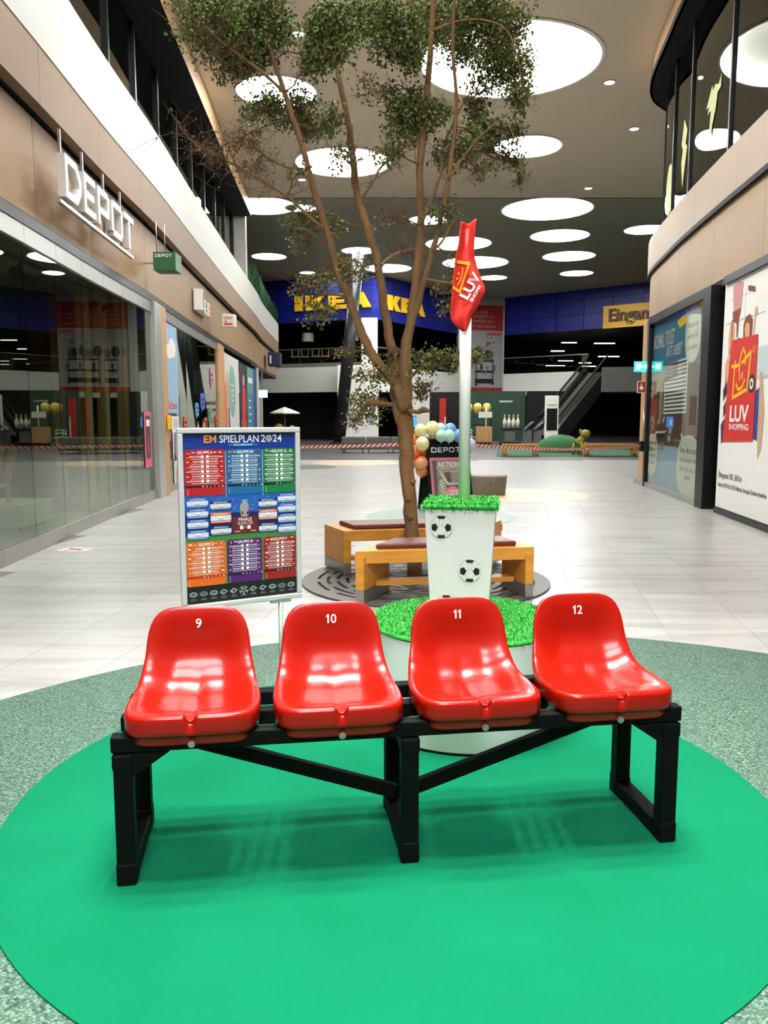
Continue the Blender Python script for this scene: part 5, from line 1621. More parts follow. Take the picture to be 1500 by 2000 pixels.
for k in range(6):
    a.poly([(-.2 + k * .01, .50 - k * .05), (-.08, .54 - k * .05), (-.1, .51 - k * .05), (-.19, .46 - k * .05)], .004, 6, M)
a.poly([(-.18, .62), (-.15, .64), (-.03, .46), (.3, .46), (.3, .43), (-.06, .43)], .004, 6, M); a.poly([(-.1, .66), (.0, .66), (.02, .47), (-.05, .47)], .004, 1, M); a.poly([(-.08, .42), (.3, .42), (.2, .36), (-.05, .36)], .004, 1, M)
a.disc(.03, .27, .135, .005, 0, M, 30)
a.text('AKTION!', .115, -.0, .765, .005, 3, M, .03, 0, .42)
a.text('Ihre Lieblingsmöbel für draußen', .05, .0, .70, .005, 3, M, 0, 0, .46); a.text('-20% auf alle Gartenmöbel', .05, -.0, .655, .005, 3, M, 0, 0, .42)
a.text('-20%', .13, .03, .30, .006, 3, M, .0, 0, .22); a.text('auf Gartenmöbel', .03, .03, .215, .006, 3, M)
a.build('sale_poster', [mat('sale_pink', (226, 122, 146), .5), mat('sale_dark', (92, 88, 84), .6), mat('sale_photo', (150, 136, 122), .6, vary=(9, .3)), m_pwhite, m_pblack, m_red, mat('sale_light', (206, 200, 190), .6)], ab)
# block capitals D E P O T drawn as strokes
def depot(mb_, x, y, h, z, mi, M, ext=None, wide=1.0):
    w = h * .98 * wide
    t = h * .20
    gap = h * .26
    def bx(x0, x1, y0, y1):
        if ext:
            mb_.box(x0, x1, y0, y1, z, z + ext, mi, M)
        else:
            mb_.rect(x0, x1, y0, y1, z, mi, M)
    for ch in 'DEPOT':
        if ch == 'D':
            bx(x, x + t, y, y + h); bx(x + t, x + w - t, y, y + t); bx(x + t, x + w - t, y + h - t, y + h); bx(x + w - t, x + w, y + t * .5, y + h - t * .5)
            ww = w
        elif ch == 'E':
            ww = w * .8
            bx(x, x + t, y, y + h); bx(x + t, x + ww, y, y + t); bx(x + t, x + ww, y + h - t, y + h); bx(x + t, x + ww * .9, y + h / 2 - t / 2, y + h / 2 + t / 2)
        elif ch == 'P':
            ww = w * .88
            bx(x, x + t, y, y + h); bx(x + t, x + ww, y + h - t, y + h); bx(x + t, x + ww, y + h * .34, y + h * .34 + t); bx(x + ww - t, x + ww, y + h * .34 + t, y + h - t)
        elif ch == 'O':
            ww = w
            bx(x, x + t, y + t * .4, y + h - t * .4); bx(x + w - t, x + w, y + t * .4, y + h - t * .4); bx(x + t * .0, x + w - t * .0, y, y + t) if False else bx(x + t, x + w - t, y, y + t); bx(x + t, x + w - t, y + h - t, y + h)
        else:
            ww = w * .86
            bx(x, x + ww, y + h - t, y + h); bx(x + ww / 2 - t / 2, x + ww / 2 + t / 2, y, y + h - t)
        x += ww + gap
    return x
a = MB(); depot(a, -.30, .965, .085, .003, 0, M, None, 1.15); a.build('lettering', m_pwhite, ab)
a = MB(); a.box(-.33, .33, .93, .935, .0, .004, 0, M); a.box(-.38, .38, 1.15, 1.185, -.05, .012, 0, M); a.build('top_bar', m_blackm, ab)
m_bal = {'cream': (240, 228, 176), 'yellow': (240, 232, 168), 'mint': (190, 228, 208), 'blue': (110, 160, 226), 'orange': (244, 118, 46), 'red orange': (226, 68, 22), 'peach': (240, 164, 124), 'apricot': (226, 142, 90), 'lilac': (206, 190, 226)}
BAL = [(.60, 1.31, 0, 'cream', 'cream balloon at the upper left corner of the black board', .105), (.80, 1.345, .03, 'yellow', 'pale yellow balloon, highest on top of the black board', .115), (.925, 1.33, .06, 'mint', 'mint balloon beside the highest yellow balloon', .10), (.935, 1.225, -.04, 'mint', 'mint balloon resting low on the board between yellow and blue ones', .095),
       (1.09, 1.315, .06, 'blue', 'light blue balloon behind two mint balloons', .11), (1.065, 1.225, -.05, 'mint', 'mint balloon in front of the light blue balloon', .10), (1.235, 1.225, .0, 'blue', 'bright blue balloon partly hidden by the white pole', .105), (.625, 1.10, -.1, 'cream', 'cream balloon hanging at the left edge of the black board', .112), (.49, 1.15, .06, 'orange', 'orange balloon touching the tree trunk at top', .10), (.50, .965, .0, 'orange', 'orange balloon touching the tree trunk in the middle of the column', .115),
       (.655, .96, .05, 'red orange', 'red-orange balloon, most saturated, against the board edge', .115), (.615, .79, -.08, 'peach', 'pale peach balloon second from the bottom of the column', .105), (.50, .80, .05, 'peach', 'peach balloon half behind the trunk near the bottom', .09), (.63, .67, .0, 'apricot', 'apricot balloon lowest in the column left of the board', .11), (1.42, 1.075, .05, 'lilac', 'lilac balloon at the right of the white pole', .105)]
for x, z, dy, c, l, r_ in BAL:
    b = thing('balloon', l, 'balloon', (x * .99, 13.2 + dy, z), 0, 'balloons tied to the advertising board')
    m_ = mat('balloon_' + c.replace(' ', '_'), m_bal[c], 0.25, spec=.4)
    a = MB(); a.lathe([(max(.0005, r_ * math.sin(t) * (1 - .10 * (t > 0) * max(0, math.cos(PI - t)) ** 2)), -r_ * 1.08 * math.cos(t)) for t in [PI * k / 14 for k in range(15)]], 22, 0); a.build('skin', m_, b)
    a = MB(); a.lathe([(.012, -r_ * 1.08 - .018), (.005, -r_ * 1.08 - .004), (.006, -r_ * 1.08 + .006)], 10, 0); a.build('knot', m_, b)

# ================================================================ round concrete stool, floor sticker, barrier tape
st = thing('round_stool', 'low round grey concrete seat behind the white pole', 'seat', (2.06, 16.0, 0.004))
a = MB(); a.lathe([(.34, 0), (.345, .01), (.375, .36), (.36, .378), (.01, .378)], 40); a.build('body', mat('concrete', (118, 112, 100), .7, vary=(5, .08)), st, None, 0, 0, 40)
a = MB(); a.lathe([(.376, .352), (.382, .38), (.37, .39), (.01, .392)], 40); a.build('seat_top', mat('concrete_top', (158, 152, 138), .6), st, None, 0, 0, 40)
a = MB(); a.box(-.006, .006, -.372, -.36, .2, .25); a.build('chip', m_dark, st)
a = MB()
a.disc(0, 0, .21, .0008, 0, None, 28, .13); a.disc(0, 0, .09, .0012, 1, None, 20, .055)
for k in range(6):
    t = k * PI / 3
    a.poly([(.11 * math.cos(t), .07 * math.sin(t)), (.19 * math.cos(t - .2), .115 * math.sin(t - .2)), (.19 * math.cos(t + .2), .115 * math.sin(t + .2))], .0014, 1 if k % 2 else 2)
tag(a.build('floor_sticker', [m_pwhite, mat('sticker_red', (190, 60, 48), .5), m_dark], None, (-3.60, 9.32, 0.001)), 'round red and white sticker on the floor by the left shop glass', 'sticker')

m_tr, m_tw = mat('tape_red', (206, 40, 36), .45), mat('tape_white', (232, 228, 220), .45)
def tape(name, p0, p1, sag, label, n=90):
    a = MB()
    p0, p1 = Vector(p0), Vector(p1)
    L_ = (p1 - p0).length
    prev = []
    h = .055
    def pt(s_, up):
        p = p0.lerp(p1, max(0, min(1, s_)))
        p.z -= sag * 4 * s_ * (1 - s_) - up
        return p
    for k in range(n):
        s0, s1 = k / n, (k + .5) / n
        sk = .5 / n * .7
        for mi, (u0, u1) in ((0, (s0, s1)), (1, (s1, s0 + 1 / n))):
            lo0, lo1 = max(0, u0 - sk), max(0, u1 - sk)
            vs = [pt(lo0, -h / 2), pt(lo1, -h / 2), pt(min(1, u1 + sk), h / 2), pt(min(1, u0 + sk), h / 2)]
            nrm = Vector((0, .0015, 0))
            a.add(vs + [v + nrm for v in vs], [(0, 1, 2, 3), (7, 6, 5, 4), (0, 4, 5, 1), (2, 6, 7, 3)], mi)
    return tag(a.build(name, [m_tr, m_tw]), label, 'barrier tape')
tape('barrier_tape', (1.25, 13.75, 1.085), (5.72, 17.95, .89), .09, 'red and white barrier tape from the black board to the right wood pillar', 56)
tape('barrier_tape', (-4.35, 17.6, .93), (0.75, 13.75, 1.09), .06, 'red and white barrier tape from the left shops to the black board', 56)
# ================================================================ signs and posters on the left shop front
def lM(y, z, o=0.0):
    p, t = LC.off(S(y), o, 1), LC.at(S(y))[1]
    return FM((p.x, p.y, z), (t.x, t.y))
ds = thing('letter_sign', 'large white metal DEPOT letters on rails above the first left shop', 'sign', (0, 0, 0))
DM = lM(9.72, 4.07, 0.2)
x = 0.0
mats_d = [mat('letter_white', (226, 224, 220), .3, metal=.2), m_steel]
def letter_parts():
    h, w, t = .49, .60, .09
    out = []
    def ring(x0, ww, cut):  # outline polygon with chamfers
        return x0
    specs = []
    X = 0
    for ch in 'DEPOT':
        b = MB()
        def bx(x0, x1, y0, y1):
            b.box(X + x0, X + x1, y0, y1, 0, .10, 0, DM)
        if ch == 'D':
            w_ = .60
            bx(0, t, 0, h); b.prism([(X + t, h - t), (X + t, h), (X + w_ - .17, h), (X + w_, h - .17), (X + w_, .17), (X + w_ - .17, 0), (X + t, 0), (X + t, t), (X + w_ - .22, t), (X + w_ - t, .22), (X + w_ - t, h - .22), (X + w_ - .22, h - t)], 0, .10, 0, DM)
        elif ch == 'E':
            w_ = .48
            bx(0, t, 0, h); bx(t, w_, 0, t); bx(t, w_, h - t, h); bx(t, w_ - .06, h / 2 - t / 2, h / 2 + t / 2)
        elif ch == 'P':
            w_ = .54
            bx(0, t, 0, h); bx(t, w_ - .06, h - t, h); bx(t, w_ - .06, .15, .15 + t); bx(w_ - t, w_, .17, h - .03)
        elif ch == 'O':
            w_ = .60
            bx(.08, w_ - .08, 0, t); bx(.08, w_ - .08, h - t, h); bx(0, t, .06, h - .06); bx(w_ - t, w_, .06, h - .06)
        else:
            w_ = .54
            bx(0, w_, h - t, h); bx(w_ / 2 - t / 2, w_ / 2 + t / 2, 0, h - t)
        b.build('letter_' + ch.lower(), mats_d[0], ds, None, 0, .006)
        X += w_ + .115
letter_parts()
a = MB(); a.box(-.12, 3.3, -.09, -.05, .02, .07, 0, DM); a.build('lower_rail', m_steel, ds)
for x_ in (.2, 1.05, 2.0, 2.9):
    a = MB(); a.box(x_, x_ + .035, -.05, .82, -.04, -.01, 0, DM); a.build('hanger', m_steel, ds)
bs = thing('cube_sign', 'dark green cube sign with white DEPOT lettering hung from the left fascia', 'sign', (0, 0, 0))
CM = FM((-4.05, 14.5, 4.07), (1, 0))
a = MB(); a.box(0.03, .42, 0, .31, -.42, 0, 0, CM); a.build('cube', mat('sign_green', (36, 92, 50), .5), bs, None, 0, .004)
a = MB(); depot(a, .06, .225, .05, .002, 0, CM, None, 1.1); a.build('lettering', m_pwhite, bs)
a = MB(); a.tube([(-3.95, 14.5, 4.38), (-3.95, 14.5, 4.9)], .01, 6); a.tube([(-3.86, 14.7, 4.38), (-3.86, 14.7, 4.9)], .01, 6); a.build('hanger', m_steel, bs)
a = MB(); a.box(-.25, .03, .14, .17, -.23, -.2, 0, CM); a.build('wall_bracket', m_steel, bs)
isg = thing('letter_sign', 'white block letters of the toy shop sign on the left fascia', 'sign', (0, 0, 0))
IM = lM(19.75, 4.06, .02)
a = MB(); a.box(0, .18, 0, .5, 0, .22, 0, IM); a.build('letter_block', m_white, isg, None, 0, .02)
a = MB(); a.text('I', .5, .09, .25, .222, 0, IM, .03); a.build('letter_i', m_red, isg)
for k, (ch, m_) in enumerate((('d', m_pblack), ('e', m_pblack), ('e', m_red))):
    a = MB(); a.box(.28 + k * .5, .68 + k * .5, 0.0, .42 - (k > 0) * .06, 0, .16, 0, IM); a.build('letter_block', m_white, isg, None, 0, .03)
    a = MB(); a.text(ch, .55, .48 + k * .5, .20, .163, 0, IM, .02); a.build('letter_' + ch, m_, isg)
isb = thing('box_sign', 'small white box sign with red and black print beside the toy shop letters', 'sign', (0, 0, 0))
IB = FM((-4.48, 22.8, 3.98), (1, 0))
a = MB(); a.box(0, .36, 0, .36, -.3, 0, 0, IB); a.build('box', m_white, isb, None, 0, .03)
a = MB(); a.text('Idee.', .13, .18, .26, .002, 0, IB, .01); a.text('&', .1, .11, .16, .002, 1, IB, .01); a.rect(.06, .3, .06, .11, .002, 0, IB); a.build('print', [m_red, m_pblack], isb)
bb = thing('box_sign', 'dark blue box sign at the far end of the left fascia', 'sign', (0, 0, 0))
a = MB(); a.box(-5.62, -5.05, 39.7, 40.6, 3.95, 4.6); a.build('box', mat('sign_navy', (18, 26, 62), .4), bb, None, 0, .02)
a = MB(); a.rect(.10, .17, .12, .5, .002, 0, FM((-5.62, 39.7, 3.95), (1, 0))); a.build('print', m_pwhite, bb)

# posters and stickers on the left glass
def lposter(name, y0, y1, z0, z1, rgb, label, extra=None, cat='poster', o=-.03):
    t = thing(name, label, cat, (0, 0, 0))
    M_ = lM(y0, z0, o)
    w_, h_ = y1 - y0, z1 - z0
    a = MB(); a.box(0, w_, 0, h_, -.004, 0, 0, M_); a.build('sheet', mat('po_%d_%d_%d' % rgb, rgb, .6), t)
    if extra:
        b = MB(); ms_ = extra(b, w_, h_, M_); b.build('print', ms_, t)
    return t
def ex_blue(b, w, h, M_):
    b.disc(w * .55, h * .75, w * .3, .002, 0, M_, 16, .2); b.disc(w * .3, h * .7, w * .25, .0025, 0, M_, 16, .15)
    b.text('Idee', .25, w / 2, h * .12, .002, 1, M_, .01, 0, w * .7); b.rect(0, w * .8, 0, .05, .002, 2, M_)
    return [m_pwhite, m_red, m_pblack]
lposter('window_poster', 16.45, 17.75, 1.55, 3.42, (146, 182, 214), 'tall sky-blue poster with white clouds on the second left shop', ex_blue)
def ex_notice(b, w, h, M_):
    for k in range(6):
        b.rect(w * .2, w * .8, h * (.8 - k * .1), h * (.83 - k * .1), .002, 0, M_)
    return [mat('po_grey', (150, 150, 150), .6)]
lposter('notice_sheet', 16.9, 17.75, 1.2, 1.54, (226, 226, 222), 'white opening hours notice under the sky-blue poster', ex_notice)
def ex_legs(b, w, h, M_):
    b.poly([(w * .1, 0), (w * .35, 0), (w * .42, h), (w * .2, h)], .002, 0, M_); b.poly([(w * .5, 0), (w * .8, 0), (w * .7, h), (w * .45, h)], .002, 1, M_)
    b.poly([(w * .05, 0), (w * .4, 0), (w * .36, h * .2), (w * .15, h * .2)], .003, 2, M_); b.poly([(w * .48, 0), (w * .85, 0), (w * .8, h * .2), (w * .52, h * .2)], .003, 2, M_)
    return [mat('po_stripe', (150, 90, 110), .6), mat('po_stripe2', (210, 170, 160), .6), m_pblack]
lposter('window_poster', 16.95, 17.85, .62, 1.19, (210, 204, 206), 'poster with striped legs below the white notice', ex_legs)
def ex_fox(b, w, h, M_):
    b.poly([(w * .2, 0), (w * .3, 0), (w * .35, h * .4), (w * .6, h * .4), (w * .62, 0), (w * .72, 0), (w * .75, h * .6), (w * .5, h * .95), (w * .3, h * .7)], .002, 0, M_)
    return [mat('po_fox', (186, 122, 70), .6)]
lposter('window_poster', 17.0, 17.9, .05, .6, (214, 212, 206), 'white poster with a brown animal at the foot of the second left shop', ex_fox)
a = MB(); a.box(-.07, .07, -.14, .14, 0, .06, 0, lM(16.15, 1.42, .03)); tag(a.build('alarm_box', m_yellow, None, None, 0, .01), 'small yellow alarm box on the left wood pillar', 'alarm box')
def ex_kids(rgb1, rgb2, hair):
    def f(b, w, h, M_):
        return [m_pwhite]
    return f
def sticker(y, z, w, h, rgb, label, txt=None):
    t = thing('speech_bubble_sticker', label, 'window sticker', (0, 0, 0))
    M_ = lM(y, z, -.035)
    a = MB()
    a.prism([(w / 2 * math.copysign(abs(math.cos(q)) ** .5, math.cos(q)), h / 2 * math.copysign(abs(math.sin(q)) ** .5, math.sin(q))) for q in [2 * PI * k / 20 for k in range(20)]], 0, .004, 0, M_)
    a.prism([(-w * .3, -h * .4), (w * .05, -h * .4), (-w * .2, -h * .7)], 0, .0035, 0, M_)
    a.build('shape', mat('st_%d_%d_%d' % rgb, rgb, .5), t)
    a = MB(); a.rect(-w * .3, w * .3, h * .04, h * .2, .006, 0, M_); a.build('upper_line', mat('st_txt', (40, 30, 40), .5), t)
    a = MB(); a.rect(-w * .25, w * .25, -h * .26, -h * .1, .006, 0, M_); a.build('lower_line', mat('st_txt', (40, 30, 40), .5), t)
sticker(18.55, 1.36, .42, .34, (232, 96, 40), 'orange speech bubble sticker, leftmost on the second shop glass')
sticker(20.2, 1.7, .5, .34, (84, 170, 206), 'light blue speech bubble sticker on the second shop glass')
sticker(21.1, 1.92, .72, .42, (70, 96, 196), 'blue speech bubble sticker, largest on the second shop glass')
sticker(21.55, 1.35, .5, .32, (206, 56, 34), 'red speech bubble sticker among the printed children')
sticker(22.15, 1.6, .5, .26, (60, 150, 80), 'green speech bubble sticker on the second shop glass')
sticker(22.75, 2.62, .5, .5, (226, 120, 170), 'pink speech bubble sticker, highest on the second shop glass')
sticker(23.5, 1.35, .42, .42, (206, 84, 66), 'salmon speech bubble sticker nearest the pale wood pillar')
def kid(y, hgt, shirt, trousers, hair, label):
    t = thing('printed_figure_sticker', label, 'window sticker', (0, 0, 0))
    M_ = lM(y, .12, -.04)
    s_ = hgt / 1.2
    a = MB()
    def P_(pts, mi, z): a.prism([(x * s_ * 1.5, yy * s_) for x, yy in pts], 0, z, mi, M_)
    P_([(-.13, 0), (-.02, 0), (0, .45), (.02, 0), (.13, 0), (.14, .55), (-.14, .55)], 2, .003)
    P_([(-.15, .5), (.15, .5), (.2, .55), (.22, .8), (.13, .93), (-.13, .93), (-.22, .8), (-.2, .55)], 1, .004)
    P_([(.09 * math.cos(q), 1.04 + .12 * math.sin(q)) for q in [2 * PI * k / 14 for k in range(14)]], 0, .005)
    P_([(-.1, 1.05), (-.09, 1.16), (0, 1.2), (.09, 1.16), (.1, 1.05), (.05, 1.12), (-.05, 1.12)], 3, .006)
    a.build('figure', [mat('kid_skin', (206, 156, 124), .6), mat('k_%d_%d_%d' % shirt, shirt, .6), mat('k_%d_%d_%d' % trousers, trousers, .6), mat('k_%d_%d_%d' % hair, hair, .6)], t)
kid(18.3, 1.1, (190, 180, 90), (60, 80, 160), (180, 140, 80), 'printed figure in yellowish shirt, leftmost behind the poster stand')
kid(20.3, 1.3, (80, 110, 190), (210, 214, 222), (40, 30, 26), 'printed figure in a blue and white striped shirt on the second shop glass')
kid(21.2, 1.35, (206, 70, 60), (60, 50, 48), (36, 28, 24), 'printed figure in a red checked shirt on the second shop glass')
kid(22.0, 1.0, (150, 30, 30), (40, 40, 50), (190, 150, 90), 'printed figure in dark red clothing on the second shop glass')
kid(22.7, 1.1, (216, 140, 120), (190, 130, 110), (60, 40, 30), 'printed figure in salmon clothing on the second shop glass')
kid(23.4, .9, (176, 178, 180), (120, 120, 126), (40, 30, 26), 'printed figure in grey clothing nearest the pale wood pillar')
def ex_teal(b, w, h, M_):
    b.disc(w * .5, h * .66, w * .24, .002, 0, M_, 28, .85)
    for k in range(4):
        b.rect(w * .42, w * .62, h * (.72 - k * .05), h * (.73 - k * .05), .003, 1, M_)
    b.poly([(0, 0), (w * .2, 0), (w * .16, h * .5), (w * .06, h * .75), (0, h * .7)], .002, 2, M_); b.poly([(w * .2, 0), (w * .36, 0), (w * .3, h * .5), (w * .22, h * .55)], .0025, 3, M_); b.poly([(w * .1, h * .5), (w * .3, h * .5), (w * .24, h * .85), (w * .1, h * .8)], .003, 4, M_)
    for k in range(3):
        b.rect(w * .5, w * .95, h * (.28 - k * .045), h * (.30 - k * .045), .003, 5, M_)
    return [mat('po_teal', (120, 170, 158), .6), m_pwhite, mat('po_or', (210, 80, 40), .6), mat('po_pu', (70, 56, 130), .6), mat('kid_skin', (206, 156, 124), .6), m_pblack]
lposter('window_poster', 25.3, 29.2, .1, 3.5, (206, 202, 196), 'tall white poster with a teal oval behind the poster stand', ex_teal)
def ex_redd(b, w, h, M_):
    b.poly([(w * .3, h * .3), (w * .75, h * .3), (w * .8, h * .6), (w * .7, h * .75), (w * .35, h * .75), (w * .3, h * .5)], .002, 0, M_)
    b.poly([(w * .1, 0), (w * .35, 0), (w * .5, h * .35), (w * .25, h * .4)], .0015, 1, M_); b.poly([(w * .6, 0), (w * .95, 0), (w * .8, h * .4), (w * .6, h * .35)], .0015, 1, M_); b.disc(w * .52, h * .82, w * .13, .002, 1, M_, 14, .22)
    return [m_red, mat('kid_skin', (206, 156, 124), .6)]
lposter('window_poster', 29.3, 31.6, .1, 3.45, (26, 22, 24), 'black poster with a figure in a shiny red suit', ex_redd)
def ex_tq(b, w, h, M_):
    b.rect(0, w, h * .7, h, .002, 0, M_); b.rect(w * .15, w * .85, h * .82, h * .88, .003, 1, M_)
    for k in range(6):
        b.rect(w * .2, w * (.5 + .05 * (k % 3)), h * (.6 - k * .08), h * (.62 - k * .08), .003, 1, M_)
    return [mat('po_teal2', (90, 146, 140), .6), m_pwhite]
lposter('window_poster', 31.7, 33.9, .1, 3.45, (58, 122, 150), 'blue-teal poster with small lettering near the white end pillar', ex_tq)
lposter('window_poster', 33.95, 35.35, .1, 3.5, (24, 60, 130), 'plain dark blue panel beside the white end pillar', None)
def ex_pink(b, w, h, M_):
    b.rect(w * .15, w * .85, h * .16, h * .93, .002, 0, M_); b.rect(w * .25, w * .75, h * .74, h * .86, .003, 1, M_); b.poly([(w * .3, h * .3), (w * .6, h * .3), (w * .5, h * .6)], .003, 2, M_)
    return [mat('po_ph', (70, 62, 62), .6), m_pwhite, m_red]
lposter('window_poster', 14.45, 14.95, .62, 1.62, (214, 90, 130), 'narrow pink sale poster on the last pane of the first left shop', ex_pink)
e2 = thing('exit_sign', 'small glowing blue-white sign at the far end of the left shops', 'exit sign', (0, 0, 0))
a = MB(); a.box(-5.95, -5.5, 38.5, 38.56, 2.4, 2.75); a.build('panel', mat('exit2', (150, 220, 250), .5, emit=1.5), e2)
a = MB(); a.box(-5.78, -5.7, 38.5, 38.56, 2.75, 3.6); a.build('hanger', m_steel, e2)
# goods in the first shop
pdm = thing('display_podium', 'low white display podium inside the first left shop', 'podium', (-5.35, 11.2, 0.003))
a = MB(); a.box(-.75, .55, -.5, .45, .07, .36); a.build('top', m_white, pdm, None, 0, .005)
for x_, y_ in ((-.65, -.4), (.45, -.4), (.45, .35), (-.65, .35)):
    a = MB(); a.cyl((x_, y_, 0), .02, .08, 10); a.build('foot', m_steel, pdm)
ch = thing('garden_chair', 'orange wooden garden chair on the display podium in the left shop', 'chair', (-5.45, 10.95, .363))
m_och = wood('chair_wood', (196, 96, 50), (170, 74, 36), (2, 2, 6), .5)
a = MB(); a.prism([(-.3, -.25), (.3, -.25), (.26, .25), (-.26, .25)], .20, .24); a.build('seat', m_och, ch)
for k in range(4):
    a = MB(); a.bar((-.22 + k * .15, .2, .22), (-.26 + k * .17, .42, .78), .11, .02, 0, (0, 1, 0)); a.build('back_slat', m_och, ch)
for x_ in (-.27, .25):
    for y_ in (-.22, .2):
        a = MB(); a.bar((x_, y_, 0), (x_, y_, .21), .05, .05, 0, (0, 1, 0)); a.build('leg', m_och, ch)
for (x_, y_, w_, d_, h_, l) in ((-6.6, 12.4, .8, .4, .9, 'grey cupboard inside the first left shop, beside the brown posts'), (-7.6, 9.0, 1.2, .5, 1.5, 'dark shelf unit inside the first left shop')):
    t = thing('display_cabinet', l, 'cabinet', (x_, y_, .003))
    a = MB(); a.box(-w_ / 2, w_ / 2, -d_ / 2, d_ / 2, .06, h_); a.build('body', mat('cab_grey', (110, 112, 104), .6), t, None, 0, .005)
    for sx_ in (-1, 1):
        b = MB(); b.box(sx_ * w_ * .25 - w_ * .23, sx_ * w_ * .25 + w_ * .23, -d_ / 2 - .02, -d_ / 2, .1, h_ - .04); dd = b.build('door', mat('cab_front', (130, 132, 124), .6), t)
        b = MB(); b.box(sx_ * .03 - .008, sx_ * .03 + .008, -d_ / 2 - .045, -d_ / 2 - .02, h_ * .5, h_ * .62); b.build('handle', m_steel, dd)
    a = MB(); a.box(-w_ / 2 + .03, w_ / 2 - .03, -d_ / 2 + .03, d_ / 2 - .03, 0, .06); a.build('plinth', m_dark, t)

# hedge on the far end of the left parapet
hd = thing('hedge', 'dark green grass-like hedge on the far end of the white left parapet', 'hedge', (-5.6, 39.5, 6.3))
m_hedge = [mat('hedge_a', (36, 74, 40), .8), mat('hedge_b', (54, 98, 54), .8)]
a = MB()
for k in range(3600):
    y = random.uniform(33.4, 45.5)
    p = LC.off(S(y), random.uniform(-.12, .13), 1)
    hh = (.98 - (y - 33.4) / 12 * .35) * random.uniform(.6, 1.0)
    an = random.uniform(0, 2 * PI)
    dx, dy = .16 * math.cos(an), .16 * math.sin(an)
    bx_, by_, bz_ = p.x + 5.6, p.y - 39.5, 0.36
    a.add([(bx_ - .03, by_, bz_), (bx_ + .03, by_, bz_), (bx_ + dx * .5 + .025, by_ + dy * .5, bz_ + hh * .6), (bx_ + dx, by_ + dy, bz_ + hh)], [(0, 1, 2, 3)], random.randrange(2))
a.build('blades', m_hedge, hd)
hd.children[0]['kind'] = 'stuff'
a = MB(); strip(a, LC, S(33.4), S(45.5), -.13, .14, 6.605, 6.68, 1, 1); o_ = a.build('trough', m_dark, hd); o_.location = (5.6, -39.5, -6.3)
# ================================================================ furniture store at the end of the hall
KA, KB, KC, KE, KF = Vector((-6.89, 54.2)), Vector((-.70, 51.4)), Vector((5.49, 60.9)), Vector((9.06, 62.05)), Vector((17.27, 55.12))
dAB, dEF = (KB - KA).normalized(), (KF - KE).normalized()
KA0, KF1 = KA - dAB * 7, KF + dEF * 6
ZB, ZT, S0, S1 = 7.56, CEIL_FAR_Z, 3.07, 4.68
m_blue = mat('facade_blue', (26, 36, 128), 0.38, spec=.4)
m_inner = mat('store_dark', (20, 20, 19), .8)
m_slabw = mat('slab_white', (228, 226, 216), .6)
wb_ = struct('wall_back', 'blue panelled furniture store facade above white slab at the end of the hall')
def wallrun(p, q, z0, z1, th, m, name, par=wb_):
    d = (q - p)
    L_ = d.length
    M_ = FM((p.x, p.y, 0), (d.x, d.y))
    a = MB(); a.box(0, L_, z0, z1, -th, 0, 0, M_)
    return a.build(name, m, par)
def panels(p, q, n):
    for i in range(n):
        a_, b_ = p.lerp(q, i / n), p.lerp(q, (i + 1) / n)
        e = (b_ - a_).normalized() * .02
        for z0, z1 in ((ZB, 8.60), (8.62, 9.62), (9.64, ZT)):
            wallrun(a_ + e, b_ - e, z0, z1, .12, m_blue, 'blue_panel')
panels(KA0, KA, 4); panels(KA, KB, 3); panels(KB, KC, 5); panels(KE, KF, 5); panels(KF, KF1, 3)
for p, q in ((KA0, KB), (KB, KC), (KE, KF1)):
    d = (q - p).normalized()
    nrm = Vector((-d.y, d.x)) * .13
    wallrun(p + nrm, q + nrm, ZB, ZT, .1, m_black, 'panel_backing')
wallrun(KA0, KB, S0, S1, .4, m_slabw, 'slab_front'); wallrun(KB, KC, S0, S1, .4, m_slabw, 'slab_front'); wallrun(KE, KF - dEF * 4.6, S0, S1, .4, m_slabw, 'slab_front')
wallrun(KC, KE, S0 - .2, ZT, .3, m_whitew, 'banner_wall')
wallrun(KA0, KB, S1, S1 + .25, .3, mat('slab_cap', (120, 118, 108), .5), 'slab_cap')
a = MB(); a.box(-14, 24, 72, 72.3, 0, CEIL_FAR_Z); a.build('rear_wall', m_inner, wb_)
a = MB()
def floorpoly(pts, z, m, name):
    b = MB(); b.poly(pts, z); return b.build(name, m, wb_)
outl = [(KA0.x, KA0.y + .1), (KB.x, KB.y + .5), (KC.x, KC.y + .3), (KE.x, KE.y + .3), (KF1.x, KF1.y + .2), (22, 72), (-14, 72)]
floorpoly(outl, S1 - .05, m_inner, 'upper_floor'); floorpoly(outl, S0 + .02, m_inner, 'lower_ceiling'); floorpoly(outl, ZB + .03, m_inner, 'upper_ceiling')
a = MB(); a.box(-14.2, -14, 44, 72, 0, CEIL_FAR_Z); a.build('side_wall', m_dark, wb_)
a = MB(); a.box(23.8, 24, 22, 75, 0, CEIL_FAR_Z); a.build('side_wall', m_dark, wb_)
a = MB(); a.box(-14, 24, 66, 66.2, 0, S0); a.build('lower_rear_wall', m_inner, wb_)
a = MB(); a.box(-12, -1.0, 57.5, 57.7, 0, S0); a.build('lower_rear_wall', m_inner, wb_)
a = MB(); a.box(-11, 22, -28.2, -28, 0, 10.5); tag(a.build('wall_front', m_dark), 'dark wall behind the photographer', None, None, 'structure')

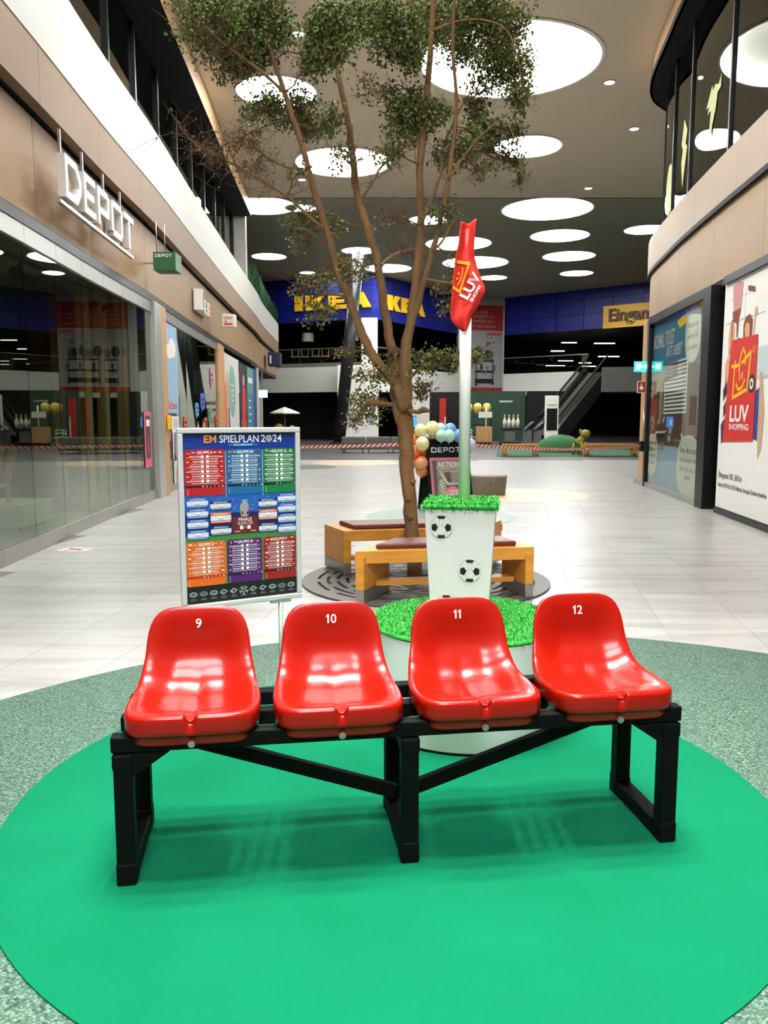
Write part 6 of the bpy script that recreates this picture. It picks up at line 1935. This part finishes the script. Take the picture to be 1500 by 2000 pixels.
# railing with glass along the upper floor
rg = struct('trim_9', 'glass railing along the upper floor of the furniture store')
for p, q in ((KA0, KB - dAB * 1.0), (KB, KC), (KE, KF - dEF * 3.8)):
    n = 6
    for i in range(n):
        wallrun(p.lerp(q, i / n) + Vector((0, .25)), p.lerp(q, (i + .98) / n) + Vector((0, .25)), S1, S1 + 1.15, .015, g_clear, 'glass_panel', rg)
    wallrun(p + Vector((0, .22)), q + Vector((0, .22)), S1 + 1.15, S1 + 1.22, .06, m_steel, 'handrail', rg)
# letters
def ikea(p, q, u0, h, label):
    d = (q - p).normalized()
    o = p + d * u0
    M_ = FM((o.x + d.y * .03, o.y - d.x * .03, 8.25), (d.x, d.y))
    t = thing('letter_sign', label, 'sign', (0, 0, 0))
    k = h / .92
    def Q(name, polys, x0):
        a = MB()
        for pl_ in polys:
            a.prism([((x + x0) * k * 1.2, y * k) for x, y in pl_], .02, .14, 0, M_)
        a.build(name, m_yellow, t)
    Q('letter_i', [[(0, 0), (.46, 0), (.46, .92), (0, .92)]], 0)
    Q('letter_k', [[(0, 0), (.42, 0), (.42, .92), (0, .92)], [(.40, .45), (.72, .92), (1.18, .92), (.80, .50), (1.22, 0), (.74, 0), (.40, .42)]], .66)
    Q('letter_e', [[(0, 0), (.42, 0), (.42, .92), (0, .92)], [(.4, 0), (1.0, 0), (1.0, .25), (.4, .25)], [(.4, .67), (.98, .67), (.98, .92), (.4, .92)], [(.4, .35), (.88, .35), (.88, .57), (.4, .57)]], 2.0)
    Q('letter_a', [[(0, 0), (.40, 0), (.50, .2), (.82, .2), (.92, 0), (1.36, 0), (.9, .92), (.48, .92)]], 3.05)
ikea(KA, KB, 1.28, .95, 'large yellow IKEA letters on the left blue facade')
ikea(KB, KC, .75, .95, 'large yellow IKEA letters on the receding blue facade behind the tree')
# white column at the corner
wc = thing('column', 'white corner column with welcome lettering under the blue facade', 'column', (-1.6, 51.3, 0))
a = MB(); a.box(-1.3, 1.25, -.3, .9, 0, S1); a.build('lower_shaft', m_slabw, wc)
a = MB(); a.box(.2, 1.2, -.3, .7, S1, ZB); a.build('upper_shaft', m_slabw, wc)
a = MB()
WMx = FM((-1.3, -.31, 0), (1, 0))
a.text('Schön dich', .34, .28, 2.35, 0, 0, WMx, .02, 0, 1.25, 0, 1, 'l'); a.text('zu sehen', .34, .28, 1.95, 0, 0, WMx, .02, 0, 1.0, 0, 1, 'l')
for k in range(3):
    a.rect(.4, 1.1 - k * .1, 1.35 - k * .12, 1.40 - k * .12, 0, 1, WMx)
a.rect(1.95, 2.35, .98, 2.75, 0, 2, WMx); a.rect(2.05, 2.3, 1.2, 2.5, .005, 1, WMx)
a.build('lettering', [m_pblack, mat('txt_grey', (150, 150, 146), .6), mat('plate_grey', (140, 140, 134), .5)], wc)
lc = thing('leaning_column', 'dark leaning round column left of the white corner column', 'column', (-2.5, 45, 0))
a = MB(); a.tube([(0, 0, .05), (1.13, 0, 10.3)], .33, 24); a.build('shaft', mat('col_dark', (46, 48, 50), .35, metal=.3), lc)
a = MB(); a.cyl((-.02, 0, 0), .5, .08, 24); a.build('base_plate', m_dark, lc)
# hanging banner
hb = thing('banner', 'tall grey and red offer banner with a serving trolley beside the right blue facade', 'banner', (0, 0, 0))
dCE = (KE - KC).normalized()
o = KC + dCE * 0.85
HM = FM((o.x + dCE.y * .06, o.y - dCE.x * .06, 0), (dCE.x, dCE.y))
mh = [mat('hb_grey', (150, 148, 148), .6), mat('hb_red', (150, 30, 24), .6), m_pblack, mat('hb_text', (186, 130, 118), .6), mat('hb_red2', (186, 74, 66), .6), mat('hb_mid', (80, 80, 82), .6)]
a = MB(); a.box(0, 2.72, 3.35, 9.7, 0, .05, 0, HM); a.build('sheet', mh[0], hb)
a = MB()
a.rect(0, 2.72, 7.85, 9.7, .055, 1, HM); a.rect(0, 2.72, 3.3, 3.65, .055, 1, HM)
for k, s_ in enumerate(('Über 2.000', 'günstige Preise', 'unzählige Ideen', 'für dein Zuhause')):
    a.text(s_, .32, .25, 9.2 - k * .34, .06, 3, HM, .005, 0, (1.15, 1.75, 1.75, 1.85)[k], 0, 1, 'l')
a.rect(1.35, 2.6, 7.5, 7.72, .056, 4, HM); a.text('SERIE', .16, 1.35, 7.32, .056, 2, HM, 0, 0, .5, 0, 1, 'l'); a.text('29.', .42, 1.35, 6.88, .056, 2, HM, .03, 0, .45, 0, 1, 'l'); a.text('99', .2, 1.86, 6.98, .056, 2, HM, .02, 0, .2, 0, 1, 'l'); a.text('Servierwagen', .14, 1.35, 6.6, .056, 5, HM, 0, 0, .7, 0, 1, 'l')
a.disc(.7, 6.2, .36, .056, 2, HM, 20, .42); a.disc(1.55, 6.05, .42, .056, 5, HM, 20, .42); a.disc(1.45, 6.1, .2, .057, 2, HM, 14, .25)
for x_ in (.5, .62, 1.85, 1.95):
    a.rect(x_, x_ + .05, 3.85, 5.75, .056, 2, HM)
a.rect(.5, 2.0, 5.55, 5.68, .056, 2, HM); a.rect(.5, 2.05, 4.75, 4.92, .056, 2, HM); a.rect(.5, 2.0, 3.95, 4.3, .056, 2, HM)
a.disc(.6, 3.85, .1, .057, 2, HM, 12); a.disc(1.95, 3.95, .1, .057, 2, HM, 12); a.disc(2.0, 5.05, .16, .057, 5, HM, 14, .3); a.disc(1.0, 5.15, .1, .057, 2, HM, 12, .28)
a.build('print', mh, hb)
es = thing('entrance_sign', 'yellow Eingang sign on the right blue facade', 'sign', (0, 0, 0))
o = KE.lerp(KF, .745)
SM = FM((o.x + dEF.y * .1, o.y - dEF.x * .1, 0), (dEF.x, dEF.y))
a = MB(); a.box(0, 5.2, 7.5, 9.0, 0, .1, 0, SM); a.build('panel', mat('sign_ochre', (232, 178, 30), .45), es)
a = MB(); a.text('Eingang', 1.15, .45, 8.22, .16, 0, SM, .02, .06, 3.3, 0, 1, 'l'); a.build('lettering', mat('sign_maroon', (70, 18, 18), .4), es)

# upper floor: tables with yellow chairs, lamp shades, strip lights
m_chy = mat('chair_yellow', (214, 170, 20), .45)
def up_chair(parent_label, x, y, z, rz, flip=True):
    t = thing('cafe_chair', parent_label, 'chair', (x, y, z), rz, 'yellow chairs upturned on the tables of the upper floor')
    a = MB(); a.box(-.22, .22, -.22, .22, 0, .05); a.build('seat', m_chy, t)
    for sx_ in (-.2, .2):
        for sy_ in (-.2, .2):
            a = MB(); a.bar((sx_, sy_, .05), (sx_ * 1.15, sy_ * 1.15, .48), .04, .04, 0, (0, 1, 0)); a.build('leg', m_chy, t)
    a = MB(); a.box(-.22, .22, -.25, -.21, -.42 if flip else 0, .03); a.build('backrest', m_chy, t)
tabs = [(-5.6, 54.9), (-4.2, 54.4), (-2.6, 53.6)]
pos = ['left end', 'middle', 'right end']
for k, (x_, y_) in enumerate(tabs):
    t = thing('cafe_table', 'white cafe table on the upper floor, ' + pos[k] + ' of the row', 'table', (x_, y_, S1))
    a = MB(); a.box(-.62, .62, -.4, .4, .72, .76); a.build('top', m_white, t)
    a = MB(); a.cyl((0, 0, .02), .04, .7, 12); a.build('stem', m_steel, t)
    a = MB(); a.cyl((0, 0, 0), .25, .025, 20); a.build('foot', m_steel, t)
    for j in range(2):
        up_chair('yellow chair, %s of two, upturned on the %s cafe table' % (('left', 'right')[j], ('left', 'middle', 'right')[k]), x_ - .32 + j * .64, y_, S1 + .765, .15 * j, False)
for k, (x_, y_, l) in enumerate(((-5.1, 55.2, 'white drum lamp shade hanging left above the yellow chairs'), (-2.1, 54.4, 'white drum lamp shade hanging behind the leaning dark column'))):
    t = thing('pendant_lamp', l, 'lamp', (x_, y_, 6.75))
    a = MB(); a.lathe([(.40, -.28), (.38, .28)], 24); a.build('shade', mat('shade_white', (214, 212, 200), .6), t)
    a = MB(); a.tube([(0, 0, .2), (0, 0, .82)], .015, 6); a.build('cord', m_black, t)
    a = MB(); a.ball((0, 0, -.1), .09, 0, 12); a.build('bulb', m_white, t)
m_tube = mat('tube_glow', (255, 250, 240), .5, emit=3.0)
for k, (x_, y_, z_, l_) in enumerate(((13.6, 60.5, 6.85, 1.1), (16.2, 60.5, 6.8, 1.5), (13.2, 62.5, 6.4, 1.0), (17.5, 64, 6.1, 1.6), (14.6, 66, 5.9, 1.2), (16.4, 67, 5.8, 1.0), (14.4, 69, 5.7, 1.6), (17.2, 69, 5.65, 1.2))):
    t = thing('strip_light', 'glowing strip light over the upper sales floor, number %s from the yellow sign' % ('one', 'two', 'three', 'four', 'five', 'six', 'seven', 'eight')[k], 'lamp', (x_, y_, z_), 0, 'strip lights over the upper sales floor')
    a = MB(); a.box(-l_ / 2, l_ / 2, -.1, .1, 0, .06); a.build('tube', m_tube, t)
    a = MB(); a.box(-l_ / 2, l_ / 2, -.12, .12, .06, .1); a.build('housing', m_dark, t)

# escalator
esc = thing('escalator', 'dark escalator rising to the upper floor at the right of the rear hall', 'escalator', (0, 0, 0))
e0, e1 = Vector((9.6, 47.5, 0.2)), Vector((13.2, 50.6, 3.9))
du = (e1 - e0).normalized()
sd = Vector((du.y, -du.x, 0)).normalized()
m_esc = mat('esc_dark', (40, 40, 38), .4)
a = MB()
for sg in (-.75, .75):
    a.bar(e0 + sd * sg + Vector((0, 0, .2)), e1 + sd * sg + Vector((0, 0, .2)), .25, .9)
a.build('truss', m_esc, esc)
for sg in (-.7, .7):
    b = MB(); b.bar(e0 + sd * sg + Vector((0, 0, .95)), e1 + sd * sg + Vector((0, 0, .95)), .02, .65); b.build('glass_balustrade', g_clear, esc)
    b = MB(); b.bar(e0 + sd * sg + Vector((0, 0, 1.32)), e1 + sd * sg + Vector((0, 0, 1.32)), .09, .07); b.build('handrail', m_black, esc)
flat = Vector((du.x, du.y, 0)).normalized()
for k in range(22):
    f = k / 22
    c = e0.lerp(e1, f)
    b = MB(); b.box(-.5, .5, -.14, .14, -.1, .1, 0, Matrix.Translation((c.x, c.y, c.z + .35)) @ Matrix.Rotation(math.atan2(flat.y, flat.x) - PI / 2, 4, 'Z')); b.build('step', mat('esc_step', (84, 82, 76), .5), esc)
a = MB(); a.prism([(12.9, 48.6), (17.5, 47.0), (17.5, 51.5), (14.3, 51.5)], 2.95, 4.4); tag(a.build('wall_escalator', mat('esc_side', (62, 60, 56), .6)), 'grey parapet beside the escalator', None, None, 'structure')

# ground level of the rear hall
gw = struct('wall_green', 'dark green and black display walls under the white slab')
a = MB(); a.box(4.9, 8.7, 50.2, 50.4, 0, 3.05); a.build('green_panel', mat('dark_green', (18, 52, 34), .6), gw)
a = MB(); a.box(8.75, 11.2, 50.0, 50.2, 0, 3.05); a.build('black_panel', m_black, gw)
a = MB(); a.box(2.9, 4.85, 52, 52.2, 0, 3.05); a.build('black_panel', m_black, gw)
a = MB(); a.box(1.6, 2.85, 51, 51.6, 0, 3.05); a.build('grey_pier', m_whitew, gw)
a = MB(); a.rect(7.1, 7.9, 2.36, 2.48, 0, 0, FM((0, 50.18, 0), (1, 0))); a.build('wall_text', mat('dim_text', (150, 156, 150), .6), gw)
tt = thing('info_totem', 'white information totem with a black screen beside the escalator', 'totem', (9.25, 45, 0))
a = MB(); a.box(-.36, .36, -.12, .12, 0, 2.65); a.build('case', m_slabw, tt, None, 0, .01)
a = MB(); a.box(-.29, .29, -.14, -.12, .75, 1.95); a.build('screen', m_black, tt)
a = MB(); a.rect(-.25, .25, 2.1, 2.16, 0, 0, FM((0, -.125, 0), (1, 0))); a.build('lettering', mat('txt_grey', (150, 150, 146), .6), tt)
ct = thing('wooden_counter', 'small wooden counter with a white sign pole in the rear hall', 'counter', (5.1, 41.5, 0))
a = MB(); a.box(-.38, .38, -.3, .3, .22, 1.0); a.build('cabinet', m_wood, ct); a = MB(); a.box(-.35, .35, -.27, .27, 0, .22); a.build('plinth', m_dark, ct)
a = MB(); a.cyl((.1, 0, 1.0), .035, 1.05, 10); a.build('pole', m_white, ct); a = MB(); a.box(-.28, .4, -.04, .0, 1.45, 1.75); a.build('sign_plate', m_slabw, ct)
for k in range(3):
    t = thing('paper_lantern', 'yellow paper lantern hanging by the green wall, %s of three' % ('leftmost', 'middle', 'rightmost')[k], 'lantern', (4.55 + k * .5, 44, 1.95), 0, 'yellow paper lanterns')
    a = MB(); a.lathe([(.08, -.28), (.2, -.2), (.23, 0), (.2, .2), (.08, .28)], 16); a.build('shade', mat('lantern', (196, 172, 70), .6), t)
    a = MB(); a.tube([(0, 0, .25), (0, 0, 1.1)], .008, 6); a.build('cord', m_black, t)
sh = thing('shelf_unit', 'open black shelf with white goods before the green wall', 'shelf', (5.3, 47, 0))
for z_ in (.5, 1.0, 1.45):
    a = MB(); a.box(-.8, .9, -.2, .2, z_, z_ + .04); a.build('shelf_board', m_blackm, sh)
for x_ in (-.78, .86):
    a = MB(); a.box(x_, x_ + .04, -.2, .2, 0, 1.6); a.build('upright', m_blackm, sh)
for k in range(4):
    t = thing('white_cafe_chair', 'white wire chair in the rear hall, %s from the wooden counter' % ('first', 'second', 'third', 'fourth')[k], 'chair', (3.7 + (k % 2) * .75, 41 + k * .8, 0), .4 * k, 'white chairs in the rear hall')
    a = MB(); a.box(-.2, .2, -.2, .2, .44, .47); a.build('seat', m_white, t)
    a = MB()
    a.bar((-.19, .19, .46), (-.19, .22, .85), .025, .025, 0, (0, 1, 0)); a.bar((.19, .19, .46), (.19, .22, .85), .025, .025, 0, (0, 1, 0)); a.bar((-.2, .22, .84), (.2, .22, .84), .03, .04); a.bar((-.2, .21, .68), (.2, .21, .68), .03, .04); a.build('backrest', m_white, t)
    for sx_ in (-.18, .18):
        for sy_ in (-.18, .18):
            a = MB(); a.bar((sx_, sy_, .44), (sx_ * 1.1, sy_ * 1.1, 0), .025, .025, 0, (0, 1, 0)); a.build('leg', m_white, t)
for k in range(4):
    t = thing('soap_dispenser', 'pale bottle with amber cap on the black stand, number %s from the left' % ('one', 'two', 'three', 'four')[k], 'bottle', (6.0 + k * .22, 40.5, .93), 0, 'bottles on the black stand')
    a = MB(); a.lathe([(.001, 0), (.09, 0), (.095, .35), (.04, .48), (.035, .52)], 14); a.build('body', m_slabw, t); a = MB(); a.lathe([(.04, .52), (.05, .66), (.001, .7)], 12); a.build('cap', mat('amber', (190, 140, 60), .4), t)
bst = thing('display_stand', 'black display stand holding pale bottles', 'stand', (6.3, 40.5, 0))
a = MB(); a.box(-.5, .5, -.25, .25, .86, .92); a.build('top', m_blackm, bst); a = MB(); a.box(-.3, .2, -.2, .2, .25, .86); a.build('drawer_block', mat('stand_grey', (110, 110, 106), .5), bst); a = MB(); a.box(-.5, .5, -.25, .25, 0, .25); a.build('base', m_black, bst)
for k, (x_, w_) in enumerate(((7.05, .4), (7.55, .35))):
    t = thing('terminal', 'slanted grey self-service terminal, %s of two beside the green mound' % ('left', 'right')[k], 'terminal', (x_, 40, 0))
    a = MB(); a.box(-w_ / 2, w_ / 2, -.15, .15, 0, .85); a.build('post', mat('stand_grey', (110, 110, 106), .5), t); a = MB(); a.bar((-.18, -.1, .85), (.3, .1, 1.25), .3, .05); a.build('screen', m_blackm, t)
rp_ = thing('red_post', 'bright red and white post rising behind the balloons', 'post', (2.88, 40, 0))
a = MB(); a.box(-.15, .15, -.1, .1, 1.5, 2.4); a.build('upper_part', mat('post_red', (206, 32, 24), .45), rp_); a = MB(); a.box(-.15, .08, -.1, .1, 0, 1.5); a.build('lower_part', MATS['post_red'], rp_); a = MB(); a.box(.08, .15, -.1, .1, 0, 1.5); a.build('white_edge', m_white, rp_)
bsn = thing('blue_screen', 'small glowing blue screen beside the tree trunk', 'screen', (1.55, 44, 0))
a = MB(); a.box(-.2, .2, -.04, .04, 0, 1.55); a.build('stand', m_dark, bsn); a = MB(); a.box(-.18, .18, -.06, -.04, .95, 1.5); a.build('display', mat('screen_blue', (40, 140, 240), .4, emit=1.0), bsn)
# modular sofa row
m_sofa = mat('sofa_grey', (104, 104, 98), .8)
for k in range(4):
    t = thing('sofa_module', 'grey upholstered bench module, %s in the row beyond the tape' % ('leftmost', 'second', 'third', 'rightmost')[k], 'sofa', (-1.3 + k * 1.05, 34.4, 0), 0, 'grey bench modules')
    a = MB(); a.box(-.51, .51, -.4, .4, .14, .34); a.build('seat', m_sofa, t, None, 0, .03)
    a = MB(); a.box(-.51, .51, .15, .42, .34, .66); a.build('backrest', m_sofa, t, None, 0, .04)
    for sx_ in (-.4, .4):
        for sy_ in (-.3, .3):
            a = MB(); a.cyl((sx_, sy_, 0), .02, .15, 8); a.build('leg', m_steel, t)
um = thing('parasol', 'white garden parasol in the dark hall beyond the poster stand', 'parasol', (-5.6, 46, 0))
a = MB(); a.lathe([(.001, 2.05), (.4, 1.9), (.85, 1.72), (.85, 1.66)], 8, 0, None, False); a.build('canopy', m_slabw, um); a = MB(); a.cyl((0, 0, 0), .025, 2.05, 10); a.build('pole', m_steel, um); a = MB(); a.cyl((0, 0, 0), .28, .08, 20); a.build('base', m_dark, um)
for k, x_ in enumerate((-6.0, -5.25)):
    t = thing('yellow_figure', 'ochre ball-shaped seat %s of the parasol pole' % ('left', 'right')[k], 'seat', (x_ + .1, 45.6, 0))
    a = MB(); a.ball((0, 0, .85), .28 - k * .1, 0, 14); a.build('ball', mat('ochre', (150, 128, 60), .6), t); a = MB(); a.cyl((0, 0, 0), .05, .62, 10); a.build('stem', m_dark, t)

# play corner
a = MB(); a.prism([(4.3, 31.0), (10.6, 31.0), (11.2, 36.8), (5.2, 36.8)], .001, .012); tag(a.build('play_mat', mat('play_green', (34, 84, 48), .9)), 'dark green play carpet beyond the barrier tape', 'carpet')
a = MB(); a.lathe([(1.15, 0), (1.05, .25), (.8, .5), (.45, .68), (.01, .74)], 32, 0, Matrix.Diagonal((1, .8, 1, 1))); tag(a.build('play_mound', mat('mound_green', (44, 100, 52), .85), None, (7.55, 34.8, .012)), 'round green climbing mound on the play carpet', 'play mound')
for k, x_ in enumerate((5.25, 8.7)):
    t = thing('play_bench', 'low wooden bench at the play carpet, %s of two' % ('left', 'right')[k], 'bench', (x_, 31.3, .012), 0, 'low benches at the play carpet')
    hw = .68 if k == 0 else 1.0
    a = MB(); a.box(-hw, hw, -.2, .2, .36, .46); a.build('seat', m_bw, t)
    for sx_ in (-1, 1):
        a = MB(); a.box(sx_ * (hw - .08) - .08, sx_ * (hw - .08) + .08, -.2, .2, .09, .36); l_ = a.build('leg', m_bw, t)
        a = MB(); a.box(sx_ * (hw - .08) - .08, sx_ * (hw - .08) + .08, -.2, .2, 0, .09); a.build('steel_foot', m_steel, t)
an = thing('play_figure', 'yellow-green play animal with a round head on the play carpet', 'play figure', (7.85, 32.2, .012))
m_an = mat('animal_yellow', (150, 146, 60), .7)
a = MB()
a.ball((.12, -.05, .82), .2, 0, 20, .9)
a.tube([(.05, 0, .68), (-.05, 0, .55), (-.2, 0, .42)], [.13, .16, .15], 12)
a.build('body', m_an, an)
for (x0, y0, x1) in ((-.05, -.12, -.02), (.08, -.1, .22), (-.24, .1, -.3), (-.05, .12, -.1)):
    b = MB(); b.tube([(x0, y0, .5), (x1, y0 * 1.3, .25), (x1, y0 * 1.4, .0)], [.075, .065, .06], 10); b.build('leg', m_an, an)
b = MB(); b.ball((-.06, .02, .92), .07, 0, 10, 1.5); b.build('ear', m_an, an)
b = MB(); b.tube([(-.28, 0, .5), (-.36, 0, .62)], [.04, .02], 8); b.build('tail', m_an, an)
